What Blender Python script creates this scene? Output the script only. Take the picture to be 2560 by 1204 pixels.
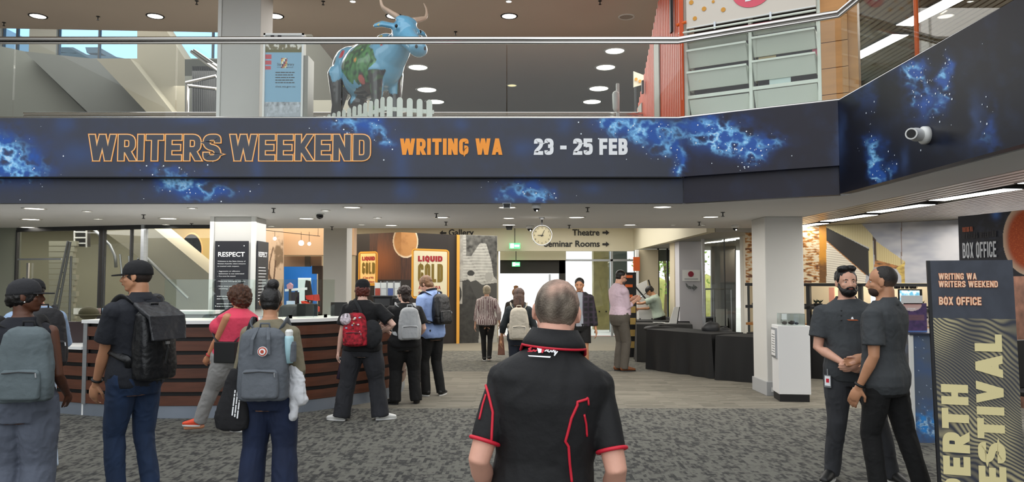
import bpy, bmesh, math, random
from mathutils import Vector, Matrix, noise
from mathutils.bvhtree import BVHTree
random.seed(7)
PI = math.pi
for o in list(bpy.data.objects): bpy.data.objects.remove(o)
SC = bpy.context.scene; COL = SC.collection
# ---------------- camera ----------------
F = 1850.0; TILT = math.atan(98/1850.0); CT, ST = math.cos(TILT), math.sin(TILT); CZ = 1.65
cam = bpy.data.cameras.new('camera'); cam.sensor_width = 36; cam.lens = 36*F/2560; cam.clip_end = 300
co = bpy.data.objects.new('camera', cam); COL.objects.link(co); co.location = (0, 0, CZ)
co.rotation_euler = (PI/2+TILT, 0, 0); SC.camera = co
# ---------------- world, lights, exposure ----------------
W = bpy.data.worlds.new('world'); SC.world = W; W.use_nodes = True
W.node_tree.nodes['Background'].inputs[0].default_value = (0.93, 0.97, 1.0, 1)
W.node_tree.nodes['Background'].inputs[1].default_value = 1.12
SC.view_settings.view_transform = 'Standard'; SC.view_settings.look = 'None'
SC.view_settings.exposure = 0.62; SC.view_settings.gamma = 1; SC.view_settings.use_curve_mapping = False
def area(name, loc, rot, sx, sy, power, col=(1, .97, .92)):
    l = bpy.data.lights.new(name, 'AREA'); l.shape = 'RECTANGLE'; l.size = sx; l.size_y = sy; l.energy = power; l.color = col
    o = bpy.data.objects.new(name, l); COL.objects.link(o); o.location = loc; o.rotation_euler = rot; return o
# broad soft area lamps standing in for recessed ceiling lamps; last two are added fill
area('ceiling_light_lower', (-2.5, 11.0, 2.50), (0, 0, 0), 11, 2.6, 170)
area('ceiling_light_hall', (0.2, 17.5, 3.2), (0, 0, 0), 6, 5, 190)
area('ceiling_light_exhibit', (-5.8, 17.5, 3.2), (0, 0, 0), 4, 5, 170, (1, .86, .68))
area('ceiling_light_cafe', (6.2, 8.6, 2.50), (0, 0, 0), 2.6, 5, 110)
area('ceiling_light_upper', (-1.5, 14.5, 5.95), (0, 0, 0), 12, 6, 480)
area('ceiling_light_upper_right', (5.5, 12, 5.95), (0, 0, 0), 4, 5, 160)
area('added_fill_back_left', (-9.5, 15.2, 2.9), (0, 0, 0), 6, 3, 95)  # unseen fill lamp added to lighten the area behind the glass partition
area('added_fill_atrium', (-8.5, 15.2, 8.2), (0, 0, 0), 8, 3.5, 260, (.95, .98, 1))  # fill lamp added to brighten the dim atrium, in place of window daylight

# ---------------- projection helpers (photo pixel -> world point) ----------------
def ray(px, py):
    u = (px-1280)/F; v = (602-py)/F
    return Vector((u, CT - v*ST, ST + v*CT))
def P(px, py, Y):
    d = ray(px, py); return Vector((0, 0, CZ)) + d*(Y/d.y)
def G(px, py, z=0.0):
    d = ray(px, py); return Vector((0, 0, CZ)) + d*((z-CZ)/d.z)
def RP(px, py, p0, n):
    d = ray(px, py); o = Vector((0, 0, CZ)); return o + d*((Vector(p0)-o).dot(n)/d.dot(n))
def proj(p):
    q = Vector(p)-Vector((0, 0, CZ)); f = q.y*CT + q.z*ST; v = -q.y*ST + q.z*CT
    return 1280+F*q.x/f, 602-F*v/f
def lin(h):
    if not isinstance(h, str): return tuple(h)
    h = h.lstrip('#'); r = []
    for i in (0, 2, 4):
        c = int(h[i:i+2], 16)/255; r.append(c/12.92 if c <= .04045 else ((c+.055)/1.055)**2.4)
    return tuple(r)
# ---------------- materials ----------------
MC = {}
def mat(name, col, rough=.6, metal=0, emit=0, bump=None, vary=None, coat=0, spec=.5, attr=False):
    if name in MC: return MC[name]
    m = bpy.data.materials.new(name); m.use_nodes = True; nt = m.node_tree; b = nt.nodes['Principled BSDF']
    c = lin(col); b.inputs['Base Color'].default_value = (*c, 1); b.inputs['Roughness'].default_value = rough
    b.inputs['Metallic'].default_value = metal; b.inputs['Specular IOR Level'].default_value = spec
    b.inputs['Coat Weight'].default_value = coat
    if emit:
        b.inputs['Emission Color'].default_value = (*c, 1); b.inputs['Emission Strength'].default_value = emit
    tc = nt.nodes.new('ShaderNodeTexCoord')
    if attr:
        a = nt.nodes.new('ShaderNodeAttribute'); a.attribute_name = 'Col'; nt.links.new(a.outputs['Color'], b.inputs['Base Color'])
        if emit: nt.links.new(a.outputs['Color'], b.inputs['Emission Color'])
    if vary:
        sc, amt = vary[:2]; st = vary[2] if len(vary) > 2 else (1, 1, 1)
        mp = nt.nodes.new('ShaderNodeMapping'); mp.inputs['Scale'].default_value = st
        n = nt.nodes.new('ShaderNodeTexNoise'); n.inputs['Scale'].default_value = sc; n.inputs['Detail'].default_value = 5
        nt.links.new(tc.outputs['Object'], mp.inputs[0]); nt.links.new(mp.outputs[0], n.inputs['Vector'])
        r = nt.nodes.new('ShaderNodeMapRange'); r.inputs['From Min'].default_value = .3; r.inputs['From Max'].default_value = .7
        r.inputs['To Min'].default_value = 1-amt; r.inputs['To Max'].default_value = 1+amt
        nt.links.new(n.outputs['Fac'], r.inputs['Value'])
        mx = nt.nodes.new('ShaderNodeVectorMath'); mx.operation = 'SCALE'
        if attr: nt.links.new(a.outputs['Color'], mx.inputs[0])
        else: mx.inputs[0].default_value = c
        nt.links.new(r.outputs[0], mx.inputs['Scale']); nt.links.new(mx.outputs[0], b.inputs['Base Color'])
    if bump:
        n2 = nt.nodes.new('ShaderNodeTexNoise'); n2.inputs['Scale'].default_value = bump[0]; n2.inputs['Detail'].default_value = 4
        bp = nt.nodes.new('ShaderNodeBump'); bp.inputs['Strength'].default_value = bump[1]; bp.inputs['Distance'].default_value = bump[2] if len(bump) > 2 else .01
        nt.links.new(tc.outputs['Object'], n2.inputs['Vector']); nt.links.new(n2.outputs['Fac'], bp.inputs['Height']); nt.links.new(bp.outputs[0], b.inputs['Normal'])
    MC[name] = m; return m
def glass(name, tint=(.93, .97, .95), refl=.10, rough=0.0):
    if name in MC: return MC[name]
    m = bpy.data.materials.new(name); m.use_nodes = True; nt = m.node_tree
    for n in list(nt.nodes): nt.nodes.remove(n)
    out = nt.nodes.new('ShaderNodeOutputMaterial'); t = nt.nodes.new('ShaderNodeBsdfTransparent'); t.inputs[0].default_value = (*tint, 1)
    g = nt.nodes.new('ShaderNodeBsdfGlossy'); g.inputs['Roughness'].default_value = rough
    mx = nt.nodes.new('ShaderNodeMixShader'); lw = nt.nodes.new('ShaderNodeLayerWeight'); lw.inputs[0].default_value = .5
    pw = nt.nodes.new('ShaderNodeMath'); pw.operation = 'POWER'; pw.inputs[1].default_value = 3.5; nt.links.new(lw.outputs['Facing'], pw.inputs[0])
    mu = nt.nodes.new('ShaderNodeMath'); mu.operation = 'MULTIPLY_ADD'; mu.inputs[1].default_value = .45; mu.inputs[2].default_value = refl*.5
    nt.links.new(pw.outputs[0], mu.inputs[0]); mu.use_clamp = True; nt.links.new(mu.outputs[0], mx.inputs[0])
    nt.links.new(t.outputs[0], mx.inputs[1]); nt.links.new(g.outputs[0], mx.inputs[2]); nt.links.new(mx.outputs[0], out.inputs[0])
    MC[name] = m; return m
# ---------------- mesh builder ----------------
class MB:
    def __init__(s): s.v = []; s.f = []; s.c = []
    def add(s, vs, fs):
        n = len(s.v); s.v += [tuple(v) for v in vs]; s.f += [tuple(i+n for i in f) for f in fs]; return s
    def box(s, lo, hi, M=None):
        x0, y0, z0 = lo; x1, y1, z1 = hi
        vs = [Vector(p) for p in ((x0,y0,z0),(x1,y0,z0),(x1,y1,z0),(x0,y1,z0),(x0,y0,z1),(x1,y0,z1),(x1,y1,z1),(x0,y1,z1))]
        if M: vs = [M @ v for v in vs]
        return s.add(vs, [(0,3,2,1),(4,5,6,7),(0,1,5,4),(1,2,6,5),(2,3,7,6),(3,0,4,7)])
    def cbox(s, c, sz, M=None):
        c = Vector(c); h = Vector(sz)/2; return s.box(c-h, c+h, M)
    def quad(s, a, b, c, d): return s.add([a, b, c, d], [(0,1,2,3)])
    def prism(s, pts, d):   # closed polygon pts extruded by vector d
        pts = [Vector(p) for p in pts]; n = len(pts); d = Vector(d)
        return s.add(pts+[p+d for p in pts], [tuple(range(n))[::-1], tuple(range(n, 2*n))]+[(i,(i+1)%n,(i+1)%n+n,i+n) for i in range(n)])
    def tube(s, pts, r, n=10, cap=True, flat=None, closed=False):
        pts = [Vector(p) for p in pts]; m = len(pts); rs = r if isinstance(r, (list, tuple)) else [r]*m
        T = []
        for i in range(m):
            a = pts[(i-1) % m] if (i > 0 or closed) else pts[i]; b = pts[(i+1) % m] if (i < m-1 or closed) else pts[i]
            T.append((b-a).normalized())
        up = Vector((0,0,1)) if abs(T[0].z) < .9 else Vector((0,1,0))
        u = (up - T[0]*up.dot(T[0])).normalized(); vs = []
        for i in range(m):
            u = (u - T[i]*u.dot(T[i])).normalized(); w = T[i].cross(u)
            ru, rw = rs[i] if isinstance(rs[i], (list, tuple)) else (rs[i], rs[i])
            for k in range(n):
                a = 2*PI*k/n; vs.append(pts[i] + u*(ru*math.cos(a)) + w*(rw*math.sin(a)))
        fs = []
        for i in range(m if closed else m-1):
            j = (i+1) % m
            for k in range(n): fs.append((i*n+k, i*n+(k+1)%n, j*n+(k+1)%n, j*n+k))
        if cap and not closed: fs += [tuple(range(n))[::-1], tuple(range((m-1)*n, m*n))]
        return s.add(vs, fs)
    def capsule(s, pts, rs, n=12):   # rounded ends
        pts = [Vector(p) for p in pts]; rs = [ (r if isinstance(r, (list,tuple)) else (r, r)) for r in rs]
        a = (pts[0]-pts[1]).normalized(); b = (pts[-1]-pts[-2]).normalized(); r0 = min(rs[0]); r1 = min(rs[-1])
        pre = [pts[0]+a*(r0*.95), pts[0]+a*(r0*.6)]; pr = [(rs[0][0]*.3, rs[0][1]*.3), (rs[0][0]*.8, rs[0][1]*.8)]
        post = [pts[-1]+b*(r1*.6), pts[-1]+b*(r1*.95)]; qr = [(rs[-1][0]*.8, rs[-1][1]*.8), (rs[-1][0]*.3, rs[-1][1]*.3)]
        return s.tube(pre+pts+post, pr+rs+qr, n)
    def ell(s, c, r, n=14, m=10, M=None):
        c = Vector(c); r = r if isinstance(r, (tuple, list)) else (r, r, r); vs = []; fs = []
        vs.append(Vector((0,0,-1)))
        for i in range(1, m):
            th = PI*i/m
            for k in range(n): a = 2*PI*k/n; vs.append(Vector((math.sin(th)*math.cos(a), math.sin(th)*math.sin(a), -math.cos(th))))
        vs.append(Vector((0,0,1)))
        vs = [Vector((v.x*r[0], v.y*r[1], v.z*r[2])) for v in vs]
        vs = [c + (M @ v if M else v) for v in vs]
        for k in range(n): fs.append((0, 1+(k+1)%n, 1+k)); fs.append((len(vs)-1, len(vs)-1-n+k, len(vs)-1-n+(k+1)%n))
        for i in range(m-2):
            for k in range(n): fs.append((1+i*n+k, 1+i*n+(k+1)%n, 1+(i+1)*n+(k+1)%n, 1+(i+1)*n+k))
        return s.add(vs, fs)
    def lathe(s, c, prof, n=24, M=None, cap=True):   # prof: (r,z) list
        c = Vector(c); vs = []; fs = []
        for r, z in prof:
            for k in range(n):
                a = 2*PI*k/n; v = Vector((r*math.cos(a), r*math.sin(a), z)); vs.append(c+(M @ v if M else v))
        m = len(prof)
        for i in range(m-1):
            for k in range(n): fs.append((i*n+k, i*n+(k+1)%n, (i+1)*n+(k+1)%n, (i+1)*n+k))
        if cap: fs += [tuple(range(n))[::-1], tuple(range((m-1)*n, m*n))]
        return s.add(vs, fs)
    def build(s, name, m=None, parent=None, smooth=False, bevel=0, cols=None, recenter=True):
        me = bpy.data.meshes.new(name); me.from_pydata([tuple(v) for v in s.v], [], s.f); me.validate()
        if m: me.materials.append(m)
        if smooth:
            for p in me.polygons: p.use_smooth = True
        if cols:
            at = me.color_attributes.new('Col', 'FLOAT_COLOR', 'POINT')
            flat = []
            for c in cols: flat += [c[0], c[1], c[2], 1.0]
            at.data.foreach_set('color', flat)
        o = bpy.data.objects.new(name, me); COL.objects.link(o)
        if bevel:
            b = o.modifiers.new('b', 'BEVEL'); b.width = bevel; b.segments = 2; b.limit_method = 'ANGLE'
        if parent: o.parent = parent
        return o
def tag(o, label=None, cat=None, group=None, kind=None):
    if label: o['label'] = label
    if cat: o['category'] = cat
    if group: o['group'] = group
    if kind: o['kind'] = kind
    return o
def S(o): o['kind'] = 'structure'; return o
def empty(name, loc=(0,0,0), rz=0, label=None, cat=None, group=None):
    o = bpy.data.objects.new(name, None); COL.objects.link(o); o.location = loc; o.rotation_euler = (0,0,rz)
    o.empty_display_size = .1
    return tag(o, label, cat, group)
def copy_tree(o, parent=None):
    c = o.copy(); COL.objects.link(c); c.parent = parent
    for ch in o.children: copy_tree(ch, c)
    return c
def ordn(i): return ['first','second','third','fourth','fifth','sixth','seventh','eighth','ninth','tenth'][i]
# printed sheet: bilinear grid between four corners (tl,tr,br,bl); fn(u,v)->linear rgb, u right, v down
def sheet(name, tl, tr, br, bl, nx, ny, fn, m, parent=None, back=None):
    tl, tr, br, bl = map(Vector, (tl, tr, br, bl)); vs = []; cs = []; fs = []
    for j in range(ny+1):
        v = j/ny; a = tl.lerp(bl, v); b = tr.lerp(br, v)
        for i in range(nx+1):
            u = i/nx; vs.append(a.lerp(b, u)); cs.append(fn(u, v))
    for j in range(ny):
        for i in range(nx):
            k = j*(nx+1)+i; fs.append((k, k+nx+1, k+nx+2, k+1))
    mb = MB(); mb.add(vs, fs)
    if back is not None:   # give it thickness
        back = Vector(back); n0 = len(mb.v); q = [tl, tr, br, bl]
        mb.add(q+[p+back for p in q], [(4,5,6,7),(0,1,5,4),(1,2,6,5),(2,3,7,6),(3,0,4,7)]); cs += [cs[0], cs[nx], cs[-1], cs[ny*(nx+1)]]*2
    return mb.build(name, m, parent, cols=cs)
def mix(a, b, t):
    t = max(0, min(1, t)); return tuple(a[i]*(1-t)+b[i]*t for i in range(3))
def fbm(x, y, z=0, o=5): return noise.fractal(Vector((x, y, z)), 1.0, 2.0, o)
def sstep(a, b, x):
    t = max(0, min(1, (x-a)/(b-a))); return t*t*(3-2*t)
# ---------------- lettering ----------------
def rnd(pts, r, closed=False, seg=5):
    out = []; n = len(pts)
    for i, p in enumerate(pts):
        if not closed and i in (0, n-1): out.append(p); continue
        a = pts[i-1]; b = pts[(i+1) % n]
        da = (a[0]-p[0], a[1]-p[1]); db = (b[0]-p[0], b[1]-p[1]); la = math.hypot(*da); lb = math.hypot(*db)
        q = min(r, la*.5, lb*.5); s = (p[0]+da[0]/la*q, p[1]+da[1]/la*q); e = (p[0]+db[0]/lb*q, p[1]+db[1]/lb*q)
        for k in range(seg+1):
            t = k/seg; out.append(((1-t)**2*s[0]+2*t*(1-t)*p[0]+t*t*e[0], (1-t)**2*s[1]+2*t*(1-t)*p[1]+t*t*e[1]))
    return out
def glyph(ch, t=.2, w=.5):
    a = t/2; b = 1-a; R = w-a; r = .22; m = .5
    g = {
     'I': (t, [[(a,0),(a,1)]]), 'T': (w, [[(0,b),(w,b)],[(w/2,0),(w/2,b)]]),
     'E': (w*.92, [[(w*.92,b),(a,b),(a,a),(w*.92,a)],[(a,m),(w*.85,m)]]), 'F': (w*.9, [[(w*.9,b),(a,b),(a,0)],[(a,m-.02),(w*.83,m-.02)]]),
     'L': (w*.86, [[(a,1),(a,a),(w*.86,a)]]), 'H': (w, [[(a,0),(a,1)],[(R,0),(R,1)],[(a,m),(R,m)]]),
     'N': (w*1.04, [[(a,0),(a,1)],[(R+.02,0),(R+.02,1)],[(a,1),(R+.02,0)]]),
     'K': (w*1.04, [[(a,0),(a,1)],[(a+.02,.30),(R+.02,1)],[(a+.13,.5),(R+.03,0)]]),
     'M': (w*1.3, [[(a,0),(a,1)],[(w*1.3-a,0),(w*1.3-a,1)],[(a,1),(w*.65,.2)],[(w*1.3-a,1),(w*.65,.2)]]),
     'W': (w*1.6, [[(a,1),(w*.45,0)],[(w*.45,0),(w*.8,1)],[(w*.8,1),(w*1.15,0)],[(w*1.15,0),(w*1.6-a,1)]]),
     'V': (w*1.1, [[(a,1),(w*.55,0)],[(w*.55,0),(w*1.1-a,1)]]), 'Y': (w*1.05, [[(a,1),(w*.52,.42)],[(w*1.05-a,1),(w*.52,.42)],[(w*.52,0),(w*.52,.5)]]),
     'A': (w*1.12, [[(a,0),(w*.56,1)],[(w*.56,1),(w*1.12-a,0)],[(w*.25,.27),(w*.87,.27)]]),
     'X': (w*1.06, [[(a,0),(w*1.06-a,1)],[(a,1),(w*1.06-a,0)]]),
     'U': (w, [rnd([(a,1),(a,a),(R,a),(R,1)], r)]), 'O': (w, ['c', rnd([(a,a),(R,a),(R,b),(a,b)], r, True)]),
     'Q': (w, ['c', rnd([(a,a),(R,a),(R,b),(a,b)], r, True), [(w*.5,.2),(w*.78,-.14)]]),
     'D': (w, [[(a,0),(a,1)], rnd([(a,a),(R,a),(R,b),(a,b)], r)]),
     'P': (w, [[(a,0),(a,1)], rnd([(a,.42),(R,.42),(R,b),(a,b)], r)]),
     'R': (w, [[(a,0),(a,1)], rnd([(a,.42),(R-.01,.42),(R-.01,b),(a,b)], r), [(w*.5,.42),(R+.02,0)]]),
     'B': (w, [[(a,0),(a,1)], rnd([(a,.5),(R-.02,.5),(R-.02,b),(a,b)], r), rnd([(a,a),(R,a),(R,.5),(a,.5)], r)]),
     'C': (w, [rnd([(R,.66),(R,b),(a,b),(a,a),(R,a),(R,.34)], r)]),
     'G': (w, [rnd([(R,.68),(R,b),(a,b),(a,a),(R,a),(R,.46),(w*.55,.46)], r*.8)]),
     'S': (w, [rnd([(R,.70),(R,b),(a,b),(a,.55),(R,.45),(R,a),(a,a),(a,.30)], r)]),
     '2': (w, [rnd([(a,.68),(a,b),(R,b),(R,.56),(a+.02,.22),(a,a)], r*.8)+[(w,a)]]),
     '3': (w, [rnd([(a,.72),(a,b),(R,b),(R,.53),(w*.4,.53)], r), rnd([(w*.4,.53),(R,.53),(R,a),(a,a),(a,.28)], r)]),
     '5': (w, [[(w*.95,b),(a,b),(a,.5)], rnd([(a,.56),(R,.62),(R,a),(a,a),(a,.28)], r)]),
     '-': (w*.7, [[(0,.45),(w*.7,.45)]]), ' ': (w*.45, []), '.': (t, [[(a,0),(a,t)]]),
    }
    return g.get(ch, (w*.6, []))
def letters(text, t=.2, w=.5, gap=.08, grow=0.0):
    """condensed block lettering in the x/y plane, cap height 1, returns MB and total width"""
    mb = MB(); x0 = 0; lay = 0
    for ch in text:
        wd, st = glyph(ch, t, w); closed = False
        for s in st:
            if s == 'c': closed = True; continue
            pts = [Vector((p[0], p[1])) for p in s]; h = t/2+grow; n = len(pts); L = []; Rr = []
            for i in range(n):
                if closed or 0 < i < n-1:
                    d0 = (pts[i]-pts[i-1]).normalized(); d1 = (pts[(i+1) % n]-pts[i]).normalized()
                    tt = (d0+d1).normalized(); nn = Vector((-tt.y, tt.x)); k = h/max(.45, nn.dot(Vector((-d0.y, d0.x))))
                    L.append(pts[i]+nn*k); Rr.append(pts[i]-nn*k)
                else:
                    d = (pts[1]-pts[0] if i == 0 else pts[-1]-pts[-2]).normalized(); nn = Vector((-d.y, d.x)); e = pts[i]
                    ex = (-1 if i == 0 else 1)*grow
                    if abs(d.y) > abs(d.x):
                        y = e.y+(grow if d.y*(-1 if i == 0 else 1) > 0 else -grow)
                        for sgn, A in ((1, L), (-1, Rr)):
                            q = e+nn*h*sgn; k = (y-q.y)/d.y; A.append(q+d*k)
                    else:
                        e = e+d*ex; L.append(e+nn*h); Rr.append(e-nn*h)
            m = len(pts); lay += 1; vs = [(p.x+x0, p.y, lay*.00025) for p in L]+[(p.x+x0, p.y, lay*.00025) for p in Rr]
            fs = [(i, i+m, (i+1) % m+m, (i+1) % m) for i in range(m if closed else m-1)]
            mb.add(vs, fs); closed = False
        x0 += wd+gap
    return mb, x0-gap
def frame(o, xd, yd):
    xd = Vector(xd).normalized(); yd = Vector(yd).normalized(); z = xd.cross(yd).normalized()
    M = Matrix((xd, yd, z)).transposed().to_4x4(); M.translation = Vector(o); return M
def place_letters(name, text, o, xd, yd, h, m, parent, width=None, **k):
    mb, w = letters(text, **k); sx = (width/w if width else h)
    M = frame(o, xd, yd); mb.v = [tuple(M @ Vector((v[0]*sx, v[1]*h, v[2] if v[2] < .0045 else .0045+v[2]*.1))) for v in mb.v]
    return mb.build(name, m, parent)
def text_obj(name, s, o, xd, yd, h, m, parent, width=None, bold=0.0, align='LEFT'):
    cu = bpy.data.curves.new(name, 'FONT'); cu.body = s; cu.size = 1; cu.offset = bold; cu.align_x = align; cu.resolution_u = 3
    t = bpy.data.objects.new(name, cu); COL.objects.link(t); dg = bpy.context.evaluated_depsgraph_get()
    me = bpy.data.meshes.new_from_object(t.evaluated_get(dg)); bpy.data.objects.remove(t)
    xs = [v.co.x for v in me.vertices] or [0]; wd = max(xs)-min(xs) or 1
    sy = h/.69; sx = (width/wd if width else sy); M = frame(o, xd, yd)
    for v in me.vertices: v.co = M @ Vector((v.co.x*sx, v.co.y*sy, 0))
    me.materials.clear(); me.materials.append(m); me.name = name
    ob = bpy.data.objects.new(name, me); COL.objects.link(ob)
    if parent: ob.parent = parent
    return ob
def blurred_line(mb, o, xd, yd, width, h, seed, gap=.25):   # unreadably small print: word-length bars
    rr = random.Random(seed); x = 0; xd = Vector(xd).normalized(); yd = Vector(yd).normalized(); o = Vector(o)
    while x < width*.97:
        w = min(width-x, h*rr.uniform(1.2, 4.5)); mb.quad(o+xd*x, o+xd*(x+w), o+xd*(x+w)+yd*h*.7, o+xd*x+yd*h*.7); x += w+h*gap*1.6
    return mb
# ---------------- common materials ----------------
white_wall = mat('white_paint', '#c9c8c4', .7, vary=(1.2, .03), bump=(40, .05))
beige_wall = mat('beige_paint', '#cbbfa3', .7, vary=(1, .03), bump=(40, .05))
stair_paint = mat('stair_beige', '#b5ad98', .7, vary=(1, .04))
soffit = mat('soffit_grey', '#e6e6e6', .8, vary=(.8, .03))
taupe = mat('ceiling_taupe', '#c6b8aa', .8, vary=(.8, .03))
steel = mat('polished_steel', '#d8d5d2', .12, 1)
satin = mat('satin_aluminium', '#b9bcc0', .38, .9, vary=(3, .06, (1, 1, 8)))
black = mat('matt_black', '#101011', .55)
darkgrey = mat('dark_grey', '#2a2b2d', .5)
whitem = mat('white_plastic', '#e2e2df', .4)
lampm = mat('lamp_white', '#fff8ea', .5, emit=5)
lampb = mat('lamp_white_bright', '#fffdf4', .5, emit=9)
GL = glass('clear_glass', (.965, .98, .97), .05)
GL2 = glass('partition_glass', (.94, .955, .94), .10)
vcol = mat('printed_sheet', '#ffffff', .55, attr=True)
vgloss = mat('printed_gloss', '#ffffff', .3, attr=True)
orange = mat('orange_paint', '#e0641c', .45)
# =====================================================  SETTING
LZ = 2.57; UF = 3.45; UZ = 6.0
def carpet(name, c0, c1, cell, amt):
    m = bpy.data.materials.new(name); m.use_nodes = True; nt = m.node_tree; b = nt.nodes['Principled BSDF']; b.inputs['Roughness'].default_value = .95
    tc = nt.nodes.new('ShaderNodeTexCoord'); acc = None
    for k, (cx, cy, wgt) in enumerate(cell):
        mp = nt.nodes.new('ShaderNodeMapping'); mp.inputs['Scale'].default_value = (1/cx, 1/cy, 1); mp.inputs['Location'].default_value = (k*3.3, k*1.7, .5)
        sn = nt.nodes.new('ShaderNodeVectorMath'); sn.operation = 'FLOOR'
        wn = nt.nodes.new('ShaderNodeTexWhiteNoise'); wn.noise_dimensions = '2D'
        nt.links.new(tc.outputs['Object'], mp.inputs[0]); nt.links.new(mp.outputs[0], sn.inputs[0]); nt.links.new(sn.outputs[0], wn.inputs['Vector'])
        mu = nt.nodes.new('ShaderNodeMath'); mu.operation = 'MULTIPLY_ADD'; mu.inputs[1].default_value = wgt; mu.inputs[2].default_value = 0
        nt.links.new(wn.outputs['Value'], mu.inputs[0])
        if acc: nt.links.new(acc.outputs[0], mu.inputs[2])
        acc = mu
    nz = nt.nodes.new('ShaderNodeTexNoise'); nz.inputs['Scale'].default_value = 160; nt.links.new(tc.outputs['Object'], nz.inputs['Vector'])
    ad = nt.nodes.new('ShaderNodeMath'); ad.operation = 'MULTIPLY_ADD'; ad.inputs[1].default_value = .35; nt.links.new(nz.outputs[0], ad.inputs[0]); nt.links.new(acc.outputs[0], ad.inputs[2])
    mr = nt.nodes.new('ShaderNodeMapRange'); mr.inputs['From Min'].default_value = amt[0]; mr.inputs['From Max'].default_value = amt[1]
    nt.links.new(ad.outputs[0], mr.inputs['Value'])
    mx = nt.nodes.new('ShaderNodeMix'); mx.data_type = 'RGBA'; mx.inputs[6].default_value = (*lin(c0), 1); mx.inputs[7].default_value = (*lin(c1), 1)
    nt.links.new(mr.outputs[0], mx.inputs[0]); nt.links.new(mx.outputs[2], b.inputs['Base Color']); return m
dark_carpet = carpet('dark_block_carpet', '#2a2a29', '#62615a', [(.030, .10, .45), (.065, .05, .35), (.02, .03, .25)], (.48, .80))
light_carpet = carpet('light_streak_carpet', '#5f5b51', '#7b766a', [(.5, .05, .4), (.16, .03, .4), (.9, .2, .2)], (.35, .9))
mid_carpet = carpet('mid_block_carpet', '#44443f', '#636158', [(.05, .09, .45), (.10, .05, .35), (.03, .05, .25)], (.42, .85))
Y1, Y2, Y3, Y4 = G(1280, 1020).y, G(1280, 928).y, G(1280, 876).y, 22.0
S(MB().box((-14, -12, -.1), (12, Y1, 0)).build('floor', dark_carpet))
S(MB().box((-14, Y1, -.1), (12, Y2, 0)).build('floor', light_carpet))
S(MB().box((-14, Y2, -.1), (12, Y3, 0)).build('floor', mid_carpet))
S(MB().box((-14, Y3, -.1), (12, Y4, 0)).build('floor', mat('hall_carpet', '#756f60', .9, vary=(6, .12, (.3, 3, 1)))))
S(MB().box((-20, Y4+.12, -.1), (20, 45, -.01)).build('floor', mat('paved_forecourt', '#d8d6cf', .8, vary=(1, .08))))
S(MB().box((-8, Y4, -.1), (6, Y4+.12, .003)).build('trim_1', mat('red_threshold', '#b8483c', .6)))

# lower ceiling (soffit under the mezzanine), with front edge following the balcony
B0 = Vector((-14, 8.72, 0)); B1 = Vector((2.02, 8.72, 0)); B2 = Vector((3.50, 7.86, 0)); B3 = Vector((3.42, -2, 0))
pl = [(-14, 8.93), (2.08, 8.93), (3.62, 8.03), (3.56, -2), (4.25, -2), (4.25, 13.1), (-14, 13.1)]
S(MB().prism([(x, y, LZ) for x, y in pl], (0, 0, UF-LZ)).build('ceiling', soffit))
S(MB().box((4.25, -2, LZ+.06), (9.2, 13.1, UF)).build('ceiling', mat('slat_backing', '#59544e', .8)))
S(MB().box((3.61, 13.1, 2.5), (9.2, 21, UF)).build('ceiling', mat('ceiling_back', '#aaa79f', .8)))
S(MB().box((-14, 13.1, 3.3), (3.45, 21, UF)).build('ceiling', beige_wall))
sl = mat('ceiling_slat_metal', '#cfc8bc', .3, .55)
ceil_slats = S(empty('ceiling', (4.25, 0, LZ)))
xx = 4.27; k = 0
while xx < 9.1:
    if not (4.74 < xx < 5.14):
        MB().box((xx-4.25, -1.9, 0), (xx-4.25+.085, 13.0, .03)).build('slat', sl, ceil_slats)
    xx += .115; k += 1
def strip_light(x, y0, y1, z, w, label, grp):
    e = empty('strip_light', (x, (y0+y1)/2, z), .13, label, 'light', grp); L = (y1-y0)/2
    MB().box((-w/2, -L, -.002), (w/2, L, .012)).build('diffuser', lampb, e)
    MB().box((-w/2-.02, -L-.02, .0), (w/2+.02, L+.02, .022)).build('housing', darkgrey, e)
for i, (a, b_) in enumerate(((2.6, 3.8), (4.3, 5.5), (5.85, 7.0), (7.4, 8.5), (8.93, 10.0), (10.35, 11.5), (11.9, 12.6))):
    strip_light(4.97, a, b_, LZ-.004, .20, 'long white strip light in slatted lower ceiling, %s nearest the camera' % ordn(i), 'lower strip lights')

# upper level
S(MB().box((-14, 9.0, UF-.1), (9.2, 21, UF)).build('floor', mat('upper_carpet', '#8a857c', .9)))
up = [(-14, 8.9), (2.3, 8.9), (3.8, 8.1), (3.8, -2), (9.2, -2), (9.2, 21), (-3.55, 21), (-3.55, 12.9), (-14, 12.3)]
S(MB().prism([(x, y, UZ) for x, y in up], (0, 0, .4)).build('ceiling', taupe))
S(MB().box((-14, 11.9, 8.4), (-3.3, 17.7, 8.6)).build('ceiling', mat('atrium_ceiling_paint', '#8b8376', .8)))  # high atrium ceiling in one even grey-brown paint
S(MB().box((-14, 12.0, UZ+.4), (-3.4, 12.2, 8.5)).build('wall_upstand', taupe))
S(MB().box((-3.6, 12.2, UZ+.4), (-3.4, 21, 8.6)).build('wall_back_upper', taupe))
S(MB().box((-3.5, 21, UF), (9.2, 21.2, UZ)).build('wall_back', mat('upper_back_paint', '#8f8a7c', .7)))
S(MB().box((9.2, -12, 0), (9.4, 22, 6.6)).build('wall_right', white_wall))
S(MB().box((-14.2, -12, 0), (-14, 22, 8.6)).build('wall_left', white_wall))
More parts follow.
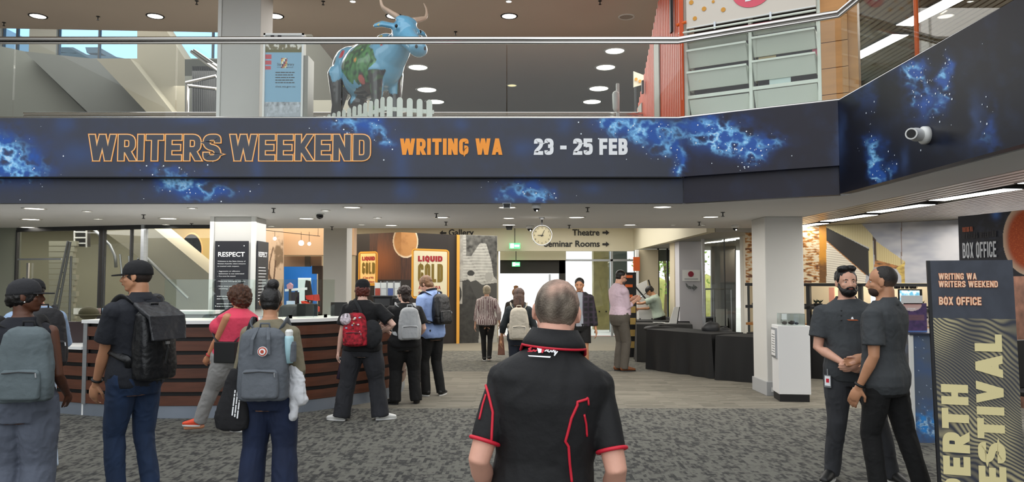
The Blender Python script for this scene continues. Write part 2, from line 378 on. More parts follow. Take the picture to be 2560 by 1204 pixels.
# upper left back wall with clerestory windows, the sky's blue put into their glass tint, at Y=17.5
wy = 17.5; wl = mat('atrium_wall', '#7f7b6e', .7, vary=(.7, .04))
ops = [(0, 72, 96, 118), (140, 345, 96, 146), (392, 540, 96, 143), (545, 662, 96, 143)]
def upz(py): return P(600, py, wy).z
z_top = 8.5; zb = upz(146); zt = upz(60)
S(MB().box((-14, wy, UF), (-3.4, wy+.2, zb)).build('wall_back_left', wl))
S(MB().box((-14, wy, zt), (-3.4, wy+.2, z_top)).build('wall_back_left', wl))
xs = [-14]+[P(q, 120, wy).x for q in (0, 72, 140, 345, 392, 664)]+[-3.4]
for a, b_ in ((0, 1), (2, 3), (4, 5), (6, 7)):
    S(MB().box((xs[a], wy, zb), (xs[b_], wy+.2, zt)).build('wall_back_left', wl))
sky_glass = glass('sky_tint_glass', (.60, .80, .99), .03)
for n, (a, b_) in enumerate(((1, 2), (3, 4), (5, 6))):
    w = S(empty('window_%d' % (n+1), (xs[a], wy+.1, zb))); L = xs[b_]-xs[a]
    MB().box((0, 0, 0), (L, .02, zt-zb)).build('pane', sky_glass, w)
    for q in (0, L/2, L): MB().box((q-.02, -.03, 0), (q+.02, .05, zt-zb)).build('mullion', darkgrey, w)
# neighbouring roof plant seen through the clerestory
rp = mat('roof_concrete', '#6f6a60', .9)
t = empty('roof_parapet', P(240, 150, 24), 0, 'flat grey rooftop with two box blocks seen through the clerestory window', 'roof')
def quadpoly(pp, Y, th, name, m, parent=None, kind=None):
    ps = [P(x, y, Y) for x, y in pp]
    if parent is not None: ps = [p-parent.location for p in ps]
    o = MB().prism(ps, (0, th, 0)).build(name, m, parent); return o
quadpoly([(147, 130), (290, 142), (345, 152), (140, 152)], 24, 1.5, 'slab', rp, t)
quadpoly([(147, 118), (183, 118), (188, 132), (147, 132)], 24, 1.2, 'block', rp, t)
quadpoly([(213, 118), (248, 118), (252, 132), (217, 132)], 24, 1.2, 'block', rp, t)
# leaning concrete stair soffits across the atrium
c1 = mat('concrete_light', '#908977', .8, vary=(.8, .05)); c2 = mat('concrete_mid', '#6e6e68', .8, vary=(.8, .05))
def beam(pp, Y, th, m, label, name='stair_beam'):
    e = empty(name, P(pp[0][0], pp[0][1], Y), 0, label, 'beam'); quadpoly(pp, Y, th, 'panel', m, e); return e
beam([(60, 128), (245, 148), (430, 290), (230, 290)], 16.6, .5, c2, 'dark grey sloping stair soffit upstairs, left of the pale one')
beam([(240, 146), (325, 146), (440, 292), (385, 300)], 15.8, .6, c1, 'pale narrow sloping beam upstairs running down to the glass base')
beam([(343, 40), (392, 40), (500, 205), (560, 300), (440, 300), (300, 146), (343, 146)], 16.2, .6, c1, 'broad pale sloping stair beam upstairs behind left column')
beam([(0, 115), (60, 128), (235, 300), (0, 300)], 17.0, .3, mat('concrete_grey', '#77776e', .8, vary=(.8, .05)), 'grey sloping wall panel upstairs at far left')
e = empty('stair_rail', P(480, 200, 14.5), 0, 'dark metal stair handrails beside the upper column', 'handrail')
for a, b_ in (((465, 207), (540, 190)), ((470, 214), (540, 222)), ((478, 128), (545, 178)), ((484, 126), (548, 170))):
    MB().tube([P(*a, 14.5)-e.location, P(*b_, 14.5)-e.location], .035, 8).build('rail', steel, e)
MB().tube([P(470, 212, 14.5)-e.location, Vector((P(470, 212, 14.5).x, 14.5, UF))-e.location], .03, 8).build('post', steel, e)
e = empty('louvre_screen', P(510, 220, 15), 0, 'dark ribbed metal screen behind the upper column', 'screen')
for i in range(12):
    x = 480+i*5.6; MB().prism([P(x, 165, 15)-e.location, P(x+3.4, 165, 15)-e.location, P(x+3.4, 480, 15)-e.location, P(x, 480, 15)-e.location], (0, .05, 0)).build('slat', darkgrey, e)
S(quadpoly([(462, 148), (545, 148), (545, 292), (462, 292)], 15.4, .1, 'wall_back_left', mat('painted_dim_panel', '#55564f', .8)))  # flat darker panel; the dimness of a recess is put into its colour
S(quadpoly([(770, 208), (838, 208), (838, 300), (770, 300)], 19.5, .4, 'wall_partition', beige_wall))
S(quadpoly([(600, 218), (772, 218), (772, 300), (600, 300)], 20, .3, 'wall_partition', mat('far_cream', '#b3ac97', .8)))

# ---------------- balcony fascia: printed galaxy ----------------
NEB = [(20,395,70,45,1.0),(70,430,55,22,.6),(-30,380,50,50,.8),(470,470,55,24,1.1),(430,455,45,16,.6),(545,480,60,16,.75),(400,425,60,12,.5),
 (870,308,60,18,.9),(930,325,36,22,.7),(965,350,18,22,.8),(1300,478,55,22,1.0),(1355,490,28,14,.8),(1540,305,55,16,1.0),(1590,318,60,20,1.1),(1640,340,50,25,1.0),(1665,370,30,22,.6),(1697,395,16,30,1.0),(1700,425,9,14,.9),
 (1750,312,50,16,.9),(1790,325,50,22,.9),(1830,355,50,22,.9),(1865,372,38,18,1.0),(1880,395,28,15,.8),(1925,355,38,12,.9),(1800,340,80,40,.35),
 (2280,172,30,16,1.0),(2298,205,18,30,1.0),(2305,255,18,40,.8),(2345,255,16,24,1.0),(2368,215,10,38,1.0),(2372,165,14,20,.7),(2190,400,20,40,1.0),(2196,440,12,22,1.0),(2180,360,20,16,.5),(2232,430,10,20,.6),(2470,335,16,60,.4),(2170,235,10,35,.3)]
WISP = [(155,310,25,25),(640,420,18,40),(600,380,20,20),(850,410,24,24),(1000,400,25,50),(1010,470,24,30),(1150,310,20,18),(1410,310,18,24),(1310,370,30,22),(480,300,50,10),(200,385,60,30),(1480,470,24,14),(2100,340,12,60),(2170,200,16,30),(2260,400,10,30),(2440,300,14,60)]
def galaxy(px, py, base):
    q = fbm(px*.018, py*.018, 1, 6); q2 = fbm(px*.028, py*.036, 7, 6)
    g = 0; 
    for cx, cy, rx, ry, a in NEB:
        dx = (px-cx+q*26)/rx; dy = (py-cy+q2*14)/ry; d = dx*dx+dy*dy
        if d < 7: g += a*math.exp(-d*.8)
    wv = 0
    for cx, cy, rx, ry in WISP:
        d = ((px-cx+q*12)/rx)**2+((py-cy)/ry)**2
        if d < 6: wv += math.exp(-d)
    rid = max(0, 1-abs(q2+.12)*2.4)**2
    c = mix(base, (.045, .085, .22), wv*.55+max(0, q)*.12)
    c = mix(c, (.025, .10, .40), g*(.75+.9*q2+.25*rid)); core = max(0, g-.30)*rid*(.9+1.4*q)
    c = mix(c, (.25, .62, 1.0), core*1.25); return mix(c, (.85, .95, 1), max(0, core-.75)*1.1)
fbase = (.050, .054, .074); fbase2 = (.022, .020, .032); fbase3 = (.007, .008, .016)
zT, zM, zB = 3.575, 2.875, LZ
fm = mat('fascia_print', '#ffffff', .42, attr=True, bump=(3, .08), spec=.3)
def fascia(a, b, z0, z1, nx, ny, base, name='trim_2', th=None):
    def fn(u, v):
        p = Vector((a[0]+(b[0]-a[0])*u, a[1]+(b[1]-a[1])*u, z1+(z0-z1)*v)); x, y = proj(p); return galaxy(x, y, base)
    d = (Vector(b)-Vector(a)); n = Vector((d.y, -d.x, 0)).normalized()
    return sheet(name, (a[0], a[1], z1), (b[0], b[1], z1), (b[0], b[1], z0), (a[0], a[1], z0), nx, ny, fn, fm, back=-n*(th or .1))
fas = S(empty('trim_2', (0, 0, 0)))
for args in (((-7, 8.72), (2.02, 8.72), zM, zT, 800, 64, fbase), ((-7, 8.82), (2.05, 8.82), zB, zM, 700, 26, fbase),
             ((-14, 8.72), (-7, 8.72), zM, zT, 4, 2, fbase), ((-14, 8.82), (-7, 8.82), zB, zM, 4, 2, fbase),
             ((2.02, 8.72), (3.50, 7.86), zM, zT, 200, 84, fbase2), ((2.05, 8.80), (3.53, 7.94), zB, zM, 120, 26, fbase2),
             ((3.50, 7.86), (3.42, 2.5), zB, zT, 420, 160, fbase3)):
    fascia(*args, name='panel').parent = fas
MB().box((-14, 8.73, zM-.012), (2.02, 8.9, zM)).build('shadow_gap', black, fas)
# printed stars
star = mat('star_print', '#eef6ff', .5); mb = MB(); random.seed(3)
def stars_on(p0, n, zlo, zhi, pick, cnt, off=.003):
    n = Vector(n).normalized()
    for _ in range(cnt):
        cx, cy, rx, ry, a = random.choice(pick); x = random.gauss(cx, rx*1.1); y = random.gauss(cy, ry*1.3)
        p = RP(x, y, p0, n)
        if not (zlo+.02 < p.z < zhi-.02): continue
        if abs(n.x) < .1 and not (-6.9 < p.x < 1.98): continue
        if .1 < abs(n.x) < .9 and not (2.06 < p.x < 3.44): continue
        if abs(n.x) > .9 and not (3 < p.y < 7.7): continue
        r = random.choice((.003, .004, .006, .009)); u = n.cross(Vector((0, 0, 1))).normalized()
        q = [p+n*-off+u*(r*math.cos(k*PI/3))+Vector((0, 0, r*math.sin(k*PI/3))) for k in range(6)]; mb.add(q, [tuple(range(6))])
n1 = Vector((0, 1, 0)); d2 = (B2-B1); n2 = Vector((-d2.y, d2.x, 0)).normalized(); d3 = Vector((-.08, -5.36, 0)); n3 = Vector((5.36, -.08, 0)).normalized()
front = [n for n in NEB if n[0] < 1705]; s2 = [n for n in NEB if 1705 < n[0] < 2100]; s3 = [n for n in NEB if n[0] > 2100]
stars_on((0, 8.72, 0), n1, zM, zT, front, 230); stars_on((0, 8.82, 0), n1, zB, zM, front, 170)
stars_on(B1, n2, zM, zT, s2, 90); stars_on(B2, n3, zB, zT, s3, 120)
tag(mb.build('printed_star', star, fas), kind='stuff')
# fascia lettering
org = mat('orange_ink', '#ff9d2c', .5); paleo = mat('pale_orange_ink', '#ffc98a', .5); wht = mat('white_ink', '#f3f4f6', .5)
def fl(name, text, x0, x1, ytop, ybot, m, dy=-.004, **k):
    a = P(x0, ybot, 8.72); b = P(x1, ybot, 8.72); c = P(x0, ytop, 8.72)
    return place_letters(name, text, (a.x, 8.72+dy, a.z), (1, 0, 0), (0, 0, 1), c.z-a.z, m, fas, width=b.x-a.x, **k)
for w_, xa, xb in (('WRITERS', 222, 551), ('WEEKEND', 575, 925)):
    fl('letters', w_, xa, xb, 337, 401, org, -.0045, t=.2, w=.6, gap=.10, grow=.045)
    fl('letters', w_, xa, xb, 337, 401, paleo, -.0060, t=.2, w=.6, gap=.10, grow=.030)
    fl('letters', w_, xa, xb, 337, 401, mat('dark_ink', fbase, .45), -.0075, t=.2, w=.6, gap=.10, grow=.0)
fl('letters', 'WRITING WA', 1000, 1256, 346, 387, org, t=.22, w=.56, gap=.08)
fl('letters', '23 - 25 FEB', 1335, 1569, 346, 387, wht, t=.23, w=.58, gap=.08)

# ---------------- glass balustrade and handrail ----------------
bal = empty('balustrade', (0, 8.78, zT), 0, 'frameless glass balustrade with polished steel handrail along the balcony front', 'balustrade')
L0 = bal.location
def rel(v): return Vector(v)-L0
cuts = [-14]+[-7.8]+[P(q, 200, 8.78).x for q in (35, 441, 855, 1267, 1706)]
for a, b_ in zip(cuts, cuts[1:]):
    MB().box(rel((a+.006, 8.775, zT-.02)), rel((b_-.006, 8.787, 4.53))).build('glass_panel', GL, bal)
e2 = [B1+(B2-B1)*t_ for t_ in (0.01, .99)]; nn = n2*.06
for t0, t1 in ((.01, .5), (.508, .99)):
    a = B1+(B2-B1)*t0+nn; b_ = B1+(B2-B1)*t1+nn
    MB().prism([rel((a.x, a.y, zT-.02)), rel((b_.x, b_.y, zT-.02)), rel((b_.x, b_.y, 4.53)), rel((a.x, a.y, 4.53))], n2*.012).build('glass_panel', GL, bal)
for y0, y1 in ((7.86, 6.2), (6.19, 4.6), (4.59, 3.0)):
    MB().box(rel((3.55, y1, zT-.02)), rel((3.562, y0-.01, 4.53))).build('glass_panel', GL, bal)
hz = 4.55
pp = [(-14, 8.78, hz), (2.0, 8.78, hz), (3.55, 7.88, hz), (3.5, 2, hz)]
MB().tube([rel(p) for p in pp], (.030), 14).build('handrail', steel, bal, smooth=True)
MB().tube([rel((p[0], p[1], p[2]-.045)) for p in pp], .018, 10).build('handrail', steel, bal, smooth=True)
MB().tube([rel((p[0], p[1]+.02, zT+.02)) for p in pp], .016, 8).build('base_channel', steel, bal, smooth=True)
# far balustrade rail across the void behind
e = empty('far_handrail', P(1100, 285, 11.6), 0, 'slim steel rail low behind the balcony glass', 'handrail')
MB().tube([P(60, 284, 11.6)-e.location, P(1700, 284, 11.6)-e.location], .025, 8).build('rail', steel, e)
MB().tube([P(60, 291, 11.6)-e.location, P(1700, 291, 11.6)-e.location], .018, 8).build('rail', steel, e)

# ---------------- columns ----------------
def column(name, px0, px1, Y, z0, z1, dep, m=white_wall, side=None):
    x0 = P(px0, 700, Y).x; x1 = P(px1, 700, Y).x
    e = S(empty(name, (x0, Y, z0))); MB().box((0, 0, 0), (x1-x0, dep, z1-z0)).build('shaft', m, e, bevel=.012); return e, x1-x0
cl, w_ = column('wall_column', 533, 632, 10.7, 0, LZ, .55)
MB().box((-.055, -.02, 0), (.0, .03, LZ)).build('corner_trim', whitem, cl); MB().box((w_-.03, -.02, 0), (w_+.03, .03, LZ)).build('corner_trim', whitem, cl)
cu_, w2 = column('wall_column', 541, 640, 10.7, UF, UZ, .55)
MB().box((-.05, -.02, 0), (.0, .03, UZ-UF)).build('corner_trim', whitem, cu_)
cr, w3 = column('wall_column', 1914, 2010, 10.7, 0, LZ, .6)
MB().box((-.02, -.02, 0), (w3+.02, .62, .2)).build('skirting', mat('grey_skirting', '#a6a7a8', .5), cr, bevel=.006)
MB().box((.05, -.035, .06), (.15, -.018, .12)).build('socket_plate', whitem, cr)
column('wall_column', 807, 866, 15.0, 0, 3.3, .5)
# =====================================================  CEILING FITTINGS
def downlight(px, py, w, z, rim, label, grp, m=None, name='downlight'):
    c = G(px, py, z); r = w/2/(F/c.y); e = empty(name, c, 0, label, 'light', grp)
    MB().lathe((0,0,0), [(r*.86, -.004), (r*.86, .03)], 24).build('lens', m or lampm, e)
    MB().lathe((0,0,0), [(r*.86, -.002), (r*.9, -.012), (r*1.02, -.010), (r*1.06, .0), (r*1.06, .02), (r*.86, .02)], 24).build('trim_ring', rim, e, smooth=True)
rimm = mat('rim_white', '#d4d2cc', .35)
big = sorted([(86,520,54),(77,547,48),(71,567,42),(421,545,47),(377,567,34),(766,545,42),(880,517,48),(978,562,36),(1103,542,42),(1268,517,50),(1272,544,35),(1272,561,40),(1441,542,46),(1575,561,36),(1656,516,52),(1777,541,45)])
for i, (x, y, w) in enumerate(big):
    row = 'front' if y < 530 else ('middle' if y < 555 else 'back')
    k = [b for b in big if (b[1] < 530) == (y < 530) and (b[1] >= 555) == (y >= 555)].index((x, y, w))
    downlight(x, y, w, LZ, rimm, 'broad oval-looking downlight in lower ceiling, %s row, %s from the left' % (row, ordn(k)), 'broad lower ceiling downlights')
sm = sorted([(218,527,24),(246,546,22),(481,519,25),(415,560,21),(679,564,19),(814,525,23),(944,543,21),(903,560,19)])
for i, (x, y, w) in enumerate(sm):
    downlight(x, y, w, LZ, rimm, 'small bright round spotlight in lower ceiling, %s from the left' % ordn(i), 'small lower ceiling spotlights', lampb, 'spotlight')
for i, (x, y) in enumerate(((1683,561),(1757,561))):
    downlight(x, y, 12, LZ, rimm, 'tiny recessed lamp near right ceiling edge, %s one' % ('left' if not i else 'right'), 'tiny recessed lamps', lampb, 'spotlight')
for i, x in enumerate((95,388,688,985,1273)):
    downlight(x, 40, 42, UZ, black, 'round bright downlight in upper taupe ceiling, %s from the left' % ordn(i), 'upper front row downlights')
downlight(1566, 42, 40, UZ, rimm, 'unlit round downlight in upper ceiling above orange screen', 'upper front row downlights', mat('unlit_lens', '#a39a90', .5))
for i, (x, y, w) in enumerate(((882,3,16),(1272,3,16),(1655,3,16))):
    downlight(x, y, w, UZ, rimm, 'tiny spotlight at top edge of upper ceiling, %s from the left' % ordn(i), 'upper tiny spotlights', lampb, 'spotlight')
for i, (x, y, w) in enumerate(((1537,127,30),(1514,168,30),(1497,221,30),(1480,254,28))):
    downlight(x, y, w*1.8, UZ, rimm, 'ringed downlight in upper ceiling, right file, %s from the front' % ordn(i), 'right file of ringed downlights', lampm)
for i, (x, y, w) in enumerate(((1045,168,30),(1067,224,30),(1088,254,28))):
    downlight(x, y, w*1.8, UZ, rimm, 'ringed downlight in upper ceiling beside the cow statue, %s from the front' % ordn(i), 'left file of ringed downlights', lampm)
for i, (x, y) in enumerate(((1280,213),)):
    downlight(x, y, 26, UZ, rimm, 'faint yellowish downlight low behind balcony glass, %s from the left' % ordn(i), 'faint rear downlights', mat('lamp_dim', '#e8dca8', .5, emit=.8))
downlight(2360, 29, 32, UZ, rimm, 'round downlight in slatted upper ceiling at right', None)
sp = [(359,536),(479,558),(684,520),(1091,533),(1115,554),(1469,518),(1423,562),(830,566),(215,567),(1748,554),(1807,530)]
def sprinkler(px, py, z, label, grp):
    c = G(px, py, z); e = empty('sprinkler_head', c, 0, label, 'sprinkler', grp)
    MB().lathe((0,0,0), [(.03, 0), (.03, -.006), (.008, -.012), (.008, -.05), (.022, -.055), (.022, -.06)], 10).build('nozzle', darkgrey, e)
for i, (x, y) in enumerate(sorted(sp)): sprinkler(x, y, LZ, 'small dark sprinkler head in lower ceiling, number %s from the left' % (ordn(i) if i < 10 else ('eleventh', 'twelfth')[i-10]), 'lower ceiling sprinklers')
for i, (x, y) in enumerate(sorted([(245,41),(10,56),(1139,79),(1500,2),(808,3),(492,2),(1402,142),(1185,244),(1358,236)][:6])): sprinkler(x, y, UZ, 'small dark sprinkler head in upper taupe ceiling, %s from the left' % ordn(i), 'upper ceiling sprinklers')
def dome(px, py, w, z, label, body=whitem, half=False):
    c = G(px, py, z); r = w/2/(F/c.y); e = empty('dome_camera', c, 0, label, 'camera')
    MB().lathe((0,0,0), [(r, 0), (r, -r*.7), (r*.85, -r*.85)], 20).build('housing', body, e, smooth=True)
    MB().ell((0,0,-r*.75), (r*.72, r*.72, r*.75)).build('dome', mat('smoked_dome', '#0c0c0e', .08), e, smooth=True)
    MB().ell((r*.1, -r*.45, -r*1.3), r*.16).build('lens', lampb if px > 1300 else satin, e, smooth=True)  # bead takes glowing lamp material, a bright glint set on the dome
dome(1341, 511, 24, LZ, 'white dome security camera under the fascia above the wall clock')
dome(1325, 563, 20, LZ, 'small white dome camera just left of the clock')
dome(1838, 562, 19, LZ, 'white dome camera near the rusty shed mural')
c = G(800, 533, LZ); e = empty('ceiling_camera', c, 0, 'dark tilted dome camera in ceiling right of the RESPECT column', 'camera')
MB().lathe((0,0,0), [(.06,0),(.06,-.015),(.045,-.02)], 16).build('base', whitem, e); MB().ell((0,-.01,-.035), (.05,.05,.045)).build('dome', MC['smoked_dome'], e, smooth=True)
for px, py, w, l in ((1267, 508, 22, 'square dark sensor box hanging under fascia left of camera'), (1273, 564, 18, 'small dark square sensor box at rear ceiling edge above exit sign')):
    c = G(px, py, LZ); r = w/2/(F/c.y); e = empty('sensor_box', c, 0, l, 'sensor')
    MB().prism([(-r,-r,0),(r,-r,0),(r*.75,-r*.8,-r*1.1),(-r*.75,-r*.8,-r*1.1)], (0, r*1.7, 0)).build('housing', satin if py < 540 else darkgrey, e)
    MB().prism([(-r*.8,-r*.96,-.15*r),(r*.8,-r*.96,-.15*r),(r*.62,-r*.88,-r),(-r*.62,-r*.88,-r)], (0, -.012, 0)).build('face', black, e)
# clock
cy = 10.85; cc = P(1355, 588, cy); R = .147
e = empty('wall_clock', cc, 0, 'round silver-rimmed clock hanging on a rod from the lower ceiling', 'clock')
RX = Matrix.Rotation(PI/2, 3, 'X')
MB().lathe((0,0,0), [(R*.93,-.04),(R*.93,-.03),(R,-.045),(R*1.02,-.03),(R*1.02,.03),(R,.045),(R*.93,.03)], 40, RX, cap=False).build('rim', steel, e, smooth=True)
MB().lathe((0,0,0), [(R*.95,.018),(R*.95,-.018)], 40, RX).build('dial', mat('clock_dial', '#b9ae8c', .35), e)
MB().tube([(0,0,R),(0,0,LZ-cc.z)], .009, 8).build('rod', darkgrey, e)
MB().lathe((0,0,LZ-cc.z), [(.045,0),(.045,-.015),(.02,-.03)], 14).build('ceiling_rose', satin, e)
for h in range(1, 13):
    a = h*PI/6; text_obj('numeral', str(h), (math.sin(a)*R*.76, -.022, math.cos(a)*R*.76-.011), (1,0,0), (0,0,1), .022, black, e, align='CENTER')
for (dx, dz, L_, w_) in ((.45, 1, R*.72, .005), (-1, .02, R*.58, .006)):
    v = Vector((dx, 0, dz)).normalized(); s = Vector((v.z, 0, -v.x))*w_; b = Vector((0, -.026, 0))-v*.02
    MB().prism([b-s, b+s, b+v*L_+s*.5, b+v*L_-s*.5], (0,.003,0)).build('hand', black, e)
MB().lathe((0,-.03,0), [(.008,0),(.008,.01)], 10, RX).build('hub', black, e)

# =====================================================  RECEPTION COUNTER
gp = [(-330,1010),(-120,1020),(0,1026),(128,1031),(207,1037),(286,1042),(397,1045),(534,1044),(620,1040),(762,1029),(856,1016),(950,1000),(1000,982),(1012,962)]
gp = [G(x, y) for x, y in gp]
def catmull(p, n=8):
    out = []
    for i in range(len(p)-1):
        a = p[max(i-1,0)]; b = p[i]; c = p[i+1]; d = p[min(i+2,len(p)-1)]
        for k in range(n):
            t = k/n; out.append(.5*((2*b)+(c-a)*t+(2*a-5*b+4*c-d)*t*t+(3*b-a-3*c+d)*t**3))
    return out+[p[-1]]
cur = catmull(gp)
def off(pts, d):
    o = []
    for i, p in enumerate(pts):
        t = (pts[min(i+1,len(pts)-1)]-pts[max(i-1,0)]); t.z = 0; t.normalize(); o.append(p+Vector((t.y, -t.x, 0))*d)
    return o
def pxi(px): return min(range(len(cur)), key=lambda i: abs(proj(cur[i])[0]-px))
i0, i1, iN = 0, pxi(207), len(cur)-1; im = pxi(703)
def strip(mb, pts, d0, d1, z0, z1):
    a = off(pts, d0); b = off(pts, d1); n = len(pts); vs = []
    for q, z in ((a,z0),(b,z0),(b,z1),(a,z1)): vs += [(p.x, p.y, z) for p in q]
    fs = []
    for i in range(n-1):
        for k in range(4): j = (k+1)%4; fs.append((k*n+i, k*n+i+1, j*n+i+1, j*n+i))
    fs += [(0,n,2*n,3*n),(n-1,4*n-1,3*n-1,2*n-1)]
    return mb.add(vs, fs)
wood = mat('walnut_slat', '#5a3424', .38, vary=(2.2, .25, (1.2, 1.2, 9)), bump=(30, .05), coat=.15)
ctr = empty('reception_counter', (0,0,0), 0, 'long curved reception counter with walnut slats, white top and metal kick plate', 'counter')
strip(MB(), cur, -.06, -.02, .13, 1.12).build('carcass', black, ctr)
# mask: low section left of the joint
strip(MB(), cur, -.10, .0, 0, .145).build('kick_plate', mat('kick_metal', '#a9b3c2', .3, .75, vary=(2, .08)), ctr)
zs = 0.152
for r in range(6):
    z0 = zs+r*.163; z1 = z0+.115
    for a, b_ in ((i0, i1), (i1, im), (im, iN)):
        if a == i0 and r > 3: continue
        seg = cur[a:b_+1]
        strip(MB(), seg, .0, .022, z0, z1).build('slat', wood, ctr)
lam = mat('white_laminate', '#e6e6e4', .3)
strip(MB(), cur[i1:], -.62, .06, 1.125, 1.165).build('worktop', lam, ctr)
strip(MB(), cur[:i1+1], -.62, .05, .80, .835).build('worktop', lam, ctr)
strip(MB(), cur[i1:i1+2], .0, .03, .14, 1.13).build('joint_strip', satin, ctr)
for q in range(len(ctr.children)):
    pass
MB().box((cur[i1].x-.02, cur[i1].y+.0, 0), (cur[i1].x+.02, cur[i1].y+.6, 1.13)).build('end_panel', lam, ctr)
# the carcass of the low section is cut away: rebuilt lower
for o in list(ctr.children):
    if o.name == 'carcass': bpy.data.objects.remove(o)
strip(MB(), cur[i1:], -.06, -.02, .13, 1.12).build('carcass', black, ctr); strip(MB(), cur[:i1+1], -.06, -.02, .13, .80).build('carcass', black, ctr)
# sneeze guards
for i, (a, b_) in enumerate(((376, 523), (529, 640), (646, 712), (718, 795), (806, 858))):
    ia, ib = pxi(a), pxi(b_); mb = MB(); seg = cur[ia:ib+1]
    e = empty('screen_guard', (seg[0].x, seg[0].y+.2, 1.165), 0, 'clear upright counter screen, %s from the left' % ordn(i), 'screen', 'clear screens on the counter')
    o = strip(mb, seg, -.20, -.208, 1.168, 1.66); o.v = [tuple(Vector(v)-e.location) for v in o.v]; o.build('pane', glass('guard_glass', (.88, .93, .90), .11), e)
    for q in (seg[0], seg[-1]):
        p = off([q, q+Vector((.1,0,0))], -.204)[0]-e.location; MB().cbox((p.x, p.y, .02), (.03, .05, .04)).build('foot', satin, e)
# raised shelf and things on the counter
cb = cur[i1]+Vector((.05,.7,0)); e = empty('raised_shelf', cb, 0, 'white raised shelf unit behind the counter beside the dispenser bottle', 'shelf')
MB().box((0,0,0),(1.2,.4,1.20)).build('cabinet', mat('shelf_grey','#8d8f8e',.5), e); MB().box((-.03,-.03,1.2),(1.25,.43,1.24)).build('top', lam, e)
def bottle(px, py, Y, s, label, mcol='#3a1712'):
    e = empty('pump_bottle', P(px, py, Y), 0, label, 'bottle')
    MB().lathe((0,0,0), [(.032*s,0),(.036*s,.006*s),(.036*s,.11*s),(.03*s,.125*s),(.012*s,.135*s),(.012*s,.15*s)], 18).build('body', mat('amber'+mcol, mcol, .15), e, smooth=True)
    MB().lathe((0,0,.022*s), [(.0365*s,0),(.0365*s,.075*s)], 18).build('label', whitem, e)
    MB().tube([(0,0,.15*s),(0,0,.175*s)], .006*s, 8).build('pump', black, e); MB().tube([(0,0,.175*s),(-.035*s,0,.172*s)], .006*s, 8).build('nozzle', black, e)
bottle(269, 801, 9.2, 1.0, 'dark amber pump bottle with white label on left end of counter')
bottle(961, 796, 10.2, 1.0, 'black pump bottle with white label beside the coffee machine', '#15100f')
e = empty('felt_hat', P(222, 788, 9.75), 0, 'olive green domed hat lying on the raised shelf', 'hat')
MB().ell((0,0,.03),(.12,.12,.09)).build('crown', mat('olive_felt','#3b3720',.9), e, smooth=True); MB().lathe((0,0,0),[(.15,0),(.16,.006),(.12,.02)],24).build('brim', MC['olive_felt'], e, smooth=True)
random.seed(5)
for i, x in enumerate((188, 200, 236, 248, 257, 279, 290)):
    e = empty('brochure_holder', P(x, 787, 9.85), 0, 'small acrylic brochure holder on raised shelf, %s from the left' % ordn(i), 'holder', 'brochure holders on the raised shelf')
    MB().box((-.035,0,0),(.035,.03,.12)).build('case', GL, e); MB().box((-.03,.008,.01),(.03,.014,.09)).build('leaflet', mat('leaf%d'%i, random.choice(('#e8e8e8','#9bb4cc','#d7d2c4','#c8a8a0')), .6), e)
for i, (x, y) in enumerate(((944,741),(959,741),(976,741),(993,741),(962,757),(1000,752))):
    e = empty('brochure_rack', P(x, y+(24 if i > 3 else 0), 10.6), 0, 'clear brochure rack of leaflets above the coffee machine, %s one' % ordn(i), 'rack', 'clear leaflet racks')
    MB().box((-.042,-.02,0),(.042,.03,.22)).build('case', GL, e); MB().box((-.035,.0,.01),(.035,.008,.16)).build('leaflet', mat('rleaf%d'%i, ('#b04a3a','#d8d8d8','#5a6aa8','#e8e6e0','#e8e6e0','#c9c9c6')[i], .6), e)
    MB().box((-.036,-.004,.12),(.036,-.001,.2)).build('card', whitem, e)
e = empty('rack_riser', (P(975,745,10.5).x, 10.45, 1.166), 0, 'dark riser carrying the leaflet racks at right end of counter', 'stand')
MB().box((-.22,0,0),(.16,.32,.225)).build('body', darkgrey, e)
e = empty('coffee_machine', P(955, 800, 10.35), 0, 'black square machine on counter behind the beanie visitor', 'machine')
MB().box((-.13,0,0),(.14,.3,.32)).build('body', black, e, bevel=.012); MB().box((-.1,-.01,.2),(.11,0,.3)).build('panel', darkgrey, e); MB().box((-.15,-.02,.32),(.15,.3,.34)).build('lid', black, e)
for i, (x, y, w, h) in enumerate(((776,797,36,24),(858,795,30,26),(310,868,40,40))):
    pass
def monitor(px, py, Y, w, h, label, m=None):
    e = empty('monitor', P(px, py, Y), 0, label, 'monitor')
    MB().cbox((0,0,.12+h/2),(w,.03,h)).build('screen', m or black, e, bevel=.005); MB().tube([(0,0,0),(0,0,.14)], .015, 8).build('stem', darkgrey, e); MB().cbox((0,0,.005),(.2,.15,.01)).build('foot', darkgrey, e)
monitor(768, 812, 10.1, .28, .17, 'back of black monitor behind counter screen'); monitor(847, 812, 10.1, .22, .19, 'dark monitor behind counter near pale column')
monitor(190, 880, 9.75, .34, .28, 'dark monitor above low counter section behind black backpack', mat('maroon_screen', '#2a1a1c', .4))
e = empty('desk_chair', (P(720,780,10.9).x+.05, 10.9, 0), 0, 'dark office chair back behind the counter screens', 'chair')
MB().capsule([(0,0,.75),(0,0,1.25)], [(.05,.22),(.05,.18)], 12).build('backrest', darkgrey, e, smooth=True); MB().tube([(0,0,0),(0,0,.75)],.03,8).build('post', black, e); MB().lathe((0,0,0),[(.28,0),(.28,.03),(.05,.06)],5).build('base', black, e)

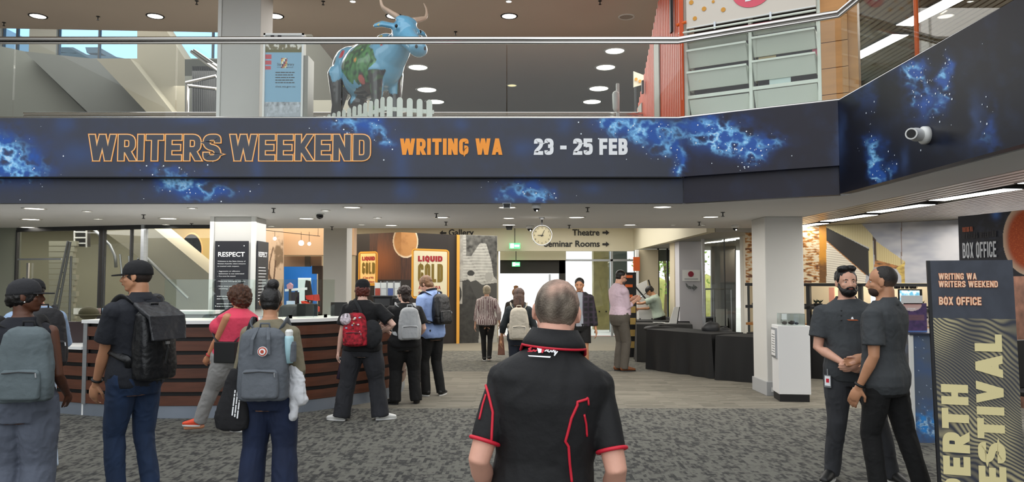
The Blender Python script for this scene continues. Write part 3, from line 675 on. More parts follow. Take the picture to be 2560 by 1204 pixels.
# RESPECT signs on the column
def board(name, pxs, Y, m, label, cat='sign', th=.02):
    (x0, y0), (x1, y1) = pxs; a = P(x0, y1, Y); b = P(x1, y0, Y); e = empty(name, a, 0, label, cat)
    MB().box((0, 0, 0), (b.x-a.x, th, b.z-a.z)).build('panel', m, e); return e, b.x-a.x, b.z-a.z
navy = mat('navy_sign', '#15161f', .4)
e, w, h = board('respect_sign', ((534,602),(621,775)), 10.66, navy, 'dark navy notice headed RESPECT on front of left column')
text_obj('heading', 'RESPECT', (w*.09, -.003, h*.775), (1,0,0), (0,0,1), .064, wht, e, width=w*.8, bold=.02)
lines = ['Welcome to the State Library of','Western Australia, where everyone','is treated with respect.','','- Aggressive or offensive','  behaviour is not tolerated','- You must be seated','','- Keep your belongings with you','','- Wear shoes and appropriate','  clothing']
mbl = MB()
for i in (14,15,17,18): blurred_line(mbl, (w*.09,-.003,h*.70-i*h*.036), (1,0,0), (0,0,1), w*(.8-.1*(i%2)), .012, i)
mbl.build('small_print', wht, e)
for i, s in enumerate(lines):
    if s: text_obj('line', s, (w*.09, -.003, h*.70-i*h*.036), (1,0,0), (0,0,1), .014, wht, e, width=min(w*.84, w*.027*len(s)), bold=.008)
for q in ((.12,.93),(.88,.93),(.06,.06),(.9,.06)): MB().lathe((w*q[0],-.004,h*q[1]),[(.008,0),(.008,.006)],8,RX).build('screw', wht, e)
# side-face sign: on the column's right flank
xs_ = P(632, 700, 10.7).x+.035; e = empty('side_sign', (xs_, 10.95, 0), 0, 'same dark notice on right flank of left column', 'sign')
za, zb_ = P(650, 770, 11).z, P(650, 604, 11).z
MB().box((0, -.22, za), (.02, .25, zb_)).build('panel', navy, e)
text_obj('heading', 'RESPECT', (.0225, -.2, za+(zb_-za)*.77), (0,1,0), (0,0,1), .07, wht, e, width=.38, bold=.02)
for i in range(12): MB().box((.021, -.18, za+.1+i*.045), (.0225, .16-.02*(i%3), za+.108+i*.045)).build('line', wht, e)

# =====================================================  GLASS PARTITION AND STAIR BEHIND COUNTER
gA = Vector((P(45,578,13.0).x, 13.0, 0)); gB = Vector((P(362,565,12.3).x, 12.3, 0)); gC = Vector((P(526,570,12.3).x, 12.3, 0))
dir_ = (gB-gA); L_ = dir_.length; part = empty('glass_partition', (gA.x, gA.y, 0), math.atan2(dir_.y, dir_.x), 'tall glazed partition with dark frame behind the left of the counter', 'partition')
def inv(px):   # position along the partition for a pixel column
    p = RP(px, 700, gA, Vector((-dir_.y, dir_.x, 0)).normalized()); return (p-gA).length
js = [0, inv(118), inv(140), inv(247), L_]
for a, b_ in zip(js, js[1:]):
    if b_-a > .25: MB().box((a+.02, -.005, .02), (b_-.02, .005, LZ-.06)).build('pane', GL2, part)
for j in js[:-1]: MB().box((j-.012, -.03, 0), (j+.012, .03, LZ-.04)).build('mullion', darkgrey, part)
MB().box((L_-.03, -.05, 0), (L_+.03, .05, LZ)).build('post', satin, part)
MB().box((0, -.03, LZ-.07), (L_, .03, LZ)).build('head_rail', darkgrey, part)
MB().box((.1, -.04, 1.05), (1.0, -.02, 1.08)).build('push_bar', satin, part)
MB().box((.27, -.05, .9), (.31, -.02, 1.95)).build('door_pull', steel, part)
MB().box((.05, -.04, 2.0), (1.0, -.02, 2.03)).build('door_rail', satin, part)
pr = empty('glass_partition', (gB.x, gB.y, 0), 0, 'clear glazed bay between partition post and left column', 'partition')
MB().box((.04, -.005, .02), (gC.x-gB.x, .005, LZ-.03)).build('pane', GL2, pr); MB().box((.0, -.03, LZ-.06), (gC.x-gB.x, .03, LZ)).build('head_rail', darkgrey, pr)
S(MB().box((-14, 13.0, 0), (gA.x, 13.1, LZ)).build('wall_left', mat('grey_green_wall', '#7f8274', .7)))
S(MB().box((-14, 17.5, 0), (-5.6, 17.6, 3.3)).build('wall_back', mat('sage_wall', '#85826c', .7, vary=(.8,.05))))
stw = mat('stair_pale', '#9d9886', .7, vary=(.8,.04))
e = empty('staircase', P(300, 700, 14.6), 0, 'pale sloping stair flank with metal rail behind the glass partition', 'staircase')
quadpoly([(235,560),(372,560),(530,690),(530,909),(425,909),(345,640)], 14.6, .9, 'flank', stw, e)
MB().tube([P(x, y, 14.4)-e.location for x, y in ((228,566),(252,590),(275,612),(288,640),(290,668))], .03, 8).build('rail', satin, e, smooth=True)
for x in (300, 322, 345): MB().tube([P(x, 575+x*.2, 14.5)-e.location, P(x+6, 640+x*.2, 14.5)-e.location], .02, 8).build('baluster', satin, e)
MB().tube([P(362, 640, 14.4)-e.location, P(470, 745, 14.4)-e.location], .03, 8).build('rail', satin, e)
e = empty('ladder', P(165, 720, 14.2), 0, 'aluminium stepladder leaning behind the glass partition', 'ladder')
for a, b_ in (((104,914),(170,602)), ((120,914),(176,604)), ((170,914),(178,640))): MB().tube([P(*a,14.2)-e.location, P(*b_,14.2)-e.location], .022, 6).build('rail', mat('ladder_grey', '#6e7074', .4, .5), e)
for k in range(7):
    t = .1+k*.13; a = P(104+66*t, 914-312*t, 14.2); b_ = P(120+56*t, 914-310*t, 14.2); MB().tube([a-e.location, b_-e.location], .012, 6).build('rung', MC['ladder_grey'], e)
e = empty('stacked_boards', P(150, 727, 14.8), 0, 'pale horizontal boards stacked against the wall behind glass', 'boards')
for k in range(22): quadpoly([(122,602+k*14),(190-(k%3)*4,602+k*14),(190-(k%3)*4,614+k*14),(122,614+k*14)], 14.8, .1, 'board', mat('pale_board', '#a5a391', .7), e)
e = empty('shelf_frame', P(200, 600, 15), 0, 'black panel painted as a dark recess with pale frame ladder high behind the glass', 'frame')
quadpoly([(190,575),(212,575),(212,615),(190,615)], 15, .2, 'recess', black, e)  # solid black panel; the darkness of the recess is put in as colour
for y in (580, 594, 608): MB().tube([P(186,y,14.9)-e.location, P(216,y,14.9)-e.location], .015, 6).build('bar', lam, e)
for x in (186, 216): MB().tube([P(x,572,14.9)-e.location, P(x,618,14.9)-e.location], .015, 6).build('bar', lam, e)
# mustard wall with coffee oval beyond the glass bay
mus = P(390, 560, 17.2)
S(quadpoly([(360,560),(530,560),(530,668),(478,662),(360,560)][:4], 17.2, .1, 'wall_back', mat('mustard_wall', '#b59a5c', .7)))
e = empty('oval_plaque', P(478, 625, 17.185), 0, 'brown oval coffee plaque on mustard wall behind glass', 'plaque')
MB().lathe((0,0,0),[(.24,-.03),(.24,0)],28,RX @ Matrix.Diagonal((1,1.55,1))).build('disc', mat('coffee_brown','#9c5a26',.5,vary=(4,.3)), e); MB().lathe((0,0,0),[(.25,.0),(.27,-.02),(.25,-.035)],28,RX @ Matrix.Diagonal((1,1.55,1))).build('rim', mat('coffee_rim','#d2a468',.5), e)

# =====================================================  EXHIBIT AREA BEHIND COLUMN
pch = (.58,.44,.33)
def tree_fn(u, v):
    px = 655+u*53; py = 565+v*194; c = pch
    for (x0,y0,x1,y1,w_) in ((704,700,664,640,5),(690,668,668,628,3),(674,645,676,622,2),(684,660,690,620,2),(700,690,712,640,2),(676,622,684,600,1.5),(664,640,655,620,2),(704,740,702,690,5)):
        dx, dy = x1-x0, y1-y0; t = max(0, min(1, ((px-x0)*dx+(py-y0)*dy)/(dx*dx+dy*dy))); d = math.hypot(px-x0-dx*t, py-y0-dy*t)
        if d < w_*.8: return (.12,.07,.045)
    q = fbm(px*.09, py*.13, 2, 5)
    m_ = max(math.exp(-((px-700)/20)**2-((py-610)/22)**2), .9*math.exp(-((px-695)/26)**2-((py-668)/9)**2), .9*math.exp(-((px-675)/26)**2-((py-688)/10)**2))
    return mix(c, (.2,.14,.09), (m_*1.2+q*.6-.45)*2)
t = empty('tree_mural', P(680, 650, 16.6), 0, 'peach wall mural of a bare branching tree behind the counter', 'mural')
o = sheet('print', P(652,560,16.6), P(708,560,16.6), P(708,888,16.6), P(652,888,16.6), 80, 140, tree_fn, vcol, None, back=(0,.05,0)); o.parent = t; o.matrix_parent_inverse = Matrix.Translation(-t.location)
S(MB().box((P(700,600,17).x, 17, P(700,637,17).z), (P(885,600,17).x, 17.3, 3.3)).build('wall_partition', mat('peach_wall', '#c9a98a', .7)))
S(MB().box((-9.5, 21.4, 0), (-3, 21.6, 3.3)).build('wall_back', mat('exhibit_back', '#4a3b35', .8)))
e = empty('exhibit_header', P(760, 655, 17.4), 0, 'grey-brown recessed panels above the blue exhibit screen', 'panel')
quadpoly([(708,640),(762,640),(762,666),(708,666)], 17.4, .1, 'panel', mat('taupe_panel','#8a7460',.7), e); quadpoly([(762,640),(775,640),(775,666),(762,666)], 17.38, .1, 'panel', mat('slate_panel','#55524a',.7), e); quadpoly([(775,640),(803,640),(803,664),(775,664)], 17.42, .1, 'panel', MC['taupe_panel'], e)
quadpoly([(780,664),(805,664),(805,800),(795,800),(795,684),(780,684)], 17.36, .1, 'panel', mat('dark_brown','#2c211d',.7), e)
e = empty('blue_screen', P(752, 800, 18.2), 0, 'large saturated blue exhibit wall behind the counter screens', 'screen')
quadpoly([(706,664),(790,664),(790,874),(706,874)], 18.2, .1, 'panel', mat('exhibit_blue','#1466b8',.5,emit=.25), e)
def block(name, pp, Y, th, col, label, cat, emit=0):
    e = empty(name, P(sum(p[0] for p in pp)/len(pp), max(p[1] for p in pp), Y), 0, label, cat); quadpoly(pp, Y, th, 'panel', mat(name+col, col, .5, emit=emit), e); MB().tube([(0,.06,.01),(0,.06,-e.location.z+.001)], .03, 8).build('stand', darkgrey, e); return e
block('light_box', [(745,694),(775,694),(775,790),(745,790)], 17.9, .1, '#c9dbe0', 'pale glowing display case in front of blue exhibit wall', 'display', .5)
block('red_table', [(763,738),(788,736),(790,752),(766,748)], 17.0, .4, '#d8362a', 'upper red angled tabletop in the exhibit', 'table')
block('red_table', [(752,752),(788,768),(788,780),(758,772)], 16.8, .4, '#e0452f', 'lower red angled tabletop in the exhibit', 'table')
block('figure_cutout', [(764,700),(772,702),(774,716),(780,752),(762,750),(762,716)], 17.2, .15, '#101418', 'black silhouette standee among red exhibit tables', 'standee')
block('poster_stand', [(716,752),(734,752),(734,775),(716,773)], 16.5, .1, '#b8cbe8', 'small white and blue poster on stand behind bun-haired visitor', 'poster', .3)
block('red_plinth', [(714,775),(742,775),(744,790),(714,790)], 16.5, .3, '#e2452c', 'red low plinth beneath the small poster', 'plinth')
block('pink_model', [(716,712),(724,706),(730,712),(728,722),(718,722)], 16.7, .12, '#d9a6c4', 'pale pink flower-like model by the blue wall', 'model')
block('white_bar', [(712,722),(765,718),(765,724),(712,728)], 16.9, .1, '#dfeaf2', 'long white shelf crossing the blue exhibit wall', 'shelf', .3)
block('dark_booth', [(728,730),(742,730),(742,790),(728,790)], 16.95, .2, '#26163c', 'dark purple upright post below the white shelf', 'post')
e = empty('track_light', P(725, 575, 15.4), 0, 'thin ceiling wire with three small glowing pendant lamps', 'light')
MB().tube([P(662,575,15.4)-e.location, P(800,590,15.4)-e.location], .006, 6).build('wire', black, e)
for x in (665,795): q = P(x,575+(x-662)*.108,15.4); MB().tube([q-e.location, Vector((q.x,q.y,3.3))-e.location], .004, 6).build('hanger', black, e)
for x, y, r in ((687,596,.035),(753,607,.055),(773,609,.035)):
    MB().tube([P(x,579,15.4)-e.location, P(x,y-4,15.4)-e.location], .004, 6).build('drop', black, e); MB().ell(P(x,y,15.4)-e.location, r).build('bulb', lampb, e, smooth=True)

# =====================================================  FAR HALL: header, booth, doors
hdr = mat('header_cream', '#d6cfb6', .7)
hz0 = P(1400, 627, 21).z
S(MB().box((-6.6, 21, hz0), (3.47, 21.25, 3.3)).build('wall_header', hdr)); S(MB().box((3.45, 13.1, 2.5), (3.6, 21.2, 3.35)).build('wall_header', hdr))
S(MB().box((-6.6, 21.26, 0), (P(1246,700,21.3).x, 21.4, 3.3)).build('wall_back', beige_wall))
sg = empty('direction_sign', P(1400, 600, 20.98), 0, 'black wayfinding lettering Theatre and Seminar Rooms with arrows on cream header', 'sign')
def hall_text(s, x0, x1, ybase, hpx, par):
    a = P(x0, ybase, 20.98); b = P(x1, ybase, 20.98); t_ = text_obj('word', s, a-par.location, (1,0,0), (0,0,1), hpx*20.98/F, black, par, width=b.x-a.x, bold=.022); return t_
hall_text('Theatre', 1431, 1499, 588, 15, sg); hall_text('Seminar Rooms', 1360, 1499, 616, 15, sg)
def arrow(x, y, s, par, Y=20.97):
    pts = [(x-8*s,y-2.4),(x+1*s,y-2.4),(x+1*s,y-6.5),(x+9*s,y),(x+1*s,y+6.5),(x+1*s,y+2.4),(x-8*s,y+2.4)]
    MB().prism([P(a,b,Y)-par.location for a,b in pts],(0,-.01,0)).build('arrow', black, par)
arrow(1514, 581, 1, sg); arrow(1514, 610, 1, sg)
sg2 = empty('direction_sign', P(1150, 582, 20.98), 0, 'black Gallery lettering with left arrow, half hidden above the coffee booth', 'sign')
hall_text('Gallery', 1121, 1184, 588, 15, sg2); arrow(1108, 582, -1, sg2)
grn = mat('exit_green', '#4fd07a', .5, emit=1.1)
for x, y, w, h, Y, l in ((1287,614,27,14,20.7,'green illuminated exit sign hanging on the cream header'),(1290,660,20,11,21.5,'lower smaller green exit sign above the doors')):
    e, ww, hh = board('exit_sign', ((x-w/2,y-h/2),(x+w/2,y+h/2)), Y, grn, l, th=.05)
    MB().tube([(ww/2,.03,hh),(ww/2,.03,3.3-e.location.z)],.012,6).build('rod', darkgrey, e); MB().box((ww*.1,-.01,hh*.15),(ww*.4,0,hh*.85)).build('pictogram', lampm, e); MB().box((ww*.5,-.01,hh*.35),(ww*.9,0,hh*.65)).build('arrow', lampm, e)
# doors
dd = mat('door_header_dark', '#26241f', .6)
d1 = S(empty('door_1', (P(1250,700,21.9).x, 21.9, 0))); X0 = d1.location.x
def dx(px): return P(px,700,21.9).x-X0
def dz(py): return P(1400,py,21.9).z
MB().box((0,0,dz(683)),(dx(1414),.2,dz(650))).build('header', dd, d1); MB().box((dx(1398),0,0),(dx(1414),.15,dz(650))).build('jamb', dd, d1)
MB().box((dx(1352),.06,0),(dx(1398),.08,dz(685))).build('sliding_leaf', glass('door_glass',(.96,.98,.97),.06), d1); MB().box((dx(1372),.02,0),(dx(1377),.06,dz(685))).build('stile', satin, d1)
MB().box((0,-.2,dz(650)),(dx(1414),.1,dz(627))).build('soffit', hdr, d1)
w5 = S(empty('window_5', (P(1414,700,21.9).x, 21.9, 0)))
X0 = w5.location.x
MB().box((0,.05,0),(dx(1592),.06,2.75)).build('pane', MC['door_glass'], w5)
for q in (1531, 1590): MB().box((dx(q)-.05,0,0),(dx(q)+.02,.12,2.8)).build('mullion', satin, w5)
MB().box((0,0,dz(650)-.03),(dx(1592),.1,dz(650)+.03)).build('transom', satin, w5)
e = empty('concrete_pier', (P(1505,700,25).x, 25, 0), 0, 'mottled olive concrete pier standing outside the glass doors', 'pier')
MB().box((-.28,0,-.05),(.28,.5,5)).build('shaft', mat('olive_concrete','#8f8455',.8,vary=(3,.25)), e)
for x in (-.1,.13): MB().lathe((x,-.01,.6),[(.025,0),(.025,.03)],10,RX).build('fixing', black, e)
e = empty('dark_kiosk', (P(1551,700,23.5).x, 23.5, 0), 0, 'dark grey upright kiosk block outside behind the phone reader', 'kiosk')
MB().box((-.28,0,-.05),(.22,.6,3.6)).build('body', mat('kiosk_grey','#4a5552',.6), e)
e = empty('notice_board', (P(1572,700,16).x, 16, 0), 0, 'black board with orange notices behind the man reading a phone', 'board')
MB().box((-.2,0,.0),(.16,.05,1.82)).build('panel', black, e)
for z in (1.7,1.5,1.28): MB().box((-.08,-.01,z),(.08,0,z+.06)).build('notice', orange, e)
for z in (.2,.45,.7,.95): MB().box((.02,-.012,z),(.14,0,z+.14)).build('notice', mat('notice_tan','#b89a58',.7), e)
MB().box((.1,-.02,1.85),(.24,.02,2.15)).build('flag', orange, e)
# liquid gold booth
def inp(px, py, poly):
    c = False; j = len(poly)-1
    for i in range(len(poly)):
        if (poly[i][1] > py) != (poly[j][1] > py) and px < (poly[j][0]-poly[i][0])*(py-poly[i][1])/(poly[j][1]-poly[i][1])+poly[i][0]: c = not c
        j = i
    return c
def rrect(px, py, x0, y0, x1, y1, r):
    dx_ = max(x0+r-px, 0, px-(x1-r)); dy_ = max(y0+r-py, 0, py-(y1-r)); return math.hypot(dx_, dy_)-r if (dx_ or dy_) else -min(px-x0, x1-px, py-y0, y1-py, r)
def booth_fn(x0, x1):
    def fn(u, v):
        px = x0+(x1-x0)*u; py = 580+v*285
        g = fbm(px*.35, py*.03, 3, 4)
        c = mix((.085,.03,.014), (.045,.018,.010), .5+g) if (px > 925 and px < 1035 and py < 700) else (.018,.013,.011)
        if 945 < px < 1003 and py < 700: c = mix(c, (.28,.085,.02), .8*math.exp(-((px-955)/40)**2-((py-650)/45)**2))
        if px > 1120: c = (.022,.017,.014)
        d = math.hypot((px-1014)/31, (py-602)/43)
        if py > 540 and d < 1:
            c = mix((.55,.26,.08), (.85,.7,.5), sstep(.86, .97, d)); c = mix(c, (.40,.17,.045), max(0, fbm(px*.06, py*.06, 9))*.9*(d < .88))
        for (a, b, cc_, dd_, r) in ((897,627,946,716,7),(1029,620,1123,748,9)):
            q = rrect(px, py, a, b, cc_, dd_, r)
            if q < 0:
                if q > -3.2: c = (.75,.36,.03)
                elif q > -4.6: c = (.25,.06,.02)
                elif q > -5.6: c = (.75,.45,.05)
                else: c = (.95,.62,.24) if a < 1000 else (.72,.66,.46)
        return c
    return fn
bo = empty('exhibition_booth', P(1003, 860, 19.0), 0, 'dark wood folded booth printed LIQUID GOLD with a coffee oval', 'booth')
def wsheet(name, a, b, Y0, Y1, yt0, yt1, yb, nx, ny, fn, par, m=vcol):
    tl = P(a, yt0, Y0); tr = P(b, yt1, Y1); bl = tl.copy(); bl.z = 0; br = tr.copy(); br.z = 0
    o = sheet(name, tl, tr, br, bl, nx, ny, fn, m, None, back=(0, .12, 0)); o.parent = par; o.matrix_parent_inverse = Matrix.Translation(-par.location); return o
wsheet('printed_panel', 890, 1003, 19.9, 19.0, 585, 580, 862, 120, 240, booth_fn(890, 1003), bo); wsheet('printed_panel', 1003, 1144, 19.0, 19.5, 580, 587, 862, 150, 240, booth_fn(1003, 1144), bo)
wsheet('edge_strip', 1142, 1149, 19.4, 19.45, 586, 587, 862, 2, 2, lambda u, v: (.75,.36,.05), bo)
def plane_letters(text, x0, x1, yt, yb, p0, p1, m, par, **k):
    p0 = Vector(p0); p1 = Vector(p1); n = Vector((-(p1-p0).y, (p1-p0).x, 0)).normalized(); q = p0-n*.006 if n.y > 0 else p0+n*.006
    a = RP(x0, yb, q, n); b = RP(x1, yb, q, n); c_ = RP(x0, yt, q, n); dv = Vector(((b-a).x, (b-a).y, 0))
    return place_letters('letters', text, a-par.location, dv, (0,0,1), c_.z-a.z, m, par, width=(b-a).length, **k)
A0, A1, A2 = P(890,585,19.9), P(1003,580,19.0), P(1144,587,19.5)
redi = mat('red_ink','#9c1422',.5); oli = mat('olive_ink','#77621c',.5)
plane_letters('LIQUID', 905, 937, 641, 651, A0, A1, redi, bo, t=.28, w=.7); plane_letters('GOLD', 905, 937, 656, 684, A0, A1, oli, bo, t=.17, w=.36)
plane_letters('LIQUID', 1045, 1106, 639, 653, A1, A2, redi, bo, t=.28, w=.7); plane_letters('GOLD', 1045, 1107, 659, 705, A1, A2, oli, bo, t=.17, w=.36)
def plane_text(s, x0, x1, yb, hpx, p0, p1, m, par):
    p0 = Vector(p0); p1 = Vector(p1); n = Vector((-(p1-p0).y, (p1-p0).x, 0)).normalized(); q = p0-n*.006
    a = RP(x0, yb, q, n); b = RP(x1, yb, q, n); return text_obj('words', s, a-par.location, ((b-a).x,(b-a).y,0), (0,0,1), hpx*a.y/F, m, par, width=(b-a).length, bold=.02)
plane_text('A Taste of WA', 907, 934, 696, 5, A0, A1, redi, bo); plane_text('Dairy History', 907, 936, 706, 5, A0, A1, redi, bo)
plane_text('A Taste of WA', 1046, 1102, 723, 9, A1, A2, redi, bo); plane_text('Dairy History', 1046, 1104, 738, 9, A1, A2, redi, bo)
def photo_fn(u, v):
    px = 1149+u*94; py = 587+v*270; q = fbm(px*.08, py*.08, 4, 5)
    c = .33+.12*q
    if 1158 < px < 1232 and py < 705: c = .42-.22*(abs(math.sin(py*.42+px*.01)) < .28)+.08*q
    if inp(px, py, [(1165,588),(1243,588),(1243,612),(1200,606),(1178,640),(1166,640)]): c = .10+.1*q
    if inp(px, py, [(1213,600),(1243,590),(1243,700),(1234,690),(1228,650)]): c = .06+.06*q
    if inp(px, py, [(1149,704),(1172,698),(1195,735),(1202,790),(1196,858),(1149,858)]): c = .035+.02*q
    if math.hypot((px-1178)/9, (py-692)/11) < 1: c = .45
    if math.hypot((px-1177)/9, (py-683)/7) < 1: c = .03
    if math.hypot((px-1222)/10, (py-692)/12) < 1: c = .30
    if inp(px, py, [(1172,706),(1190,700),(1205,712),(1243,706),(1243,760),(1200,765)]): c = .05
    if px < 1156 and 704 < py < 760 and math.hypot((px-1145)/14,(py-735)/30) > .7: c = .35
    if py > 840 and px > 1200: c = .35
    c = max(.01, c); return (c*1.02, c, c*.9)
ph = empty('photo_panel', P(1196, 858, 19.5), 0, 'tall black-and-white archival photo panel of two people beside the booth', 'panel')
wsheet('print', 1149, 1243, 19.5, 19.8, 586, 589, 858, 110, 220, photo_fn, ph)

# right of the hall: wall, garden window, column, glass corner
S(quadpoly([(1594,624),(1646,624),(1646,870),(1594,870)], 19.6, .2, 'wall_right_hall', beige_wall))
S(quadpoly([(1590,624),(1597,624),(1597,870),(1590,870)], 19.4, .2, 'trim_3', whitem))
w6 = S(empty('window_6', P(1646, 700, 19.7))); MB().box((0,0,-1.65),(.50,.01,.95)).build('pane', GL, w6)
for q in (0,.25,.5): MB().box((q-.02,-.03,-1.65),(q+.02,.05,.95)).build('mullion', darkgrey, w6)
S(quadpoly([(1646,624),(1700,624),(1700,652),(1646,652)], 19.9, .1, 'wall_right_hall', mat('grey_header','#8b8d86',.7)))
S(quadpoly([(1686,600),(1698,600),(1698,880),(1686,880)], 16.6, .5, 'wall_column', beige_wall))  # separate cream slab puts the column's lit left face into colour
colr, wr = column('wall_column', 1698, 1757, 16.2, 0, 2.5, .5, mat('cool_white_paint','#c4c2c6',.7))
e, ww, hh = board('paper_poster', ((1706,674),(1750,702)), 16.16, whitem, 'white paper notice with red round emblem on the far column', th=.006)
MB().lathe((ww*.48,-.004,hh*.62),[(.062,0),(.062,.004)],20,RX).build('emblem', mat('dark_red','#8e1f36',.5), e); MB().box((ww*.12,-.003,hh*.12),(ww*.88,-.001,hh*.25)).build('caption', satin, e)
e = empty('arrow_sticker', P(1730,714,16.15), 0, 'curved patterned arrow sticker below the notice on far column', 'sticker')
pts = [(1714,706),(1722,714),(1732,716),(1733,710),(1744,718),(1734,727),(1733,722),(1722,722),(1715,714)]
MB().prism([P(a,b,16.15)-e.location for a,b in pts],(0,-.004,0)).build('shape', mat('patterned_grey','#6d7070',.6,vary=(30,.8)), e)
g3 = empty('glass_corner', P(1758,700,15.2), 0, 'tall clear glazed bay right of the far white column', 'glazing')
MB().box((0,0,-1.6),(P(1858,700,15.2).x-g3.location.x,.01,.88)).build('pane', GL2, g3); xg = P(1812,700,15.2).x-g3.location.x; MB().box((xg-.008,-.02,-1.6),(xg+.008,.02,.88)).build('joint', darkgrey, g3)
MB().box((-.02,-.03,-1.6),(.03,.03,.88)).build('frame', satin, g3)
S(quadpoly([(1779,575),(1840,575),(1840,880),(1779,880)], 18.6, .1, 'wall_right_hall', mat('cool_grey_paint','#a3a6a8',.7)))
S(quadpoly([(1862,575),(1900,575),(1900,880),(1862,880)], 18.8, .1, 'wall_right_hall', mat('cool_grey_paint','#a3a6a8',.7)))
column('wall_column', 1858, 1868, 14.2, 0, LZ, .2, mat('bright_trim','#dcdacf',.6))
for i, (x0, x1, y) in enumerate(((1762,1815,607),(1805,1857,600))):
    a = G(x0, y, 2.49); b_ = G(x1, y-6, 2.49); e = empty('ceiling_strip', a, 0, 'bright angled ceiling strip behind far glass bay, %s one' % ('lower', 'upper')[i], 'light', 'strips behind glass')
    d_ = b_-a; MB().prism([(0,0,0),d_,d_+Vector((.1,-.35,0)),(.1,-.35,0)],(0,0,-.01)).build('diffuser', lampb, e)
e = empty('clothes_trolley', (P(1795,700,16.8).x,16.8,0), 0, 'white tubular rack frame standing behind the glass bay', 'rack')
for a, b_ in (((-.3,0,0),(-.3,0,1.45)),((.3,0,0),(.3,0,1.45)),((-.3,0,1.45),(.3,0,1.45)),((-.1,.0,0),(-.1,.0,1.45)),((-.3,0,.2),(.3,0,.2))): MB().tube([a,b_],.018,6).build('bar', satin, e)
MB().box((-.06,-.02,.62),(.2,.0,1.0)).build('placard', whitem, e)
# outdoor garden beyond window
lf = mat('garden_leaf','#8fae4a',.7,vary=(2,.3)); bk = mat('tree_bark','#7a6a4c',.9); random.seed(11)
for i, (px, Y, h) in enumerate(((1662,27,4.6),(1682,26,4.2))):
    b0 = P(px,700,Y); b0.z = -.05; t = empty('garden_tree', b0, 0, 'slender leafy tree outside the garden window, %s one' % ('left','right')[i], 'tree', 'trees outside the window')
    MB().tube([(0,0,0),(.1,0,h*.35),(-.1,.1,h*.7),(0,0,h)],[.1,.08,.05,.02],8).build('trunk', bk, t, smooth=True)
    MB().tube([(.1,0,h*.4),(.6,.1,h*.75)],[.05,.02],6).build('branch', bk, t)
    mb = MB()
    for _ in range(500):
        c_ = Vector((random.gauss(0,.6), random.gauss(0,.6), h*.62+random.gauss(0,.55))); a = Vector((random.uniform(-1,1),random.uniform(-1,1),random.uniform(-1,1)))*.09; b_ = Vector((random.uniform(-1,1),random.uniform(-1,1),random.uniform(-1,1)))*.09; mb.quad(c_, c_+a, c_+a+b_, c_+b_)
    tag(mb.build('foliage', lf, t), kind='stuff')
e = empty('hedge_bank', (P(1660,700,32).x, 32, -.05), 0, 'yellow-green planted bank outside the garden window', 'bank')
mb = MB()
for i in range(14): mb.ell((-2+i*.3, random.uniform(-.3,.3), .7+random.uniform(-.2,.3)), (.5,.5,1.0), 8, 6)
mb.build('foliage', mat('bank_green','#b7b86a',.8,vary=(3,.3)), e)

# =====================================================  BLACK DRAPED TABLES
cloth = mat('black_cloth','#0c0c0d',.75); greycl = mat('grey_sheen_cloth','#2b2a28',.6)  # grey copy of the black cloth, its sheen put into the base colour
def draped(c0, c1, depth, h, label, m=cloth, seed=0):
    c0 = Vector(c0); c1 = Vector(c1); d = (c1-c0); L = d.length; d.normalize(); nb = Vector((-d.y, d.x, 0))
    e = empty('draped_table', (c0.x, c0.y, 0), math.atan2(d.y, d.x), label, 'table', 'black draped tables')
    MB().box((.04,.04,h-.04),(L-.04,depth-.04,h-.01)).build('tabletop', darkgrey, e)
    for q in ((.08,.08),(L-.08,.08),(.08,depth-.08),(L-.08,depth-.08)): MB().tube([(q[0],q[1],0),(q[0],q[1],h-.04)],.02,6).build('leg', darkgrey, e)
    per = [(0,0),(L,0),(L,depth),(0,depth)]; ring = []
    for i in range(4):
        a = Vector(per[i]); b = Vector(per[(i+1)%4]); n = max(6, int((b-a).length/.035))
        for k in range(n): ring.append((a.lerp(b, k/n), Vector(((b-a).y, -(b-a).x)).normalized()))
    vs = []; rows = 9; n = len(ring)
    for r in range(rows+1):
        f = r/rows
        for i, (p, nn_) in enumerate(ring):
            w = (math.sin(i*.55+seed)+math.sin(i*.23+seed*2)*.8+noise.noise(Vector((i*.2,seed,f*.7)))*1.2)*.022*f+.02*f
            q = p+nn_*w; vs.append((q.x, q.y, h*(1-f)+.005*f))
    fs = [(r*n+i, r*n+(i+1)%n, (r+1)*n+(i+1)%n, (r+1)*n+i) for r in range(rows) for i in range(n)]; fs.append(tuple(range(n)))
    mb = MB(); mb.add(vs, fs); mb.build('tablecloth', m, e, smooth=False); return e
draped(G(1790,948.5), G(1935,961), .8, .73, 'black-draped table nearest the right column', seed=1)
draped(G(1617,922), G(1780,945.5), .8, .74, 'long black-draped table in the middle of the row', seed=2)
q = G(1592,904); draped(q, q+Vector((1.1,-.15,0)), .75, .76, 'grey-sheened draped table behind the long black one', greycl, 3)
q = G(1573,890); draped(q, q+Vector((1.3,-.1,0)), .75, .76, 'farthest black-draped table beside the man with a phone', cloth, 4)
q = G(1680,872); draped(q, q+Vector((1.4,.1,0)), .7, .74, 'inner black-draped table near the far white column', cloth, 5)
def lump(name, px, py, Y, r, label, cat, m):
    e = empty(name, P(px, py, Y), 0, label, cat); mb = MB()
    mb.ell((0,0,r[2]*.8), r, 20, 12); mb.v = [tuple(Vector(v)*(1+.18*noise.noise(Vector(v)*7))) for v in mb.v]; mb.build('body', m, e, smooth=True)
    MB().tube([(-r[0]*.4,0,r[2]*1.55),(0,-.02,r[2]*1.9),(r[0]*.4,0,r[2]*1.55)],.012,6).build('handle', m, e, smooth=True); return e
lump('duffel_bag', 1650, 829, 14.2, (.30,.14,.07), 'flat black bag lying on the long draped table', 'bag', black)
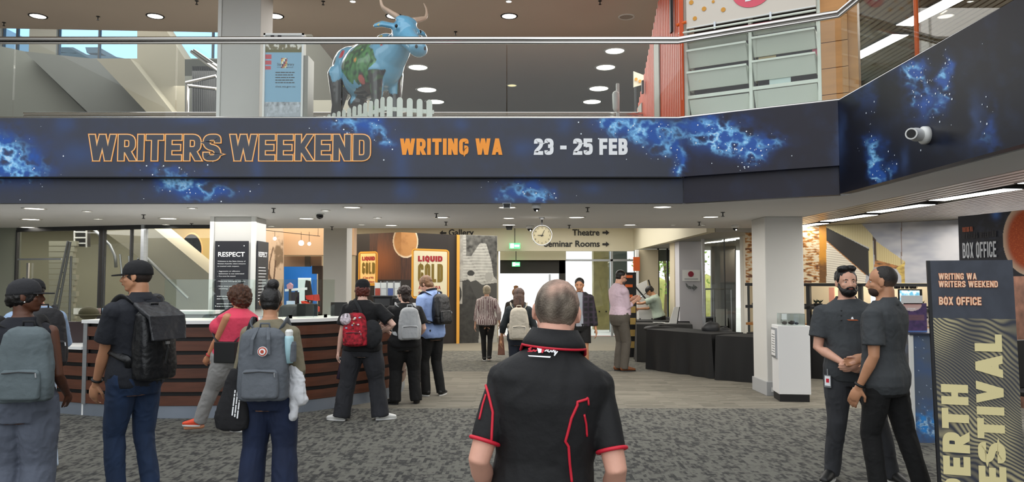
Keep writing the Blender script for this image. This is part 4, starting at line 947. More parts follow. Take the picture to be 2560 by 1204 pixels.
lump('duffel_bag', 1778, 834, 13.4, (.17,.14,.12), 'rounded dark grey bag on the table, left of its pair', 'bag', darkgrey)
lump('duffel_bag', 1812, 834, 13.8, (.14,.12,.07), 'small dark bag on the table, right of the rounded one', 'bag', darkgrey)
e = empty('paper_pile', P(1668, 808, 15.4), 0, 'white papers scattered on the inner draped table', 'papers')
for i in range(7): MB().cbox((random.uniform(-.2,.2),random.uniform(-.1,.1),.004+i*.004),(.2,.14,.003),Matrix.Rotation(random.uniform(-.6,.6),4,'Z')).build('sheet', whitem, e)
e = empty('folding_sign', P(1684, 818, 15.3), 0, 'white folded display card leaning by the far column', 'sign')
MB().prism([(-.12,0,0),(.05,0,0),(.12,.0,.42),(.02,0,.42)],(0,.02,0)).build('panel', whitem, e); MB().prism([(.05,.02,0),(.08,.02,0),(.14,.02,.42),(.12,.0,.42)],(0,.02,0)).build('edge', darkgrey, e)
# banner board held by the woman
e = empty('banner_board', P(1625, 830, 17.2), 0, 'large tilted white board with black support rods being put up', 'board')
quadpoly([(1586,714),(1617,700),(1634,798),(1600,806)], 17.2, .03, 'sheet', whitem, e)
for a, b_ in (((1587,714),(1632,768)),((1621,699),(1633,740))): MB().tube([P(*a,17.1)-e.location, P(*b_,17.1)-e.location],.018,6).build('rod', black, e)
for x in (1600,1630): q = P(x,795,17.15); MB().tube([q-e.location, Vector((q.x,q.y,0))-e.location],.015,6).build('leg', black, e)

# plinth display case
base = G(1988, 1004); pl_ = empty('display_plinth', (base.x, base.y, 0), -.12, 'white display plinth with black toe and framed notice by right column', 'plinth')
hw = .20; MB().box((-hw,0,0),(hw-.01,.36,.10)).build('toe', black, pl_); MB().box((-hw-.01,-.01,.10),(hw+.01,.38,1.03)).build('body', mat('gloss_white','#dedede',.35), pl_, bevel=.006)
MB().box((-hw-.03,.05,.58),(-hw-.01,.33,.99)).build('framed_notice', satin, pl_); MB().box((-hw-.034,.08,.61),(-hw-.03,.30,.96)).build('notice_paper', mat('notice_white','#dcdcdc',.6), pl_)
for k in range(8): MB().box((-hw-.036,.10,.65+k*.035),(-hw-.034,.27-.02*(k%3),.657+k*.035)).build('line', darkgrey, pl_)
dc = empty('acrylic_case', (base.x, base.y, 1.03), -.12, 'clear acrylic case holding dark specimens on top of the white plinth', 'case')
for a, b_ in (((-.15,.03,0),(.16,.036,.16)),((-.15,.30,0),(.16,.306,.16)),((-.15,.03,0),(-.144,.3,.16)),((.154,.03,0),(.16,.3,.16)),((-.15,.03,.155),(.16,.3,.16))): MB().box(a,b_).build('pane', glass('acrylic',(.9,.93,.92),.25), dc)
for i, (x, r) in enumerate(((-.07,.04),(.03,.045),(.10,.03))):
    e = empty('specimen', (base.x+x, base.y+.15, 1.035), 0, 'dark lumpy specimen inside the acrylic case, %s of three' % ('left','middle','right')[i], 'specimen', 'specimens in the case')
    mb = MB(); mb.ell((0,0,r*.6),(r,r*.8,r*.6),12,8); mb.v = [tuple(Vector(v)*(1+.3*noise.noise(Vector(v)*30))) for v in mb.v]; mb.build('stone', mat('brown_stone','#3a2c26',.6), e)

# =====================================================  SHED MURAL WALL + SHELVING
mA = Vector((4.18, 13.25, 0)); mB = Vector((7.7, 10.45, 0)); mn = Vector((-(mB-mA).y, (mB-mA).x, 0)).normalized()
def mz(px, py): return RP(px, py, mA, mn)
zc, zb2 = LZ-.004, 1.605
def shed(u, v):
    p = mA.lerp(mB, u); p.z = zc+(zb2-zc)*v; px, py = proj(p); q = fbm(px*.012, py*.03, 5, 3); q2 = fbm(px*.06, py*.16, 8, 4)
    c = mix((.26,.27,.31), (.44,.43,.44), .5+q*.9)
    if px < 2048:
        st = .5+.5*math.sin(py*.95); k = q2+.35*fbm(px*.03, py*.4, 2, 4)
        c = mix((.70,.60,.42), (.48,.19,.03), sstep(-.15,.25,k+.25*st-.1)); c = mix(c, (.13,.05,.02), sstep(.2,.55,k+ (py-640)*.002))
    elif px < 2066: c = mix((.62,.27,.03), (.16,.07,.02), sstep(640,668,py)+q2*.3)
    elif inp(px, py, [(2066,600),(2164,685),(2164,720),(2066,720)]):
        s = abs(math.sin((py-(px-2066)*.12)*.55)); c = mix((.42,.36,.28), (.72,.66,.55), s); 
        if (px-2066)*.86+600 > py-3: c = (.40,.16,.04)
    elif inp(px, py, [(2066,568),(2172,622),(2172,690),(2164,685),(2066,600)]): c = (.018,.015,.013)
    elif inp(px, py, [(2066,540),(2135,540),(2182,588),(2182,623),(2066,569)]): c = mix((.42,.34,.16),(.62,.55,.34), .5+.5*math.sin(px*1.5))
    elif inp(px, py, [(2191,603),(2262,653),(2260,668),(2192,650)]): c = mix((.38,.29,.12),(.56,.47,.25), .5+.5*math.sin(px*1.4))
    elif inp(px, py, [(2182,590),(2191,600),(2192,650),(2186,645)]): c = (.05,.03,.02)
    elif inp(px, py, [(2186,645),(2258,668),(2240,672),(2212,664),(2186,668)]): c = mix((.10,.05,.02),(.45,.18,.05), .5+q2)
    if 2172 < px < 2183 and 620 < py < 684: c = (.55,.46,.22)
    if inp(px, py, [(2240,670),(2262,655),(2262,716),(2254,716),(2253,690)]): c = mix((.58,.42,.10),(.3,.2,.05),.5+q2)
    if 2252.5 < px < 2254.5 and py < 660: c = (.16,.11,.08)
    return c
mu_ = empty('shed_mural', (mA.x, mA.y, 0), 0, 'wall mural photograph of a rusty corrugated shed under grey clouds', 'mural')
ml = MB(); tl = Vector((mA.x,mA.y,zc)); tr = Vector((mB.x,mB.y,zc)); o = sheet('print', tl, tr, (mB.x,mB.y,zb2), (mA.x,mA.y,zb2), 460, 130, shed, vcol, None, back=mn*.1); o.parent = mu_; o.matrix_parent_inverse = Matrix.Translation(-mu_.location)
ang = math.atan2((mB-mA).y, (mB-mA).x); LM = (mB-mA).length
sh = empty('shelving_wall', (mA.x, mA.y, 0), ang, 'black-framed open servery shelving below the shed mural', 'shelving')
def mt(px): p = mz(px, 760); return (p-Vector((mA.x,mA.y,p.z))).length
MB().box((0,-.04,1.55),(LM,.06,1.60)).build('shelf_board', black, sh); MB().box((0,-.04,1.16),(LM,.3,1.21)).build('shelf_board', black, sh); MB().box((0,.28,1.21),(LM,.34,1.24)).build('back_rail', black, sh)
for q in (1905, 2022, 2152, 2340): MB().box((mt(q)-.03,-.04,0),(mt(q)+.03,.06,1.58)).build('upright', black, sh)
MB().box((0,.0,0),(LM,.5,.72)).build('cabinet', black, sh); MB().box((0,-.03,.86),(LM,.45,.9)).build('ledge', mat('timber_ledge','#9a6428',.5), sh)
sheetw = S(empty('wall_back', (mA.x, mA.y, 0))); sheetw.rotation_euler.z = ang
MB().box((-.5,1.5,0),(LM+1,1.6,LZ)).build('surface', mat('servery_cream','#cfc0a0',.7), sheetw)
area('servery_light', (mA.x+2.2, mA.y-.5, 2.4), (0,0,0), 2, .8, 45)
# screens and objects seen through the servery
def mobj(name, px0, px1, z0, z1, dep, m, label, cat, th=.04):
    a, b = mt(px0), mt(px1); e = empty(name, (mA.x, mA.y, 0), ang, label, cat); MB().box((a, dep, z0), (b, dep+th, z1)).build('panel', m, e); return e, a, b
e, a, b = mobj('tv_screen', 2215, 2278, 1.24, 1.50, .9, black, 'wide wall screen glowing blue inside the servery', 'screen')
def tvf(u, v): q = fbm(u*6, v*5, 2); return mix((.12,.42,.62), (.7,.85,.92), .5+q*1.4)
dv = (mB-mA).normalized(); pt = lambda s, d, z: Vector((0,0,0))+Vector((s, d, z))
sheet('picture', pt(a+.03,.89,1.48), pt(b-.03,.89,1.48), pt(b-.03,.89,1.26), pt(a+.03,.89,1.26), 40, 16, tvf, mat('tv_glow','#ffffff',.4,attr=True,emit=.6), e)
def crowd(u, v):
    px = u*60; py = v*60; c = (.62,.60,.56) if py < 22 else (.5,.42,.34)
    for k, (x, y) in enumerate(((10,25),(22,30),(35,22),(50,28),(5,36),(16,42),(30,45),(44,40),(56,42))):
        if math.hypot((px-x)/5, (py-y-5)/8) < 1: c = ((.75,.7,.66),(.3,.28,.26),(.8,.8,.78))[k%3]
        if math.hypot((px-x)/4.6, (py-y)/5.5) < 1: c = (.025,.02,.018)
    return c
e, a, b = mobj('crowd_photo', 2262, 2345, .92, 1.16, .12, black, 'framed photo of a crowd seen from behind under the servery shelf', 'photo')
sheet('picture', pt(a+.01,.118,1.15), pt(b-.01,.118,1.15), pt(b-.01,.118,.93), pt(a+.01,.118,.93), 90, 60, crowd, vcol, e)
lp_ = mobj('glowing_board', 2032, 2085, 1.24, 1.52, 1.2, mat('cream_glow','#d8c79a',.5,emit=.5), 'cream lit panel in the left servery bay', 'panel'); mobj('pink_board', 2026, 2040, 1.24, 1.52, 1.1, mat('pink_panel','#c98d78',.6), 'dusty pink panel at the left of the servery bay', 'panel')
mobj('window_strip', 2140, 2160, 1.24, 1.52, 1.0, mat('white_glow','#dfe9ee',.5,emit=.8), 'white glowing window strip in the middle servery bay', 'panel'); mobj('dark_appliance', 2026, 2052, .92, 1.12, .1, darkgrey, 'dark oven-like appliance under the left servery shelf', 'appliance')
random.seed(9)
for i, px in enumerate((2036, 2046, 2215, 2232, 2250, 2268, 2300)):
    p = mz(px, 776); p.z = 1.21; e = empty('potted_plant', p+mn*.1, 0, 'small dark spiky plant on the servery shelf, %s from the left' % ordn(i), 'plant', 'plants on the servery shelf')
    MB().lathe((0,0,0),[(.03,0),(.04,.05)],10).build('pot', black, e); lm_ = mat('dark_leaf','#1f2b1c',.7)
    for k in range(8):
        a_ = k*PI/4; d_ = Vector((math.cos(a_)*.06, math.sin(a_)*.06, .10+.03*random.random())); MB().add([(0,0,.04),(.012,0,.07),tuple(d_),(-.012,0,.07)],[(0,1,2),(0,2,3)]).build('leaf', lm_, e)
for i, px in enumerate((2222, 2230, 2240, 2251, 2262, 2271)):
    p = mz(px, 725); p.z = 1.42; e = empty('hanging_cup', p+mn*.5+Vector((0,0,.0)), 0, 'dark cup on top of the servery screen, %s from the left' % ordn(i), 'cup', 'cups above the screen')
    MB().lathe((0,0,.09),[(.022,0),(.03,.05),(.03,.06)],12).build('body', darkgrey, e); MB().tube([(.03,0,.10),(.045,0,.115),(.03,0,.14)],.005,6).build('handle', darkgrey, e)

# right background beyond the stands
S(MB().box((6.6,8.4,0),(6.75,10.4,1.9)).build('wall_partition', mat('rust_brown_wall','#6b4a3c',.8,vary=(6,.5))))
for i, (x, y) in enumerate(((5.6,7.9),(5.8,7.2))):
    e = empty('stacked_chair', (x, y, 0), .3, 'black visitor chair at right edge behind the festival banner, %s one' % ('rear','front')[i], 'chair', 'black chairs behind banner')
    MB().box((-.25,-.25,.43),(.25,.25,.48)).build('seat', black, e, bevel=.01); MB().box((-.25,.22,.48),(.25,.26,1.0)).build('backrest', black, e, bevel=.01)
    for q in ((-.22,-.22),(.22,-.22),(-.22,.22),(.22,.22)): MB().tube([(q[0],q[1],0),(q[0],q[1],.45)],.015,6).build('leg', darkgrey, e)

# box office desk
bx = G(2283, 1106); n_a = .35
bd = empty('box_office_desk', (bx.x, bx.y, 0), n_a*0, 'galaxy-printed box office desk with white edge beside the festival banner', 'desk')
def dgal(sc, neb, base):
    def fn(u, v):
        q = fbm(u*5*sc, v*7, 3, 5); q2 = fbm(u*14*sc, v*18, 6, 5); g = sum(a*math.exp(-(((u-x)/rx)**2+((v-y)/ry)**2)) for x, y, rx, ry, a in neb)
        c = mix(base, (.06,.12,.28), max(0, q+.25)*.7); c = mix(c, (.04,.28,.75), g*(.6+q2)); c = mix(c, (.6,.85,1), max(0, g*(1-abs(q2)*3)-.55)*1.3)
        if noise.noise(Vector((u*70*sc, v*95, 4))) > .62: c = (.55,.65,.8)
        return c
    return fn
dw, dp, dh = 1.0, .75, 1.09
dang = Vector((.27, .96, 0)).normalized()
bl0 = Vector((0,0,0)); bk_ = dang*dp; fr = Vector((1,-.05,0)).normalized()*dw
sheet('front_panel', Vector((0,0,dh)), fr+Vector((0,0,dh)), fr, bl0, 120, 130, dgal(1, [(.12,.82,.14,.10,1.2),(.22,.9,.1,.06,.8)], (.10,.13,.19)), vgloss, bd, back=(0,.02,0))
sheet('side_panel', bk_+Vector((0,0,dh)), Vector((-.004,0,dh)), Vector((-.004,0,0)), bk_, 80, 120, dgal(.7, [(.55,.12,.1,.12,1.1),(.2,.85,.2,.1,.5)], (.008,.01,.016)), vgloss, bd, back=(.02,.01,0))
MB().prism([(-.015,-.015,0),(.02,-.02,0),(.02,.0,0),(-.01,.02,0)],(0,0,dh)).build('edge_strip', whitem, bd)
MB().prism([(-.02,-.03,dh),fr+Vector((.02,-.03,dh)),fr+bk_+Vector((0,0,dh)),bk_+Vector((-.02,0,dh))],(0,0,.02)).build('top', mat('desk_navy','#20283a',.4), bd)
MB().box((-.16,.33,.52),(-.14,.5,.72)).build('paper_tag', whitem, bd) if 0 else None
text_obj('words', 'writing wa', (-.012-.36*.09,.07,.28), (.36,-1,0), (0,0,1), .03, wht, bd, width=.0+.25) if 0 else None
pf = empty('poster_stand', (bx.x+.12, bx.y+.15, dh+.02), 0, 'small purple galaxy poster in clear clip stand on the box office desk', 'poster')
def pfn(u, v):
    c = mix((.05,.03,.10),(.10,.05,.16), .5+fbm(u*4,v*6))
    if math.hypot((u-.35)/.45,(v-.05)/.22) < 1: c = mix((.55,.25,.22),(.75,.62,.60),v*4)
    if .40 < v < .60 and (int(v*60)%2) and .1 < u < .9: c = (.25,.12,.10)
    if v > .95: c = (.1,.2,.5)
    return c
sheet('poster', (-.10,0,.30), (.14,0,.30), (.14,.0,0), (-.10,0,0), 50, 60, pfn, vcol, pf, back=(0,.006,0)); MB().box((-.12,.0,.29),(.1,.012,.38)).build('clip', mat('clear_clip','#e0e0e0',.3), pf)
blurred_line(MB(), (-.06,-.003,.24), (1,0,0), (0,0,1), .08, .010, 3).build('small_print', wht, pf)

# box office hanging sign
s0 = P(2395, 541, 7.6); s1 = P(2660, 494, 6.5); nb_ = Vector((-(s1-s0).y, (s1-s0).x, 0)).normalized(); zsb = P(2530, 690, 7.0).z
bs = empty('box_office_sign', (s0.x, s0.y, 0), 0, 'dark angled BOX OFFICE sign with printed orange oval behind the tall banner', 'sign')
def ofn(u, v):
    p = Vector((s0.x+(s1.x-s0.x)*u, s0.y+(s1.y-s0.y)*u, s0.z+(zsb-s0.z)*v)); px, py = proj(p); q = fbm(px*.03, py*.03, 6)
    c = mix((.035,.035,.045),(.07,.08,.12), max(0,q)); d = math.hypot((px-2574)/67,(py-596)/92)
    g = math.exp(-(((px-2490)/10)**2+((py-535)/12)**2)); c = mix(c,(.1,.25,.7),g*.8)
    if d < 1: c = mix((.62,.09,.02),(.85,.6,.42), sstep(.72,1,d)); c = mix(c,(.9,.22,.05), max(0,noise.noise(Vector((px*.35,py*.35,1))))*1.2*(d<.8))
    return c
o = sheet('panel', Vector((0,0,s0.z)), Vector((s1.x-s0.x,s1.y-s0.y,s0.z)), Vector((s1.x-s0.x,s1.y-s0.y,zsb)), Vector((0,0,zsb)), 180, 160, ofn, vcol, bs, back=nb_*.03)
for t_ in (.08,.9):
    q = Vector((s1.x-s0.x,s1.y-s0.y,0))*t_+nb_*.05; MB().tube([(q.x,q.y,0),(q.x,q.y,s0.z)],.018,8).build('pole', satin, bs); MB().lathe((q.x,q.y,0),[(.18,0),(.18,.01),(.02,.03)],16).build('foot', satin, bs)
def sgl(text, x0, x1, yt, yb, m, par, **k):
    q = s0-nb_*.006; a = RP(x0, yb, q, nb_); b_ = RP(x1, yb, q, nb_); c_ = RP(x0, yt, q, nb_); dv_ = Vector(((b_-a).x,(b_-a).y,0))
    return place_letters('letters', text, a-par.location, dv_, (0,0,1), c_.z-a.z, m, par, width=dv_.length, **k)
sgl('BOX OFFICE', 2407, 2492, 607, 645, wht, bs, t=.15, w=.44, gap=.09); sgl('WRITING WA', 2406, 2433, 568, 580, mat('salmon_ink','#c96b4a',.5), bs, t=.2, w=.42)
sgl('WRITERS WEEKEND', 2406, 2492, 583, 597, mat('dim_ink','#3a383c',.5), bs, t=.2, w=.42)

# tall festival banner
f0 = P(2325, 651, 5.25); f1 = P(2531, 651, 5.08); fb = empty('festival_banner', (f0.x, f0.y, 0), 0, 'tall PERTH FESTIVAL box office banner stand in right foreground', 'banner')
fd = Vector((f1.x-f0.x, f1.y-f0.y, 0)); fn_ = Vector((-fd.y, fd.x, 0)).normalized(); ztop = f0.z; zmid = P(2325, 795, 5.2).z; lean = fd.normalized()*0.035
def ffn(u, v):
    z = ztop*(1-v); x = u*.58
    if z > zmid: return mix((.038,.044,.062),(.05,.058,.08), .5+fbm(u*6, v*12))
    wv = .10*math.sin(z*5+x*4)+.16*noise.noise(Vector((x*2.3, z*1.9, 1)))+.05*noise.noise(Vector((x*6, z*5, 3))); ph = (z*.55+x*.35+wv*.5)*2*PI*58
    s = .5+.5*math.sin(ph); sh_ = sstep(-.35,.35, noise.noise(Vector((x*3.0+5, z*2.6, 6)))); c = mix((.03,.035,.055),(.55,.48,.27), s*(.25+.75*sh_))
    return c
sheet('front', Vector((0,0,ztop)), fd+Vector((0,0,ztop)), fd+lean, lean, 150, 900, ffn, vcol, fb, back=fn_*.035)
sd = mat('banner_edge','#0e0f14',.5)
MB().prism([Vector((0,0,ztop))-fd.normalized()*.02, Vector((0,0,ztop)), lean, lean-fd.normalized()*.02], fn_*.04).build('edge', sd, fb)
MB().prism([fn_*-.03-fd*.05, fd*1.05-fn_*.03, fd*1.05+fn_*.3, fn_*.3-fd*.05],(0,0,.015)).build('foot', sd, fb)
def bnl(text, x0, x1, yt, yb, m, **k):
    q = f0-fn_*.004; a = RP(x0, yb, q, fn_); b_ = RP(x1, yb, q, fn_); c_ = RP(x0, yt, q, fn_); dv_ = Vector(((b_-a).x,(b_-a).y,0))
    return place_letters('letters', text, a-Vector((f0.x,f0.y,0)), dv_, (0,0,1), c_.z-a.z, m, fb, width=dv_.length, **k)
peach = mat('peach_ink','#ffd9b8',.5); oran2 = mat('orange_edge_ink','#f08a4a',.5)
for text, x0, x1, yt, yb in (('WRITING WA',2347,2441,683,698),('WRITERS WEEKEND',2347,2494,702,717),('BOX OFFICE',2348,2453,742,761)):
    bnl(text, x0, x1, yt, yb, oran2, t=.18, w=.6, gap=.14, grow=.045)
    o = bnl(text, x0, x1, yt, yb, peach, t=.18, w=.6, gap=.14); o.location = -fn_*.002
cream = mat('cream_ink','#eadca4',.5)
def vert_word(text, xl, xr, ytop, ybot):
    q = f0-fn_*.005; a = RP(xr, ybot, q, fn_); b_ = RP(xr, ytop, q, fn_); c_ = RP(xl, ybot, q, fn_)
    place_letters('letters', text, a-Vector((f0.x,f0.y,0)), (0,0,1), Vector(((c_-a).x,(c_-a).y,0)), abs((c_-a).length), cream, fb, width=b_.z-a.z, t=.25, w=.62, gap=.11)
vert_word('PERTH', 2361, 2429, 962, 1250); vert_word('FESTIVAL', 2450, 2519, 836, 1270)

# =====================================================  UPSTAIRS: orange screens, shelf, sign
og = empty('orange_screen', (2.07, 9.4, UF), 0, 'ribbed orange metal screen wall receding behind balcony glass', 'screen')
orib = mat('orange_rib','#cc4a08',.5); 
def otop(Y): return 6.0-UF if Y < 9.6 else max(.75, (6.0-UF)-(Y-9.6)*.62)
yy = 9.0
while yy < 14.0:
    MB().box((0, yy-9.4, 0), (.05, yy-9.4+.07, otop(yy))).build('rib', orib, og); yy += .105
for y0, w, zz in ((10.2,.35,.3),(11.6,.35,.2),(12.8,.3,.15)): MB().box((-.02,y0-9.4,zz),(-.005,y0-9.4+w,min(otop(y0)-.3,1.6))).build('grey_panel', mat('pale_grey_panel','#9a9c92',.5), og)
for y0, z0, z1 in ((9.25,1.35,2.5),(11.35,1.1,1.3),(13.4,.7,1.2)): MB().box((-.05,y0-9.4,z0),(-.02,y0-9.4+.07,z1)).build('black_bar', black, og)
tri = empty('dotted_sign', P(1600, 200, 13.6), 0, 'small cream sign with orange dots behind the orange screen end', 'sign')
quadpoly([(1584,178),(1616,190),(1604,212),(1584,218)], 13.6, .02, 'panel', mat('cream_panel','#ddd6c0',.5), tri); MB().tube([P(1588,215,13.62)-tri.location, Vector((P(1588,215,13.62).x,13.62,UF))-tri.location],.02,6).build('post', black, tri)
for x, y in ((1590,198),(1600,203)): MB().lathe(P(x,y,13.58)-tri.location,[(.03,0),(.03,.01)],12,RX).build('dot', mat('mustard_dot','#d6952c',.5), tri)
e = empty('sanitiser_stand', P(1540, 290, 11.3), 0, 'pale grey dispenser stand behind glass beside the orange screen', 'dispenser')
MB().capsule([(0,0,.12),(0,0,.34)],[(.05,.05),(.055,.055)]).build('unit', mat('dispenser_grey','#b3b9b6',.4), e, smooth=True); MB().box((.01,.02,UF-e.location.z),(.06,.06,.52)).build('backplate', MC['dispenser_grey'], e, bevel=.01)
# children's shelf behind second balcony segment
SD = (B2-B1).normalized(); SN = n2; so = B1+SN*.42
def sp_(px, py, o_=0): return RP(px, py, so+SN*o_, SN)
shf = empty('picture_book_shelf', (so.x, so.y, UF), math.atan2(SD.y, SD.x), 'white picture book rack with angled trays and timber end behind glass', 'shelf')
def st(px, py=200, o_=0): p = sp_(px, py, o_); return (Vector((p.x,p.y,0))-Vector((so.x,so.y,0))-SN*o_).dot(SD)
wsh = mat('shelf_white','#e9efe2',.4); xl, xm, xr = st(1717), st(1878), st(2050)
for x in (xl, xm, xr): MB().box((x-.02,-.03,0),(x+.02,.06,1.75)).build('upright', wsh, shf, bevel=.004)
def zrow(px, py): return sp_(px, py).z-UF
for (xa, xb, pxr, rows) in ((xl, xm, 1725, ((108,128),(133,176),(187,232),(251,300))), (xm, xr, 2045, ((45,68),(76,125),(137,187),(208,262)))):
    for i, (ya, yb) in enumerate(rows):
        zt_, zb_ = zrow(pxr, ya), zrow(pxr, yb-(6 if i < 3 else 0)); zb_ = max(zb_, .02); t = empty('tray', (0,0,0)); t.parent = shf; a, b = xa+.03, xb-.03
        if i == 3: MB().prism([(a,-.01,zt_),(b,-.01,zt_),(b,.12,zb_),(a,.12,zb_)],(0,.012,0)).build('face', wsh, t)
        else:
            MB().prism([(a,-.10,zt_),(b,-.10,zt_),(b,.02,zb_),(a,.02,zb_)],(0,.012,0)).build('face', wsh, t); MB().box((a,-.115,zt_-.012),(b,-.095,zt_+.012)).build('lip', wsh, t)
            for x in (a, b-.01): MB().prism([(x,-.10,zt_),(x,.02,zb_),(x,.16,zb_),(x,.16,zt_)],(.01,0,0)).build('cheek', wsh, t)
MB().box((xl,-.02,zrow(1725,248)),(xm,.03,zrow(1725,240))).build('cross_rail', wsh, shf); MB().box((xm,-.02,zrow(2045,206)),(xr,.03,zrow(2045,197))).build('cross_rail', wsh, shf)
tim = mat('light_timber','#c98f52',.5,vary=(2,.1,(1,1,6)))
for k in range(6): MB().box((xr+.02,-.02,k*.3),(xr+.30,.12,k*.3+.292)).build('timber_panel', tim, shf)
MB().box((xr+.30,.02,0),(xr+.40,.3,1.62)).build('timber_side', tim, shf)
MB().box((xl,.35,0),(xr,.40,1.9)).build('back_panel', mat('shelf_back','#2a2226',.7), shf)
for i, (px, py, w, col) in enumerate(((1780,125,.22,'#a9b0a8'),(2040,128,.08,'#c2566a'),(1918,150,.2,'#b9a574'),(1950,205,.24,'#cfe0dc'))):
    p = sp_(px, py, .04); e = empty('picture_book', p, math.atan2(SD.y, SD.x), ('patterned grey picture book in top left tray','pink picture book in right tray by timber end','tan picture book in the right middle tray','pale blue picture book on the lower rail')[i], 'book', 'picture books in the rack')
    MB().box((-w/2,0,-.12),(w/2,.012,.045)).build('cover', mat('book'+col, col, .5, vary=(60,.5) if not i else None), e); MB().box((-w/2+.004,.012,-.118),(w/2-.004,.02,.043)).build('pages', whitem, e)
# dotted sign over the shelf
ds = empty('play_sign', (so.x, so.y, 0), math.atan2(SD.y, SD.x), 'cream hanging sign with orange dots and pink ellipse above the book rack', 'sign')
zA = sp_(1717, 70, -.1).z; xa, xb = st(1717,70,-.1), st(2040,5,-.1); MB().box((xa,-.11,zA),(xb,-.09,zA+.8)).build('panel', mat('sign_cream','#d9cfc2',.5), ds); MB().box((xa,-.115,zA-.015),(xb,-.085,zA)).build('lower_edge', whitem, ds)
for px, py, r in ((1728,6,.028),(1760,22,.028),(1808,24,.028),(1737,46,.026),(1783,4,.018)):
    p = sp_(px, py, -.115); d_ = (Vector((p.x,p.y,0))-Vector((so.x,so.y,0))).dot(SD); MB().lathe((d_,-.113,p.z),[(r,0),(r,.004)],16,RX).build('dot', MC['mustard_dot'], ds)
p = sp_(1880, -25, -.115); d_ = (Vector((p.x,p.y,0))-Vector((so.x,so.y,0))).dot(SD); MB().lathe((d_,-.114,p.z),[(.235,0),(.235,.004)],32,RX @ Matrix.Diagonal((1,.88,1))).build('ellipse', mat('pink_ellipse','#e0566a',.5), ds)
text_obj('words', 'Do', (d_-.09,-.122,p.z-.125), (1,0,0), (0,0,1), .12, wht, ds, bold=.02)
MB().tube([(xa-.1,-.12,zA-.06),(xb,-.12,zA-.06)],.014,8).build('support_rail', wsh, ds)
for x in (xa+.35, xa+1.0): MB().box((x-.012,-.13,zA-.08),(x+.012,-.105,zA+.01)).build('bracket', satin, ds)
MB().tube([(xa-.12,-.12,zA+.05),(xa,-.12,zA+.07)],.02,8).build('clamp', orange, ds)
# right slatted upper ceiling and lights
cs2 = S(empty('ceiling', (4.4, 6, UZ-.03)))
xx = 0
while xx < 4.6:
    MB().box((xx, 2.5, 0), (xx+.09, 14.9, .03)).build('slat', mat('upper_slat','#9c8f78',.4,.3), cs2); xx += .13
for i, (a, b_) in enumerate(((10.9,12.3),(12.75,14.15),(14.6,16.2))): strip_light(6.72+(i*.0), a, b_, UZ-.056, .30, 'long bright strip light in upper right ceiling, %s from the front' % ordn(i), 'upper strip lights')
for i, (px, y0, y1, Y) in enumerate(((2128,0,225,8.6),(2292,0,130,8.2))):
    a = P(px, 100, Y); e = empty('orange_pole', (a.x, Y, UF), 0, 'thin orange post behind right balcony glass, %s one' % ('left','right')[i], 'post'); MB().tube([(0,0,0),(0,0,UZ-UF)],.025,10).build('post', orange, e, smooth=True); MB().lathe((0,0,0),[(.06,0),(.06,.01)],12).build('base_plate', orange, e)
e = empty('wall_frame', (5.2, 14.6, UF), 0, 'pale framed cupboard row upstairs beyond the right glass', 'cupboard')
for k in range(5): MB().box((k*.8,0,0),(k*.8+.76,.4,1.9)).build('door', mat('olive_cupboard','#8a8468',.6), e)
# outdoor style PTZ camera on the right fascia
p = RP(2318, 338, B2, n3); e = empty('bullet_camera', p, 0, 'white swivel security camera mounted on the dark right fascia', 'camera')
MB().lathe((0,0,0),[(.075,0),(.075,-.04),(.06,-.055)],24,Matrix.Rotation(PI/2,3,'Y')).build('base', whitem, e, smooth=True)
MB().capsule([(-.05,-.0,0),(-.11,-.03,.0),(-.16,-.08,-.005)],[.05,.058,.05],16).build('body', whitem, e, smooth=True)
MB().lathe((-.175,-.10,-.007),[(.046,0),(.046,.03),(.035,.045)],18,Matrix.Rotation(2.2,3,Vector((.5,-.4,0)))).build('hood', whitem, e) if 0 else None
d_ = Vector((-.05,-.05,-.005)).normalized(); qq = Vector((-.155,-.075,-.005)); MB().tube([qq, qq+d_*.06],.048,18).build('hood', whitem, e, smooth=False); MB().tube([qq+d_*.058, qq+d_*.064],.036,16).build('lens', black, e)
# display panel upstairs (library banner)
lb = empty('library_banner', P(709, 290, 9.9), 0, 'tall blue and photo State Library display banner upstairs in silver frame', 'banner')
LX, LY = lb.location.x, 9.9
a = P(660,84,9.9); b_ = P(757,300,9.9); zt_ = a.z-lb.location.z; x0, x1 = a.x-LX, b_.x-LX; zb_ = UF-lb.location.z
def lfn(u, v):
    px = 662+u*93; py = 84+v*214; q = fbm(px*.12, py*.12, 3, 5)
    if py < 92: return (.7,.7,.7) if not (672 < px < 706 and (int(px)//9) % 2) else (.08,.08,.1)
    if py < 118: return mix((.16,.13,.05),(.7,.68,.6), sstep(.1,.4,q)) if py < 112 else (.12,.11,.02)
    if py < 213:
        for k, y in enumerate((121,133,144)):
            if y < py < y+9-k and px < 678-(k==2)*1: return (.55,.06,.08)
        if 702 < px < 718 and 128 < py < 148: return ((.05,.05,.06),(.6,.1,.1),(.7,.6,.1),(.8,.8,.8))[(int(px)//4+int(py)//5) % 4]
        return (.22,.42,.58)
    c = .42+.3*q; 
    if 222 < py < 240: c = .30+.25*abs(math.sin(px*.9))
    if inp(px,py,[(675,222),(748,218),(752,232),(668,240)]): c = .5+.2*q
    if 242 < py < 276 and 668 < px < 752: c = .12+.4*(abs(math.sin(px*.3)) > .8)+.3*max(0,q)
    c = max(.03,c); return (c*.85,c*.92,c)
sheet('print', (x0+.02,0,zt_-.02), (x1-.02,0,zt_-.02), (x1-.02,0,zb_), (x0+.02,0,zb_), 96, 220, lfn, vcol, lb)
MB().box((x0,.005,zb_),(x1,.10,zt_)).build('body', MC.get('dull_metal') or mat('dull_metal','#77746c',.4,.6), lb); 
